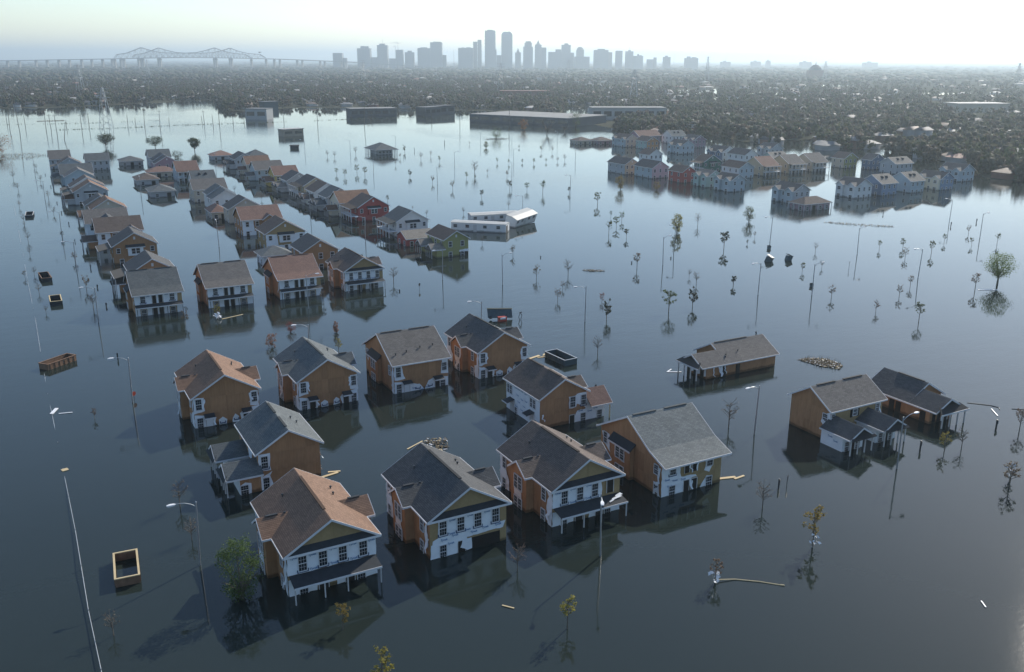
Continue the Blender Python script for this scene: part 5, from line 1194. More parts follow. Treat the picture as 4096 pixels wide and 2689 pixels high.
def full_tree(name, label, x, y, h, w, kind, leaf, seed, trunk_h=0.25, clumps=26, leaves=34, size=0.09, low=0.2, limbs=9, bare=0.0):
    rng = random.Random(seed); root = thing(name, label, 'tree', (x, y, 0)); t, c = MB(), MB()
    t.tube((0, 0, -0.8), (0, 0, h * trunk_h), h * 0.035, h * 0.025, 7)
    for k in range(limbs):
        a = k * 2.4 + rng.random(); z = h * rng.uniform(trunk_h, 0.9); rr = w / 2 * rng.uniform(0.4, 0.85)
        p = Vector((0, 0, h * trunk_h * rng.uniform(0.7, 1.0))); q = Vector((math.cos(a) * rr, math.sin(a) * rr, z))
        m_ = (p + q) / 2 + Vector((0, 0, h * 0.05)); t.tube(p, m_, h * 0.018, h * 0.011, 5); t.tube(m_, q, h * 0.011, h * 0.004, 4)
        for j in range(3 if bare else 1):
            q2 = q + Vector((rng.uniform(-1, 1), rng.uniform(-1, 1), rng.uniform(0.2, 1))) * (h * 0.12); t.tube(m_.lerp(q, rng.random()), q2, h * 0.006, h * 0.002, 3, cap=False)
    for k in range(clumps):
        a = rng.random() * 6.283; zz = rng.uniform(low, 1.0); prof_r = math.sin(math.pi * min(1, max(0.08, (zz - low) / (1.08 - low)))) ** 0.6
        rr = w / 2 * prof_r * rng.uniform(0.35, 0.95)
        leaf_quads(c, (math.cos(a) * rr, math.sin(a) * rr, h * zz * 0.95), w * rng.uniform(0.11, 0.19), leaves, size * h * 0.6, rng)
    obj('trunk', t, BARK, root); obj('crown', c, leaf, root)
    return root
TL = {'willow': ('w', 'big rounded willow with its low trunks in the water'), 'tree': ('g', 'full green tree'), 'bush': ('g', 'large olive-green bush growing out of the water beside the porch house'), 'oak': ('o', 'spreading dark tree'), 'autumn': ('a', 'orange-brown tree'), 'red': ('r', 'rusty red conical shrub'), 'bare': ('b', 'thin half-bare tree'), 'bush2': ('o', 'cluster of low rounded shrubs by the middle street'), 'tree2': ('y', 'yellow-green tree')}
TREE_WORDS = {3: 'full yellow-green rounded tree before the village corner houses', 4: 'small yellow tree before the brick-red village house', 1: 'green tree in the water before the low brown village house', 5: 'spreading dark tree behind the lone grey house', 6: 'spreading dark tree behind the lake end of the middle street', 7: 'ragged dark tree beyond the pavilion-side row', 8: 'large orange-brown tree cut by the picture\'s side, near the fence line', 9: 'largest rusty red shrub behind the slate rear-gabled house', 10: 'middle rusty red shrub in open water before the row houses', 11: 'slim rusty red shrub beyond the slate rear gable', 12: 'wide half-bare tree before the big dark warehouse', 13: 'orange-brown tree at the wall of the big dark warehouse', 14: 'half-bare tree before the long low shore building', 15: 'green tree at the corner of the big dark warehouse', 16: 'bushy tree on a tiny island in the lake', 17: 'small round green tree in the lake beyond the street lamps', 18: 'bare tree at the far corner of the dark warehouse', 20: 'yellow-green tree among the village roofs'}
for i, (x, y, h, w, k) in enumerate(TREES):
    lf, lab = TL[k]; lab = TREE_WORDS.get(i, lab)
    lm = LEAF['y'] if i in (3, 4) else LEAF[lf]
    kw = dict(clumps=46, leaves=40, size=0.06, low=0.12)
    if k == 'bush': kw = dict(clumps=90, leaves=60, size=0.035, low=0.02, trunk_h=0.08)
    if k == 'bush2': kw = dict(clumps=30, leaves=30, size=0.12, low=0.05, trunk_h=0.1)
    if k == 'red': kw = dict(clumps=30, leaves=30, size=0.09, low=0.02, trunk_h=0.1)
    if k == 'bare': kw = dict(clumps=26, leaves=12, size=0.04, low=0.25, limbs=22, bare=1.0)
    if k == 'oak': kw = dict(clumps=48, leaves=60, size=0.09, low=0.42)
    if k == 'willow': kw = dict(clumps=90, leaves=60, size=0.04, low=0.3)
    full_tree('shrub' if k in ('bush', 'red', 'bush2') else 'tree', lab, x, y, h, w, k, lm, 300 + i, **kw)

# ---------------------------------------------------------------- street lamps, poles, posts, signs
def lamp_proto():
    r = thing('street_lamp', 'x', 'street lamp')
    p = MB(); p.tube((0, 0, -0.9), (0, 0, 7.4), 0.11, 0.075, 8); p.tube((0, 0, 7.4), (0, 0, 7.48), 0.1, 0.05, 8)
    obj('pole', p, GALV, r)
    a = MB(); pts = [(0, 0, 6.9), (0.5, 0, 7.25), (1.1, 0, 7.5), (1.7, 0, 7.58), (2.1, 0, 7.55)]; a.path(pts, 0.045, 6); obj('arm', a, GALV, r)
    h = MB()
    secs = [(2.0, 0.06, 7.52, 7.6), (2.2, 0.15, 7.47, 7.63), (2.6, 0.19, 7.44, 7.63), (2.9, 0.12, 7.46, 7.58)]
    for (x0, w0, l0, t0), (x1, w1, l1, t1) in zip(secs, secs[1:]):
        h.poly([(x0, -w0, t0), (x1, -w1, t1), (x1, w1, t1), (x0, w0, t0)]); h.poly([(x0, -w0, l0), (x0, w0, l0), (x1, w1, l1), (x1, -w1, l1)])
        h.poly([(x0, -w0, l0), (x1, -w1, l1), (x1, -w1, t1), (x0, -w0, t0)]); h.poly([(x0, w0, t0), (x1, w1, t1), (x1, w1, l1), (x0, w0, l0)])
    h.poly([(2.9, -0.12, 7.46), (2.9, 0.12, 7.46), (2.9, 0.12, 7.58), (2.9, -0.12, 7.58)]); h.poly([(2.0, -0.06, 7.52), (2.0, -0.06, 7.6), (2.0, 0.06, 7.6), (2.0, 0.06, 7.52)])
    ho = obj('lamp_head', h, WHITEPL, r)
    l = MB(); l.box(2.3, -0.11, 7.38, 2.75, 0.11, 7.437); obj('lens', l, GALV, ho)
    return r
_lp = lamp_proto()
ARM = {'+x': 0, '-x': math.pi, '+y': math.pi / 2, '-y': -2.05}
LD = {'-x': 'arm toward the fence side', '+x': 'arm away from the fence side', '+y': 'arm pointing down the long street', '-y': 'arm pointing over open water'}
for i, ((x, y, d), where) in enumerate(zip(LAMPS, place_words([(l[0], l[1]) for l in LAMPS]))):
    lab = 'cobra-head street lamp, the lamp ' + where
    rot = (0.02 * ((i * 7) % 5 - 2) / 2, 0.02 * ((i * 5) % 5 - 2) / 2, ARM[d] + 0.06 * ((i * 3) % 5 - 2))
    if i == 1: rot = (0.0, -0.035, math.pi)
    if i == 0: _lp.location = (x, y, 0); _lp.rotation_euler = rot; _lp['label'] = lab; _lp['group'] = 'cobra-head street lamps'
    else: dup(_lp, (x, y, 0), lab, 'cobra-head street lamps', None, rot)

LANDMARKS_P = LANDMARKS
for i, (x, y, h) in enumerate(POLES):
    o = thing('utility_pole', 'weathered utility pole in the far lake, %s from the fence side' % ['first', 'second', 'third', 'fourth', 'fifth', 'sixth', 'seventh', 'eighth', 'ninth', 'tenth', 'eleventh', 'twelfth', 'thirteenth', 'fourteenth', 'fifteenth', 'sixteenth', 'seventeenth', 'eighteenth', 'nineteenth', 'twentieth', 'twenty-first', 'twenty-second', 'twenty-third', 'twenty-fourth', 'twenty-fifth', 'twenty-sixth', 'twenty-seventh', 'twenty-eighth'][sorted(range(len(POLES)), key=lambda k: polar(*POLES[k][:2])[0]).index(i)], 'utility pole', (x, y, 0), group='utility poles in the far lake')
    b = MB(); ln = 0.18 if i == 9 else 0.02 * ((i * 7) % 5 - 2)
    top = (ln * h, 0, h); b.tube((0, 0, -1.0), top, 0.22, 0.15, 7); obj('pole', b, POLEWOOD, o)
    if h > 9:
        b = MB(); b.box(top[0] - 1.3, -0.08, h - 0.9, top[0] + 1.3, 0.08, h - 0.7); obj('crossarm', b, POLEWOOD, o)

def lattice_tower(label, x, y, h, w, group):
    o = thing('transmission_tower', label, 'tower', (x, y, 0), R(-28.5), group=group); b = MB(); k = max(0.16, h * 0.006)
    lv = [0, 0.16, 0.32, 0.48, 0.62, 0.75, 0.87, 1.0]; ww = lambda t: w / 2 * (1 - t) ** 0.8 + w * 0.06
    for t0, t1 in zip(lv, lv[1:]):
        for sx, sy in ((-1, -1), (1, -1), (1, 1), (-1, 1)):
            a0, a1 = ww(t0), ww(t1)
            b.tube((sx * a0, sy * a0, h * t0 - (1 if t0 == 0 else 0)), (sx * a1, sy * a1, h * t1), k, k, 4, cap=False)
            nx, ny = (-sy, sx)
            b.tube((sx * a0, sy * a0, h * t0), (nx * a1, ny * a1, h * t1), k * 0.6, k * 0.6, 3, cap=False)
    obj('lattice', b, GALV, o)
    for zt in (0.75, 0.87, 0.97):
        c = MB(); c.tube((-w * 0.75, 0, h * zt), (w * 0.75, 0, h * zt), k, k, 4); obj('crossarm', c, GALV, o)
lattice_tower('lattice power tower standing in the far lake', PYLON[0], PYLON[1], 30, 7, 'power towers')

for i, ((x, y, h), where) in enumerate(zip(POSTS, place_words([(p[0], p[1]) for p in POSTS]))):
    o = thing('meter_post', 'short dark post in the water, ' + where, 'post', (x, y, 0), 0.3 * i, group='short dark posts in the water')
    b = MB(); b.box(-0.09, -0.09, -0.9, 0.09, 0.09, h); obj('post_shaft', b, DKMETAL, o)
    b = MB(); b.box(-0.16, -0.13, h * 0.45, 0.16, -0.094, h * 0.9); obj('meter_box', b, DKMETAL, o)
def road_sign(label, x, y, h, round_=True, m=None):
    o = thing('road_sign', label, 'sign', (x, y, 0), 0.6)
    b = MB(); b.tube((0, 0, -0.9), (0, 0, h), 0.04, 0.04, 6); obj('sign_post', b, DKMETAL, o)
    b = MB(); b.tube((0, -0.03, h - 0.3), (0, -0.07, h - 0.3), 0.38, 0.38, 8 if round_ else 4); obj('sign_plate', b, m or DKMETAL, o)
road_sign('dark round sign on a thin post beside the leaning post, near two-porch house', 81.4, 76.4, 1.5)
road_sign('dark sign on a thin post amid the street lamps toward the village', 188.2, 162.9, 2.0, False)
road_sign('small dark sign on a post before the brown-gabled row house', 80.5, 194.0, 1.6)
road_sign('red stop sign at the foot of a street lamp, back turned', 12.2, 148.3, 1.3, True, REDP)

# ---------------------------------------------------------------- open containers, carts, trailers, wreckage
def container(label, rect, h, m, rim, tilt=0.0):
    """open-topped roll-off container; rect = its four water-line corners"""
    c = [Vector((p[0], p[1], 0)) for p in rect]; ctr = sum(c, Vector()) / 4
    d0 = (c[1] - c[0]); d1 = (c[3] - c[0]); ang = math.atan2(d1.y, d1.x) - math.pi / 2
    w, l = max(2.2, (d0.length + (c[2] - c[3]).length) / 2), max(3.5, (d1.length + (c[2] - c[1]).length) / 2)
    o = thing('roll_off_container', label, 'container', (ctr.x, ctr.y, 0), (tilt, 0, ang), group='open containers in the water')
    t = 0.1
    for x0, y0, x1, y1 in ((-w / 2, -l / 2, -w / 2 + t, l / 2), (w / 2 - t, -l / 2, w / 2, l / 2), (-w / 2 + t + .002, -l / 2, w / 2 - t - .002, -l / 2 + t), (-w / 2 + t + .002, l / 2 - t, w / 2 - t - .002, l / 2)):
        b = MB(); b.box(x0, y0, -0.8, x1, y1, h); obj('side_panel', b, m, o)
    b = MB()
    for x0, y0, x1, y1 in ((-w / 2 - .06, -l / 2 - .06, -w / 2 + t + .04, l / 2 + .06), (w / 2 - t - .04, -l / 2 - .06, w / 2 + .06, l / 2 + .06)): b.box(x0, y0, h + .003, x1, y1, h + .1)
    for y0, y1 in ((-l / 2 - .06, -l / 2 + t + .04), (l / 2 - t - .04, l / 2 + .06)): b.box(-w / 2 + t + .042, y0, h + .003, w / 2 - t - .042, y1, h + .1)
    obj('top_rim', b, rim, o)
    n = int(l / 0.9)
    for s in (-1, 1):
        for k in range(n):
            b = MB(); yy = -l / 2 + (k + 0.5) * l / n; xa, xb = sorted((s * (w / 2 + 0.002), s * (w / 2 + 0.08))); b.box(xa, yy - 0.05, -0.8, xb, yy + 0.05, h); obj('rib', b, m, o)
    b = MB(); b.box(-w / 2 + t, -l / 2 + t, -0.75, w / 2 - t, l / 2 - t, -0.7); obj('floor_plate', b, m, o)
    return o
container('smallest open dark container near the fence, far along the row', DUMP[0], 0.8, DKMETAL, TRIMD)
container('open dark container floating between bare saplings by the fence', DUMP[1], 0.9, DKMETAL, RUST)
container('open dark container with a pale sunlit rim by the fence', DUMP[2], 0.9, DKMETAL, LUMBER)
container('long rusty brown open container before the fence', DUMP[3], 1.0, RUST, RUST)
container('square open frame full of water near the brown porch house', DUMP[4], 0.9, RUST, LUMBER)
container('long dark teal open container behind the white-sided house', DUMP[5], 1.0, TEAL, GALV)

def cart(label, x, y, s=1.0, rot=0.4):
    o = thing('waste_cart', label, 'cart', (x, y, 0), (0.25, 0.15, rot)); b = MB()
    b.prism([(-0.5 * s, -0.55 * s, -0.4), (0.5 * s, -0.55 * s, -0.4), (0.65 * s, -0.7 * s, 1.0 * s), (-0.65 * s, -0.7 * s, 1.0 * s)], (0, 1.2 * s, 0)); obj('bin_body', b, TEAL, o)
    b = MB(); b.prism([(-0.7 * s, -0.75 * s, 1.01 * s), (0.7 * s, -0.75 * s, 1.01 * s), (0.7 * s, 0.6 * s, 1.3 * s), (-0.7 * s, 0.6 * s, 1.3 * s)], (0, 0, 0.08)); obj('lid', b, DKMETAL, o)
cart('dark teal cart floating beside its twin, closer to the street lamp', 176.2, 179.7, 1.3)
cart('dark teal cart floating beside its twin, farther from the lamp', 182.1, 178.4, 1.2, 1.2)
cart('lone small dark bin afloat in open water past the carts', 188.6, 192.5, 0.7, 2.0)
cart('tiny dark bin afloat between the two carts and the teal container', 165.0, 153.3, 0.6, 2.0)

def trailer(label, p0, ang, l, w, h, tilt, floor_z, broken=False, sinks=0.0, sunk=(0, 0)):
    """single-wide white trailer; p0 = near corner, long axis along ang"""
    o = thing('trailer', label, 'trailer', (p0[0], p0[1], floor_z), (tilt[0], tilt[1], ang), group='wrecked white trailers')
    m = SIDING['white']
    b = MB(); b.box(0.05, 0.05, -0.8, l - 0.05, w - 0.05, h - 0.02); obj('wall', b, m, o)
    b = MB(); b.prism([(-0.12, -0.15, h), (-0.12, w + 0.15, h), (-0.12, w / 2, h + 0.3)], (l + 0.24, 0, 0)); obj('roof', b, MATS_ROOF, o)
    for t in (0.08, 0.3, 0.62, 0.86):
        window(o, '-y', 0.05, l * t, h * 0.6, 1.1, 0.85, full=False, off=0.0, trim=TRIMD)
    doorway(o, '-y', 0.05, l * 0.44, -0.3, h * 0.78, 0.95, off=0.01, m=TRIMD)
    if broken:
        b = MB(); b.box(l - 0.04, 0.5, -0.3, l + 0.02, w * 0.45, h * 0.8); obj('torn_opening_shade', b, DARK, o)  # shade of the broken end painted as a near-black slab
    return o
MATS_ROOF = mat('pale_metal_roof', (0.5, 0.49, 0.45), 0.5, 0.08, 0.6, 0.04, 0.4)
trailer('long white trailer with four windows, broadside to the camera', (119.7, 261.2), math.atan2(249.0 - 261.2, 133.0 - 119.7), 18.0, 4.4, 2.75, (0, 0), 0, True)
trailer('second white trailer lying behind the broadside one', (131.6, 271.0), math.atan2(-2.7, 15.4), 17.0, 4.4, 2.5, (0.05, 0, ), 0)
trailer('white trailer tipped on edge against the other two', (140.0, 256.0), math.atan2(6.8, 11.8), 13.0, 4.2, 2.4, (0.35, -0.04), 0.35)

# tilted trailer bed with a red machine, and a bent frame beside it
o = thing('trailer_bed', 'tilted flat trailer bed heaped with a red machine behind a charcoal roof', 'trailer', (82.9, 163.2, 0.5), (0.9, 0.05, -0.28))
b = MB(); b.box(0, 0, -0.05, 5.2, 2.0, 0.12); obj('deck', b, TEAL, o)
b = MB(); b.box(-0.1, 1.94, 0.13, 5.3, 2.1, 0.3); obj('side_rail', b, LUMBER, o)
b = MB(); b.tube((0.6, -0.1, 0), (0.6, 0.3, 0), 0.35, 0.35, 10); obj('wheel', b, DKMETAL, o)
o = thing('engine', 'red machine with white parts sitting on the tilted trailer bed', 'machine', (85.3, 161.4, 0.2), -0.28)
b = MB(); b.box(-0.9, -0.5, -0.3, 0.9, 0.5, 0.7); obj('engine_block', b, REDP, o)
b = MB(); b.tube((-0.5, -0.55, 0.4), (0.6, -0.55, 0.5), 0.2, 0.25, 8); obj('tank', b, WHITEPL, o)
b = MB(); b.tube((0.7, 0, 0.7), (1.0, 0.1, 1.2), 0.08, 0.08, 6); obj('exhaust', b, DKMETAL, o)
o = thing('bent_frame', 'bent dark bicycle-like frame half sunk beside the tilted trailer bed', 'frame', (88.9, 160.2, 0), 0.4)
b = MB(); b.path([(0, 0, -0.4), (-0.5, 0, 0.8), (0.1, 0, 1.6), (0.7, 0.1, 0.9), (0.1, 0, -0.3)], 0.07, 6); obj('frame_tube', b, DKMETAL, o)
b = MB(); b.box(-0.2, -0.05, 1.5, 0.5, 0.1, 1.7); obj('bent_plate', b, DKMETAL, o)

# ---------------------------------------------------------------- pavilion in the lake
def pavilion():
    o = thing('pavilion', 'open pavilion with dark hipped roof on many thin posts, alone in the lake', 'pavilion', (180.6, 493.5, 0))
    W, D = 13.0, 17.0
    hip(o, 0, W, 0, D, 3.0, 6.3, SH['slate'], ov=0.7)
    for k in range(8):
        for yy in (0.0, D): post(o, k * W / 7, yy, 2.88, 0.09, TRIMD, 'pavilion_post')
    for k in range(1, 9):
        for xx in (0.0, W): post(o, xx, k * D / 9, 2.88, 0.09, TRIMD, 'pavilion_post')
    b = MB(); b.box(2.2, 2.2, -0.9, W - 2.2, D - 2.2, 2.85); obj('inner_wall', b, SIDING['grey'], o)
    for a in (3.4, 5.6, 7.8, 9.8): window(o, '-y', 2.2, a, 1.4, 1.2, 1.0, full=False, off=0.02)
pavilion()

# ---------------------------------------------------------------- fence line, its rail just breaking the water
FENCE = [(-1.9, 467.8), (-1.0, 365.5), (-0.7, 317.9), (-0.4, 272.5), (-0.3, 247.7), (0.1, 207.5), (0.1, 185.6), (0.2, 157.6), (0.5, 135.3), (0.6, 125.3), (0.8, 106.0), (0.75, 88.0), (0.95, 77.5), (1.1, 60.0)]
fo = thing('fence', 'sunken chain-link fence, only its top rail and posts above water', 'fence', (0, 0, 0))
for (p, q) in zip(FENCE, FENCE[1:]):
    n = max(1, int(abs(p[1] - q[1]) / 9))
    for k in range(n):
        t0, t1 = k / n, (k + 1) / n
        a = Vector((p[0] + (q[0] - p[0]) * t0, p[1] + (q[1] - p[1]) * t0, 0)); c = Vector((p[0] + (q[0] - p[0]) * t1, p[1] + (q[1] - p[1]) * t1, 0))
        hz = 0.32 if a.y < 107 else (-0.06 if int(a.y * 0.37) % 3 else 0.09); hz2 = 0.32 if c.y < 107 else (-0.06 if int(c.y * 0.37) % 3 else 0.09)
        sag = 0.07 * math.sin(a.y * 1.7)
        b = MB(); a.z = hz + sag; c.z = hz2 + 0.07 * math.sin(c.y * 1.7); b.tube(a, c, 0.04, 0.04, 5); obj('top_rail', b, GALV, fo)
        if hz > 0.2:
            b = MB(); b.poly([(a.x, a.y, -0.6), (c.x, c.y, -0.6), (c.x, c.y, c.z - 0.05), (a.x, a.y, a.z - 0.05)]); obj('mesh_panel', b, GALVNET, fo)
        b = MB(); b.tube((a.x, a.y, -0.9), (a.x, a.y, a.z + 0.18), 0.06, 0.06, 6); obj('fence_post', b, GALV, fo)

# ---------------------------------------------------------------- floating lumber, rafts of litter, caught plastic
def board(label, x, y, l, w, rot, m=None, z=0.03, pitch=0.0, th=0.06):
    b = MB(); b.box(-l / 2, -w / 2, 0, l / 2, w / 2, th)
    o = obj('floating_board', b, m or LUMBER, None, (x, y, z), (pitch, 0, rot)); tag(o, label, 'board', 'floating boards'); return o
BOARDS = [('pale splintered board beside the white-sided house, nearer the roof', 79.2, 137.2, 2.6, 0.5, 0.3), ('pale board overlapping another beside the teal container', 80.6, 136.5, 2.2, 0.35, -0.2), ('short pale board at the corner of the teal container', 81.4, 137.6, 1.2, 0.3, 0.8), ('pale board floating off the pale grey-roofed house', 76.0, 81.9, 3.0, 0.45, -0.25), ('thin pale board trailing toward the street lamp by the grey roof', 77.8, 81.2, 1.8, 0.3, 0.1), ('pale board at the back corner of the slate two-wing house', 31.0, 106.9, 2.6, 0.4, 0.2), ('second pale board behind the slate two-wing house', 31.9, 107.6, 1.6, 0.3, -0.3), ('yellow plank tied to the tree before the taupe row house', 36.6, 190.4, 5.0, 0.3, 0.35), ('white plank floating under the big willow', 199.6, 131.3, 4.5, 0.4, -0.5), ('pale splinter by the gable of the porch house, in dark water', 37.4, 69.5, 1.3, 0.15, -0.9), ('white board off the end of the low taupe house', 96.6, 118.6, 2.4, 0.25, -0.5), ('white sliver crossing the board by the low taupe house', 96.2, 119.6, 1.8, 0.25, 0.5), ('pale beam lying across the litter raft behind the charcoal roof', 44.6, 110.6, 3.4, 0.2, 0.5), ('white panel leaning on the fence line with a red edge', 0.7, 148.6, 2.4, 0.5, 1.2), ('white plank across the water by the panel at the fence', 2.2, 146.9, 1.9, 0.2, -0.2), ('yellow crate lid caught on the fence', 0.8, 124.8, 0.8, 0.7, 0.3), ('white pipe lying beside the charcoal low house, nearer shore', 128.4, 80.2, 3.0, 0.15, 0.9), ('tiny white board adrift in the dark corner water', 79.5, 47.5, 1.1, 0.12, 1.0), ('small white scrap adrift far out in dark water', 107.5, 54.0, 0.9, 0.4, 0.2), ('pale plank floating past the red house toward the lake', 133.0, 262.0, 2.5, 0.3, 0.0)]
for lab, x, y, l, w, r_ in BOARDS: board(lab, x, y, l, w, r_, WHITEPL if 'white' in lab.split()[:2] else LUMBER, pitch=0.04)
o = thing('sunken_hose', 'dark curved hose floating past the low charcoal-roofed house', 'hose', (0, 0, 0)); b = MB(); b.path([(128.4, 84.9, 0.03), (129.6, 83.6, 0.04), (130.6, 82.4, 0.04), (130.9, 81.2, 0.03), (130.2, 80.6, 0.02)], 0.07, 5); obj('hose_tube', b, DKMETAL, o)
b = MB(); b.path([(132.2, 79.9, 0.03), (134.0, 78.4, 0.04)], 0.06, 5); obj('hose_end', b, DKMETAL, o)

def raft(label, poly, n, seed, name='debris_raft', reeds=0):
    """litter of splinters, reeds and foam packed together on the water"""
    rng = random.Random(seed); xs = [p[0] for p in poly]; ys = [p[1] for p in poly]; b = MB()
    k = 0
    while k < n:
        x, y = rng.uniform(min(xs), max(xs)), rng.uniform(min(ys), max(ys))
        if not in_poly(x, y, poly): continue
        k += 1; l, w, a = rng.uniform(0.1, 0.7), rng.uniform(0.04, 0.18), rng.random() * 6.28
        u = Vector((math.cos(a), math.sin(a), rng.uniform(-0.15, 0.25))) * l / 2; v = Vector((-math.sin(a), math.cos(a), 0)) * w / 2
        c = Vector((x, y, rng.uniform(0.02, 0.16)))
        b.prism([tuple(c - u - v), tuple(c + u - v), tuple(c + u + v), tuple(c - u + v)], (0, 0, 0.04), mi=rng.choice([0, 0, 0, 1, 2, 2, 3]))
    for _ in range(reeds):
        x, y = rng.uniform(min(xs), max(xs)), rng.uniform(min(ys), max(ys))
        if in_poly(x, y, poly): b.tube((x, y, 0), (x + rng.uniform(-.2, .2), y + rng.uniform(-.2, .2), rng.uniform(0.3, 0.9)), 0.03, 0.01, 3, mi=2)
    o = obj(name, b, [MUDLITTER, LUMBER, REED, WHITEPL], kind='stuff'); tag(o, label, 'debris'); return o
MUDLITTER = mat('muddy_litter', (0.11, 0.085, 0.055), 0.9, 0.3); REED = mat('dry_reed', (0.17, 0.13, 0.075), 0.9, 0.3)
raft('raft of splinters and litter packed behind the charcoal roof', [(38.6, 97.5), (39.5, 104.5), (43.0, 108.2), (47.0, 112.0), (49.5, 110.5), (48.0, 107.0), (44.0, 104.0), (40.5, 98.0)], 620, 5)
raft('weedy mound of reeds and litter beside the low taupe house', [(120.6, 113.6), (123.5, 113.2), (125.8, 111.0), (125.4, 107.4), (123.2, 106.2), (121.6, 108.5)], 520, 6, reeds=260)
raft('line of floating weeds off the village waterfront', [(236, 218), (240, 217), (252, 202), (250, 200), (241, 208)], 260, 7, reeds=120)
raft('low drift of twigs in open water before the trailers', [(125.5, 194.5), (129.5, 192.5), (130.5, 190), (126.5, 191.5)], 120, 8, reeds=60)
raft('long weed raft far out in the lake by the utility poles', [(24, 891), (45, 891), (46, 900), (25, 899)], 500, 9, reeds=300)
raft('small island of weeds under the bushy tree in the lake', [(285, 566), (297, 570), (302, 560), (292, 555), (284, 560)], 300, 10, reeds=300)
raft('brown grass banks at the edge of the lake by the orange-brown tree', [(-22, 560), (-20, 600), (10, 596), (20, 575), (8, 556)], 900, 11, reeds=900)
def levee(label, pts, w, n, seed):
    rng = random.Random(seed); b = MB(); 
    for p, q in zip(pts, pts[1:]):
        L_ = math.hypot(q[0] - p[0], q[1] - p[1]); m_ = int(L_ * n)
        for _ in range(m_):
            t = rng.random(); x = p[0] + (q[0] - p[0]) * t + rng.gauss(0, 0.3); y = p[1] + (q[1] - p[1]) * t + rng.gauss(0, w * 0.4)
            leaf_quads(b, (x, y, 0.15), 0.45, 3, 0.5, rng)
    o = obj('levee_grass', b, LEAF['f1'], kind='stuff'); tag(o, label, 'grass')
levee('strip of grass on a drowned embankment across the far lake', [(32.3, 780), (74.7, 780.1), (123.4, 793.1), (181.3, 796.4), (215, 797)], 2.5, 1.6, 12)
levee('grass strip running on past the long low shore building', [(236, 800), (275.8, 809.1), (348.4, 811.1)], 2.0, 1.4, 13)
levee('thin line of weeds far out beyond the embankment', [(-5, 860), (60, 850), (120, 862)], 1.6, 0.8, 14)

def caught_plastic(label, x, y, z, s, seed):
    rng = random.Random(seed); b = MB()
    for _ in range(14):
        c = Vector((rng.gauss(0, 0.35), rng.gauss(0, 0.35), z + rng.gauss(0, 0.35))) * 1.0
        u = Vector((rng.gauss(0, 1), rng.gauss(0, 1), rng.gauss(0, 1))).normalized() * s * rng.uniform(.3, 1); v = u.orthogonal().normalized() * s * rng.uniform(.2, .6)
        b.poly([tuple(c - u), tuple(c + v), tuple(c + u), tuple(c - v)])
    o = obj('plastic_sheeting', b, WHITEPL, None, (x, y, 0)); tag(o, label, 'plastic', 'plastic caught in trees')
for lab, i_, z, s in (('white plastic rags caught round the trunk of the yellowing tree by the pole', 101, 0.9, 0.6),):
    pass
_by = lambda kind, tx, ty: min(SAPLINGS, key=lambda q: math.hypot(q[0] - tx, q[1] - ty))
for k, (lab, tx, ty, z, s) in enumerate((('white plastic rags wrapped round the young tree nearest the camera', 56.4, 57.0, 0.8, 0.55), ('white plastic caught low in the tree by the taupe row house', 34.5, 190.0, 0.6, 0.7), ('white plastic caught in the brown tree past the charcoal low house', 117.0, 62.0, 1.2, 0.5), ('white plastic shreds on the small brown sapling in the dark water', 73.0, 58.5, 0.9, 0.3))):
    q = _by('', tx, ty); caught_plastic(lab, q[0], q[1], z, s, 40 + k)
o = thing('rope', 'pale rope trailing on the water from the plastic-wrapped tree', 'rope', (0, 0, 0)); q = _by('', 56.4, 57.0); b = MB(); b.path([(q[0] + 0.4, q[1], 0.2), (q[0] + 2.2, q[1] - 0.6, 0.05), (q[0] + 4.2, q[1] - 2.2, 0.05), (q[0] + 5.6, q[1] - 3.6, 0.04)], 0.06, 5); obj('strand', b, LUMBER, o)
b = MB(); b.tube((q[0] + 5.6, q[1] - 3.6, 0.02), (q[0] + 5.9, q[1] - 3.9, 0.06), 0.1, 0.07, 5); obj('frayed_end', b, LUMBER, o)

# ---------------------------------------------------------------- far shore: warehouses, suburb of trees and houses
def flat_building(label, x, y, w, d, h, rot, wall, roof=None, bands=0, name='warehouse', z0=-0.9, parapet=True):
    o = thing(name, label, 'building', (x, y, 0), rot); b = MB(); b.box(0, 0, z0, w, d, h); obj('wall', b, wall, o)
    b = MB(); b.box(-0.3, -0.3, h + 0.003, w + 0.3, d + 0.3, h + 0.5); obj('roof', b, roof or CONCRETE, o)
    for k in range(bands):
        c = MB(); t = w * (k + 0.5) / bands; c.box(t - w / bands * 0.36, -0.08, h * 0.35, t + w / bands * 0.36, -0.004, h * 0.75); obj('window', c, GLASS, o)
    return o
CONCRETE = mat('concrete', (0.26, 0.255, 0.24), 0.9, 0.12, 0.05)
DARKCLAD = mat('dark_cladding', (0.07, 0.08, 0.09), 0.7, 0.2, 0.1, lines=(0, 1.2, 0.3))
GREYCLAD = mat('grey_cladding', (0.3, 0.31, 0.31), 0.7, 0.1, 0.1)
BUFF = mat('buff_wall', (0.33, 0.3, 0.25), 0.85, 0.12, 0.2)
FARW = {k: mat('far_wall_' + k, c, 0.8, 0.1, 0.3) for k, c in {'white': (0.5, 0.5, 0.49), 'tan': (0.33, 0.28, 0.22), 'brick': (0.2, 0.11, 0.085), 'grey': (0.28, 0.29, 0.3)}.items()}
FARR = {k: mat('far_roof_' + k, c, 0.75, 0.15, 0.3) for k, c in {'grey': (0.17, 0.17, 0.17), 'dark': (0.08, 0.08, 0.085), 'brown': (0.16, 0.12, 0.095), 'pale': (0.42, 0.4, 0.37), 'red': (0.2, 0.105, 0.08)}.items()}

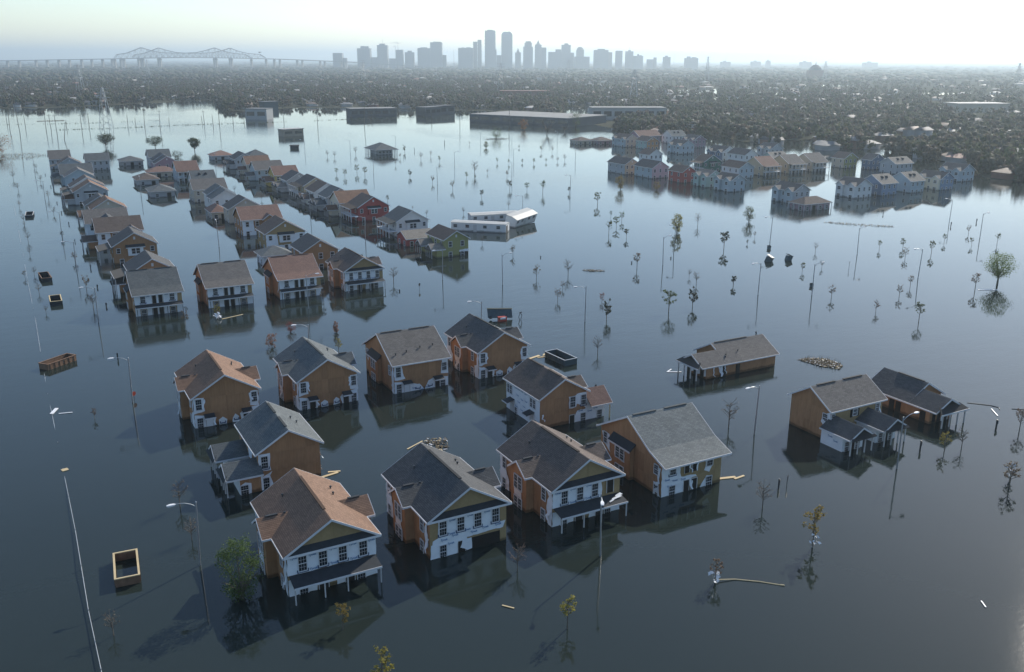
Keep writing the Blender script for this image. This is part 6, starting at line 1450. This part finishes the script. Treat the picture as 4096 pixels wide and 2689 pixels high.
flat_building('grey gabled shed standing in the far lake', 189, 846, 20, 14, 9, R(-38), GREYCLAD, FARR['grey'], 2)
flat_building('long low dark building with glazed bays on the far lake shore', 284.6, 840, 44, 20, 7.0, R(-6), DARKCLAD, CONCRETE, 6)
flat_building('small dark flat building beside the long low shore building', 354, 826, 20, 14, 7.5, R(18), DARKCLAD, FARR['grey'], 3)
flat_building('second small dark flat building at the lake shore', 374, 838, 20, 14, 8, R(18), DARKCLAD, FARR['dark'], 2)
flat_building('teal-blue shed among the trees of the far shore', 242.6, 996, 16, 12, 8, R(10), TEAL, FARR['grey'], 0)
WH = flat_building('big dark flat-roofed warehouse at the lake edge', 353.5, 729, 101, 60, 6.5, R(-64.3), DARKCLAD, CONCRETE, 9)
flat_building('grey modern block with ribbon windows behind the warehouse', 457.5, 696, 66, 22, 11, R(-25.5), GREYCLAD, CONCRETE, 7, 'office_block')
flat_building('white-roofed long shed far off among the trees', 877, 642, 56, 30, 9, R(-25), BUFF, FARR['pale'], 0)
HUT = flat_building('pale box-shaped hut drifting in the lake', 169.2, 645, 16, 7, 4.5, R(16), FARW['tan'], FARR['pale'], 2, 'floating_hut', parapet=False)
flat_building('small dark hut roof afloat beyond the pavilion-side row', 149, 555, 5, 4, 1.6, R(-20), DKMETAL, FARR['dark'], 0, 'floating_hut')
flat_building('white sunlit flat roof on the far bank past the waterfront', 428, 283, 16, 12, 4.0, R(-12), FARW['brick'], FARR['pale'], 0, 'bank_house')
flat_building('broad tan-tiled school roof deep in the suburb', 620, 1180, 70, 26, 9, R(-28), FARW['brick'], FARR['red'], 0, 'school_building')

def icos(rng, jit=0.25):
    t = (1 + 5 ** .5) / 2
    v = np.array([(-1, t, 0), (1, t, 0), (-1, -t, 0), (1, -t, 0), (0, -1, t), (0, 1, t), (0, -1, -t), (0, 1, -t), (t, 0, -1), (t, 0, 1), (-t, 0, -1), (-t, 0, 1)], float)
    v /= np.linalg.norm(v[0]); v *= np.array([[rng.uniform(1 - jit, 1 + jit)] for _ in range(12)])
    f = [(0, 11, 5), (0, 5, 1), (0, 1, 7), (0, 7, 10), (0, 10, 11), (1, 5, 9), (5, 11, 4), (11, 10, 2), (10, 7, 6), (7, 1, 8), (3, 9, 4), (3, 4, 2), (3, 2, 6), (3, 6, 8), (3, 8, 9), (4, 9, 5), (2, 4, 11), (6, 2, 10), (8, 6, 7), (9, 8, 1)]
    return v, np.array(f)
def crown_arrays(seed, clumps, leaves, size):
    """unit crown (radius about 1, base at 0): leaf clumps round dark cores, as triangle arrays"""
    rng = random.Random(seed); V, F = [], []
    def add(v, f):
        F.append(np.array(f) + sum(len(x) for x in V)); V.append(np.array(v))
    for _ in range(clumps):
        a = rng.random() * 6.283; z = rng.uniform(0.25, 1.5); rr = rng.uniform(0.1, 0.75) * math.sin(math.pi * min(0.95, max(0.2, z / 1.75))) 
        c = Vector((math.cos(a) * rr, math.sin(a) * rr, z)); s = rng.uniform(0.22, 0.42)
        cv, cf = icos(rng, 0.3); add(cv * s * 0.8 + np.array(c), cf)
        b = MB(); leaf_quads(b, c, s * 1.15, leaves, size, rng, 0.8)
        f = []
        for q in b.f: f += [(q[0], q[1], q[2]), (q[0], q[2], q[3])]
        add(b.v, f)
    return np.concatenate(V), np.concatenate(F)
def arrays_mesh(name, v, f, mi=None):
    me = bpy.data.meshes.new(name); me.vertices.add(len(v)); me.vertices.foreach_set('co', np.ascontiguousarray(v, np.float32).ravel())
    me.loops.add(f.size); me.loops.foreach_set('vertex_index', np.ascontiguousarray(f, np.int32).ravel())
    me.polygons.add(len(f)); me.polygons.foreach_set('loop_start', np.arange(0, f.size, 3, dtype=np.int32))
    if mi is not None: me.polygons.foreach_set('material_index', np.ascontiguousarray(mi, np.int32))
    me.update(calc_edges=True); me.validate(); return me
def mass(name, protos, places):
    """many copies of the prototypes joined; places = (proto, x, y, z, sx, sz, rot)"""
    V, F, M, n = [], [], [], 0
    by = {}
    for p in places: by.setdefault(p[0], []).append(p[1:])
    for k, L_ in by.items():
        v, f, mi = protos[k]; A = np.array(L_); c, s = np.cos(A[:, 5]), np.sin(A[:, 5])
        x = v[None, :, 0] * c[:, None] - v[None, :, 1] * s[:, None]; y = v[None, :, 0] * s[:, None] + v[None, :, 1] * c[:, None]
        P = np.stack([x * A[:, 3, None] + A[:, 0, None], y * A[:, 3, None] + A[:, 1, None], v[None, :, 2] * A[:, 4, None] + A[:, 2, None]], -1)
        K, m_ = len(L_), len(v)
        V.append(P.reshape(-1, 3)); F.append((f[None] + (np.arange(K) * m_)[:, None, None] + n).reshape(-1, 3)); M.append(np.tile(mi, K)); n += K * m_
    return arrays_mesh(name, np.concatenate(V), np.concatenate(F), np.concatenate(M))

rngS = random.Random(77)
VILLAGE = [(240, 225), (400, 225), (400, 300), (396, 505), (300, 520), (240, 380)]
AVOID = [(flat[0], flat[1], flat[2]) for flat in ((405, 690, 75), (306, 850, 32), (372, 838, 24), (490, 690, 45), (198, 846, 18), (250, 1000, 14), (905, 632, 45), (436, 289, 14), (650, 1175, 40), (2088, 2348, 60))]
def free(x, y, az, r):
    if r < shore_r(az) + 6 or ponded(x, y) or in_poly(x, y, VILLAGE): return False
    return all((x - a) ** 2 + (y - c) ** 2 > q * q for a, c, q in AVOID)
def scatter(n, rmax, az0=-8, az1=66, power=1.0):
    out = []; 
    while len(out) < n:
        az = rngS.uniform(az0, az1); lo = shore_r(az)
        u = rngS.random() ** power
        r = 1.0 / (u * (1 / lo - 1 / rmax) + 1 / rmax)
        x, y = r * math.sin(R(az)), r * math.cos(R(az))
        if free(x, y, az, r): out.append((r, x, y, az))
    return sorted(out)

# houses of the suburb: the nearest ones each a thing, the rest one mass
def far_house_proto(w, d, h, rise, hipped):
    V = [(-w, -d, -1), (w, -d, -1), (w, d, -1), (-w, d, -1), (-w, -d, h), (w, -d, h), (w, d, h), (-w, d, h)]
    wall = [(0, 1, 5), (0, 5, 4), (1, 2, 6), (1, 6, 5), (2, 3, 7), (2, 7, 6), (3, 0, 4), (3, 4, 7)]
    e = 0.6; RV = [(-w - e, -d - e, h - .05), (w + e, -d - e, h - .05), (w + e, d + e, h - .05), (-w - e, d + e, h - .05)]
    k = d * 0.45 if hipped else d + e
    RV += [(0, -k, h + rise), (0, k, h + rise)]
    rf = [(0, 1, 4), (1, 2, 5), (1, 5, 4), (2, 3, 5), (3, 0, 4), (3, 4, 5)]
    return (np.array(V, float), np.array(wall)), (np.array(RV, float), np.array(rf))
HP = [far_house_proto(4.2, 6, 3.0, 1.9, True), far_house_proto(3.6, 6.5, 3.1, 2.1, False), far_house_proto(5, 6.5, 3.0, 2.0, True), far_house_proto(4, 5.5, 5.0, 2.1, False)]
HM = [(arrays_mesh('wall', *a), arrays_mesh('roof', *b_)) for a, b_ in HP]
WK, RK = list(FARW), list(FARR)
hs_ = scatter(820, 5200, power=0.75)
near_h, far_h = hs_[:290], hs_[290:]
HCACHE = {}
ROOFW = {'grey': 'grey-roofed', 'dark': 'dark-roofed', 'brown': 'brown-roofed', 'pale': 'pale-roofed', 'red': 'red-brown-roofed'}
for i, (r, x, y, az) in enumerate(near_h):
    p = rngS.randrange(4); wk = rngS.choice(WK); rk = rngS.choices(RK, (4, 3, 3, 1.2, 1))[0]
    o = thing('suburb_house', 'distant %s house with %s walls among the trees of the flooded suburb' % (ROOFW[rk], wk), 'house', (x, y, 0.0), rngS.choice([0, 1]) * 1.5708 + 0.12 * (x > 500), group='suburb houses, ' + rk + ' roofs ' + wk + ' walls')
    for nm, q, mm in (('wall', 0, FARW[wk]), ('roof', 1, FARR[rk])):
        key = (p, nm, wk if q == 0 else rk)
        if key not in HCACHE: me = HM[p][q].copy(); me.materials.append(mm); HCACHE[key] = me
        obj(nm, HCACHE[key], None, o)
hp = {}
for p in range(4):
    for wi in range(len(WK)):
        for ri in range(len(RK)):
            (wv, wf), (rv, rf) = HP[p]
            hp[(p, wi, ri)] = (np.concatenate([wv, rv]), np.concatenate([wf, rf + len(wv)]), np.array([wi] * len(wf) + [len(WK) + ri] * len(rf)))
me = mass('far_houses', hp, [((rngS.randrange(4), rngS.randrange(4), rngS.choices(range(5), (4, 3, 3, 2.2, 1))[0]), x, y, 0.0, 1.0 + r / 9000, 1.0, rngS.choice([0, 1.57]) + rngS.uniform(-.1, .1)) for r, x, y, az in far_h])
for k in WK: me.materials.append(FARW[k])
for k in RK: me.materials.append(FARR[k])
tag(obj('suburb_rooftops', me, kind='stuff'), 'mass of distant rooftops fading into haze', 'rooftops')

# trees of the suburb: the nearest 290 each a thing, the rest one mass
CP = [crown_arrays(500 + k, 9, 26, 0.2) for k in range(5)]
FL = ['f1', 'f2', 'f3']; CM = {}
for k, (v, f) in enumerate(CP):
    for l in FL: me = arrays_mesh('crown', v, f); me.materials.append(LEAF[l]); CM[(k, l)] = me
tb = MB(); tb.tube((0, 0, -0.35), (0.02, 0.01, 0.5), 0.055, 0.04, 6)
for k in range(6):
    a = k * 1.1; tb.tube((0, 0, 0.25 + 0.04 * k), (0.4 * math.cos(a), 0.4 * math.sin(a), 0.85 + 0.07 * k), 0.03, 0.012, 4)
TRM = tb.mesh('trunk'); TRM.materials.append(BARK)
ts_ = scatter(13500, 5600, power=0.95)
SPEC = {'f1': 'dull green', 'f2': 'grey-green storm-thinned', 'f3': 'brown storm-stripped'}
for i, (r, x, y, az) in enumerate(ts_[:290]):
    l = rngS.choices(FL, (3, 4, 2.5))[0]; w = rngS.uniform(2.8, 5.0); h = rngS.uniform(4.0, 6.2)
    o = thing('suburb_tree', SPEC[l] + ' tree along the shore of the flooded suburb', 'tree', (x, y, 0), rngS.random() * 6.28, group='suburb shore trees, ' + SPEC[l])
    o.scale = (w, w, h)
    obj('trunk', TRM, None, o); obj('crown', CM[(rngS.randrange(5), l)], None, o)
LOWC = [crown_arrays(700 + k, 5, 9, 0.34) for k in range(5)]
mp_ = {}
for k, (v, f) in enumerate(LOWC):
    for j in range(3): mp_[('m', k, j)] = (v, f, np.full(len(f), j))
rl = random.Random(5)
for k in range(6):
    vs, fs = [], []
    for q in range(3):
        v, f = icos(rl, 0.35); v = v * np.array([0.75, 0.75, 0.6]) * rl.uniform(.6, 1) + np.array([rl.uniform(-.6, .6), rl.uniform(-.6, .6), 0.7]); fs.append(f + 12 * q); vs.append(v)
    for j in range(3): mp_[('l', k, j)] = (np.concatenate(vs), np.concatenate(fs), np.full(60, j))
pl = []
for r, x, y, az in ts_[290:]:
    j = rngS.choices(range(3), (3, 4, 2.5))[0]
    if r < 2300: pl.append((('m', rngS.randrange(5), j), x, y, 0.0, rngS.uniform(3.2, 6.0), rngS.uniform(4.0, 6.5), rngS.random() * 6.28))
    else: pl.append((('l', rngS.randrange(6), j), x, y, 0.0, rngS.uniform(5, 10) * (1 + (r - 2300) / 6000), rngS.uniform(5.0, 8.0), rngS.random() * 6.28))
for r, x, y, az in scatter(5200, 15000, power=1.6):
    if r < 3000: continue
    pl.append((('l', rngS.randrange(6), rngS.choices(range(3), (3, 4, 2.5))[0]), x, y, 0.0, rngS.uniform(10, 22) * (1 + r / 9000), rngS.uniform(5.5, 8.5), rngS.random() * 6.28))
me = mass('woodland', mp_, pl)
for l in FL: me.materials.append(LEAF[l])
tag(obj('suburb_woodland', me, kind='stuff'), 'mass of grey-green treetops filling the suburb to the horizon', 'woodland')

# ---------------------------------------------------------------- skyline and bridge on the horizon
FW, RT = (math.sin(R(28.5)), math.cos(R(28.5))), (math.cos(R(28.5)), -math.sin(R(28.5)))
def far_pt(X, Y): return (X * RT[0] + Y * FW[0], X * RT[1] + Y * FW[1], 0)
TOWER = mat('tower_concrete', (0.24, 0.25, 0.265), 0.8, 0.08, 0.01, 0.06)
TOWER2 = mat('tower_stone', (0.3, 0.29, 0.27), 0.8, 0.08, 0.01, 0.06)
def tower(label, xl, xr, h, depth=None, Y=5300, caps=(), m=None, taper=0.0, spire=0, mast=0, dome=False, chamfer=0):
    w = xr - xl; d = depth or min(60, max(25, w)); o = thing('tower_block', label, 'building', far_pt((xl + xr) / 2, Y), R(-28.5), group='downtown skyline'); m = m or TOWER
    hb = h - chamfer; b = MB(); b.box(-w / 2, -d / 2, 0, w / 2, d / 2, hb); obj('shaft', b, m, o)
    for k in range(1, int(hb / 30)):
        c = MB(); zz = hb * k / int(hb / 30); c.box(-w / 2 - 0.8, -d / 2 - 0.8, zz, w / 2 + 0.8, d / 2 + 0.8, zz + 1.5); obj('floor_band', c, m, o)
    if chamfer:
        t = 0.6; b = MB(); lo = [(-w / 2, -d / 2, hb + .01), (w / 2, -d / 2, hb + .01), (w / 2, d / 2, hb + .01), (-w / 2, d / 2, hb + .01)]; hi = [(x * t, y * t, h) for x, y, _ in lo]
        for i in range(4): b.poly([lo[i], lo[(i + 1) % 4], hi[(i + 1) % 4], hi[i]])
        b.poly(hi); obj('crown_roof', b, m, o)
    for (cl, cr, ch) in caps:
        b = MB(); cx = (cl + cr) / 2 - (xl + xr) / 2; b.box(cx - (cr - cl) / 2, -d * .3, h + 0.01, cx + (cr - cl) / 2, d * .3, ch); obj('roof_block', b, m, o)
    if dome:
        b = MB(); b.tube((0, 0, h + .01), (0, 0, h + 9), w * 0.5, w * 0.4, 12); b.tube((0, 0, h + 9.01), (0, 0, h + 15), w * 0.4, w * 0.18, 12); obj('dome_top', b, m, o)
    if spire:
        b = MB(); b.tube((0, 0, h + .01), (0, 0, spire), w * 0.3, 0.5, 8); obj('spire', b, m, o)
    if mast:
        b = MB(); b.tube((0, 0, h), (0, 0, mast), 1.0, 0.6, 5); obj('mast', b, GALV, o)
    return o
tower('squat block alone at the bridge end of the skyline', -995, -944, 82)
tower('low shed-like block beside the lone squat block', -943, -921, 56)
tower('broad tower with a notched double roof', -859, -788, 107, caps=((-841, -822, 119), (-818, -799, 118)))
tower('low block at the foot of the masted tower', -784, -752, 60)
tower('tower with a stepped cap and thin mast', -749, -693, 124, caps=((-737, -708, 132),), mast=158)
tower('low strip beside the tower under the cranes', -686, -649, 54)
tower('dark half-built tower below two cranes', -647, -608, 100)
tower('stub tower with a small cap, after the crane tower', -597, -548, 87, caps=((-583, -561, 95),))
tower('wide flat slab joined to a taller slab', -526, -457, 109, caps=((-512, -476, 113),))
tower('tall slab stepping up beside the wide flat slab', -456, -392, 140, caps=((-440, -400, 143),))
tower('low annex beside the tall stepped slab', -391, -369, 73)
tower('broad flat block before the two tallest towers', -302, -222, 111, caps=((-285, -270, 113), (-258, -235, 114)))
tower('slim twin tower, the shorter of the pair', -220, -197, 144, m=TOWER2)
tower('slim twin tower, the taller of the pair', -195, -174, 154, m=TOWER2)
tower('tallest tower of the skyline, plain with a low cap', -155, -97, 202, caps=((-141, -112, 207),))
tower('mid-height block tucked against the tallest tower', -128, -90, 103, Y=5230)
tower('second tallest tower with a chamfered crown', -64, -3, 197, chamfer=14)
tower('low block between the two tallest towers', -90, -65, 73)
tower('small old tower with a pointed spire', 12, 44, 88, spire=112, m=TOWER2)
tower('tower with shouldered, rounded top', 57, 110, 118, caps=((64, 104, 140), (70, 98, 147)))
tower('pale tower narrowing to a pointed top', 121, 157, 130, spire=154, m=TOWER2)
tower('block leaning on the pointed pale tower', 158, 184, 115)
tower('long low podium with a small step', 196, 268, 91, caps=((236, 266, 105),))
tower('square tower with a narrow cap, right of the podium', 269, 318, 129, caps=((284, 305, 137),))
tower('low annex of the square capped tower', 319, 338, 88)
tower('tower with a domed top', 351, 392, 103, dome=True, m=TOWER2)
tower('broad low base under the domed tower', 339, 420, 67, Y=5260)
tower('wide hotel slab with a long cap', 449, 526, 103, caps=((470, 507, 109),))
tower('slender block beside the wide hotel slab', 527, 549, 91, m=TOWER2)
tower('plain mid tower standing apart', 569, 605, 99)
tower('tower with small cap and thin mast', 624, 665, 96, caps=((638, 652, 102),), mast=128)
tower('low ragged hospital block', 666, 719, 72, caps=((690, 696, 82), (702, 712, 76)))
tower('low strip building past the hospital block', 744, 777, 54)
tower('small lone tower in the thinning skyline', 781, 796, 64)
tower('isolated block with a rooftop box', 834, 872, 67, caps=((845, 857, 74),))
tower('last wide block of the skyline, two steps high', 956, 1023, 62, caps=((967, 982, 70), (995, 1015, 66)))
def crane(label, X, h, jib, Y=5290):
    o = thing('tower_crane', label, 'crane', far_pt(X, Y), R(-28.5)); b = MB(); b.tube((0, 0, 0), (0, 0, h), 1.3, 1.3, 4); obj('mast', b, GALV, o)
    b = MB(); b.tube((-jib, 0, h - 6), (jib * 0.4, 0, h - 6), 0.9, 0.9, 4); obj('jib', b, GALV, o)
    b = MB(); b.tube((0, 0, h), (-jib * .8, 0, h - 5.5), 0.4, 0.4, 3); obj('tie_bar', b, GALV, o)
crane('taller tower crane over the half-built tower', -635, 141, 45); crane('shorter tower crane beside the taller one', -650, 121, 15)
o = thing('radio_mast', 'thin radio mast between skyline blocks', 'mast', far_pt(-328, 5300)); b = MB(); b.tube((0, 0, 0), (0, 0, 102), 1.4, 0.7, 5); obj('mast_tube', b, GALV, o)
for X, Y, h, lab in ((1180, 7000, 95, 'faint radio mast far out on the plain'), (1560, 7000, 80, 'second faint mast on the plain, farther from downtown')):
    o = thing('radio_mast', lab, 'mast', far_pt(X, Y)); b = MB(); b.tube((0, 0, 0), (0, 0, h), 1.6, 0.8, 5); obj('mast_tube', b, GALV, o)
for i, (X, Y, w, h) in enumerate(((1700, 6800, 60, 42), (1830, 6900, 30, 48), (2050, 6800, 70, 40), (2500, 6800, 90, 38), (1440, 6600, 60, 40))):
    tower('faint low block on the bright horizon, %s from downtown' % ['second', 'third', 'fourth', 'fifth', 'first'][i], X, X + w, h, Y=Y, caps=((X + w * .3, X + w * .5, h + 7),))
o = thing('domed_church', 'dark church with an onion dome rising from the suburb trees', 'church', far_pt(950, 2990), R(-28.5)); b = MB(); b.box(-22, -18, 0, 22, 18, 22); obj('nave', b, FARW['brick'], o)
b = MB(); b.tube((0, 0, 22.01), (0, 0, 30), 20, 17, 14); b.tube((0, 0, 30.01), (0, 0, 38), 17, 7, 14); obj('dome', b, FARR['dark'], o); b = MB(); b.tube((0, 0, 38), (0, 0, 48), 1.6, 0.3, 6); obj('finial', b, FARR['dark'], o)

STEEL = mat('bridge_steel', (0.2, 0.22, 0.23), 0.7, 0.1, 0.05)
def bridge(label, dx, Y):
    o = thing('truss_bridge', label, 'bridge', far_pt(0, Y), R(-28.5), group='twin river bridges')
    deck = [(-3600, 20), (-2900, 33), (-2689, 37), (-2137, 48), (-1900, 54), (-1736, 57), (-1500, 55), (-1246, 50), (-900, 38), (-600, 22), (-400, 10)]
    dz = lambda x: float(np.interp(x, [p[0] for p in deck], [p[1] for p in deck]))
    for p, q in zip(deck, deck[1:]):
        b = MB(); b.prism([(p[0], -9, p[1] - 3.2), (q[0], -9, q[1] - 3.2), (q[0], -9, q[1]), (p[0], -9, p[1])], (0, 18, 0)); obj('deck_span', b, STEEL, o)
    top = [(-2086 + dx, dz(-2086) + 2), (-2070 + dx, 69), (-2021 + dx, 76), (-1985 + dx, 88), (-1942 + dx, 104), (-1900 + dx, 92), (-1850 + dx, 81), (-1780 + dx, 77), (-1720 + dx, 77), (-1650 + dx, 81), (-1600 + dx, 92), (-1559 + dx, 104), (-1515 + dx, 88), (-1470 + dx, 78), (-1400 + dx, 72), (-1372 + dx, dz(-1372) + 2)]
    tz = lambda x: float(np.interp(x, [p[0] for p in top], [p[1] for p in top]))
    for yy in (-9, 9):
        b = MB(); b.path([(x, yy, z) for x, z in top], 1.3, 5); obj('top_chord', b, STEEL, o)
        b = MB(); xs = np.arange(-2070 + dx, -1380 + dx, 16.0)
        for i, x in enumerate(xs[:-1]):
            x2 = xs[i + 1]
            b.tube((x, yy, dz(x)), (x, yy, tz(x)), 0.7, 0.7, 4, cap=False); b.tube((x, yy, dz(x) if i % 2 else tz(x)), (x2, yy, tz(x2) if i % 2 else dz(x2)), 0.6, 0.6, 4, cap=False)
        obj('truss_lattice', b, STEEL, o)
    for x in [-3300, -3100, -2950, -2800, -2650, -2500, -2380, -2260, -2150, -2086, -2054 + dx, -1942 + dx, -1559 + dx, -1370 + dx, -1250, -1130, -1010, -900, -800, -700, -600]:
        big = x in (-1942 + dx, -1559 + dx); w_ = 8 if big else 4
        b = MB()
        for s in (-1, 1): b.box(x - w_ * .5 + s * w_ * .7, -8, -1, x + w_ * .5 + s * w_ * .7 - 1.5, 8, dz(x) - 3.3)
        b.box(x - w_ * 1.4, -8.5, (dz(x) - 3.2) * .82, x + w_ * 1.4, 8.5, (dz(x) - 3.2) * .9); obj('pier', b, CONCRETE, o)
bridge('nearer of the twin truss bridges over the river', 0, 5000)
bridge('farther of the twin truss bridges, shifted along the river', 46, 5120)
o = thing('helicopter', 'tiny helicopter in the sky above the bridge end', 'helicopter', (*far_pt(-1324 * 0.6, 3000)[:2], 70.0), 0.4)
b = MB(); b.tube((-3, 0, 0), (3, 0, 0.2), 1.5, 1.1, 8); obj('fuselage', b, DKMETAL, o); b = MB(); b.tube((3, 0, 0.3), (9, 0, 0.8), 0.5, 0.25, 6); obj('tail_boom', b, DKMETAL, o)
for k in range(4):
    b = MB(); b.box(0.2, -0.2, 1.9, 7.5, 0.2, 1.98); q = obj('rotor_blade', b, DKMETAL, o); q.rotation_euler = (0, 0, k * math.pi / 2 + 0.3)
b = MB(); b.tube((0, 0, 1.0), (0, 0, 2.0), 0.3, 0.3, 6); obj('rotor_hub', b, DKMETAL, o)

# pylons striding through the suburb
for i, (X, Y, h) in enumerate(((-1350, 3300, 48), (-330, 2100, 50), (-20, 1550, 46), (140, 2400, 52), (160, 1250, 40), (470, 2300, 60), (820, 2500, 50), (1010, 1900, 48), (900, 1500, 44), (1250, 1500, 44), (1300, 1200, 42), (-960, 2500, 48), (-640, 1400, 42))):
    lattice_tower('hazy lattice power tower in the suburb, %s counting from the bridge side' % ['first', 'fourth', 'fifth', 'sixth', 'seventh', 'eighth', 'ninth', 'tenth', 'eleventh', 'twelfth', 'thirteenth', 'second', 'third'][i], *far_pt(X, Y)[:2], h, 9, 'power towers')

# ---------------------------------------------------------------- haze
hz = bpy.data.materials.new('haze_air'); hz.use_nodes = True; nt = hz.node_tree
nt.nodes.remove(nt.nodes['Principled BSDF'])
pv = nt.nodes.new('ShaderNodeVolumePrincipled'); pv.inputs['Color'].default_value = (0.72, 0.86, 0.95, 1); pv.inputs['Density'].default_value = 1.4e-4; pv.inputs['Anisotropy'].default_value = 0.45
nt.links.new(pv.outputs[0], nt.nodes['Material Output'].inputs['Volume'])
b = MB(); b.box(-28000, -28000, -2.0, 28000, 28000, 235.0)
ho = obj('haze', b, hz, kind='stuff'); tag(ho, 'pale blue haze lying over the flooded city', 'haze')
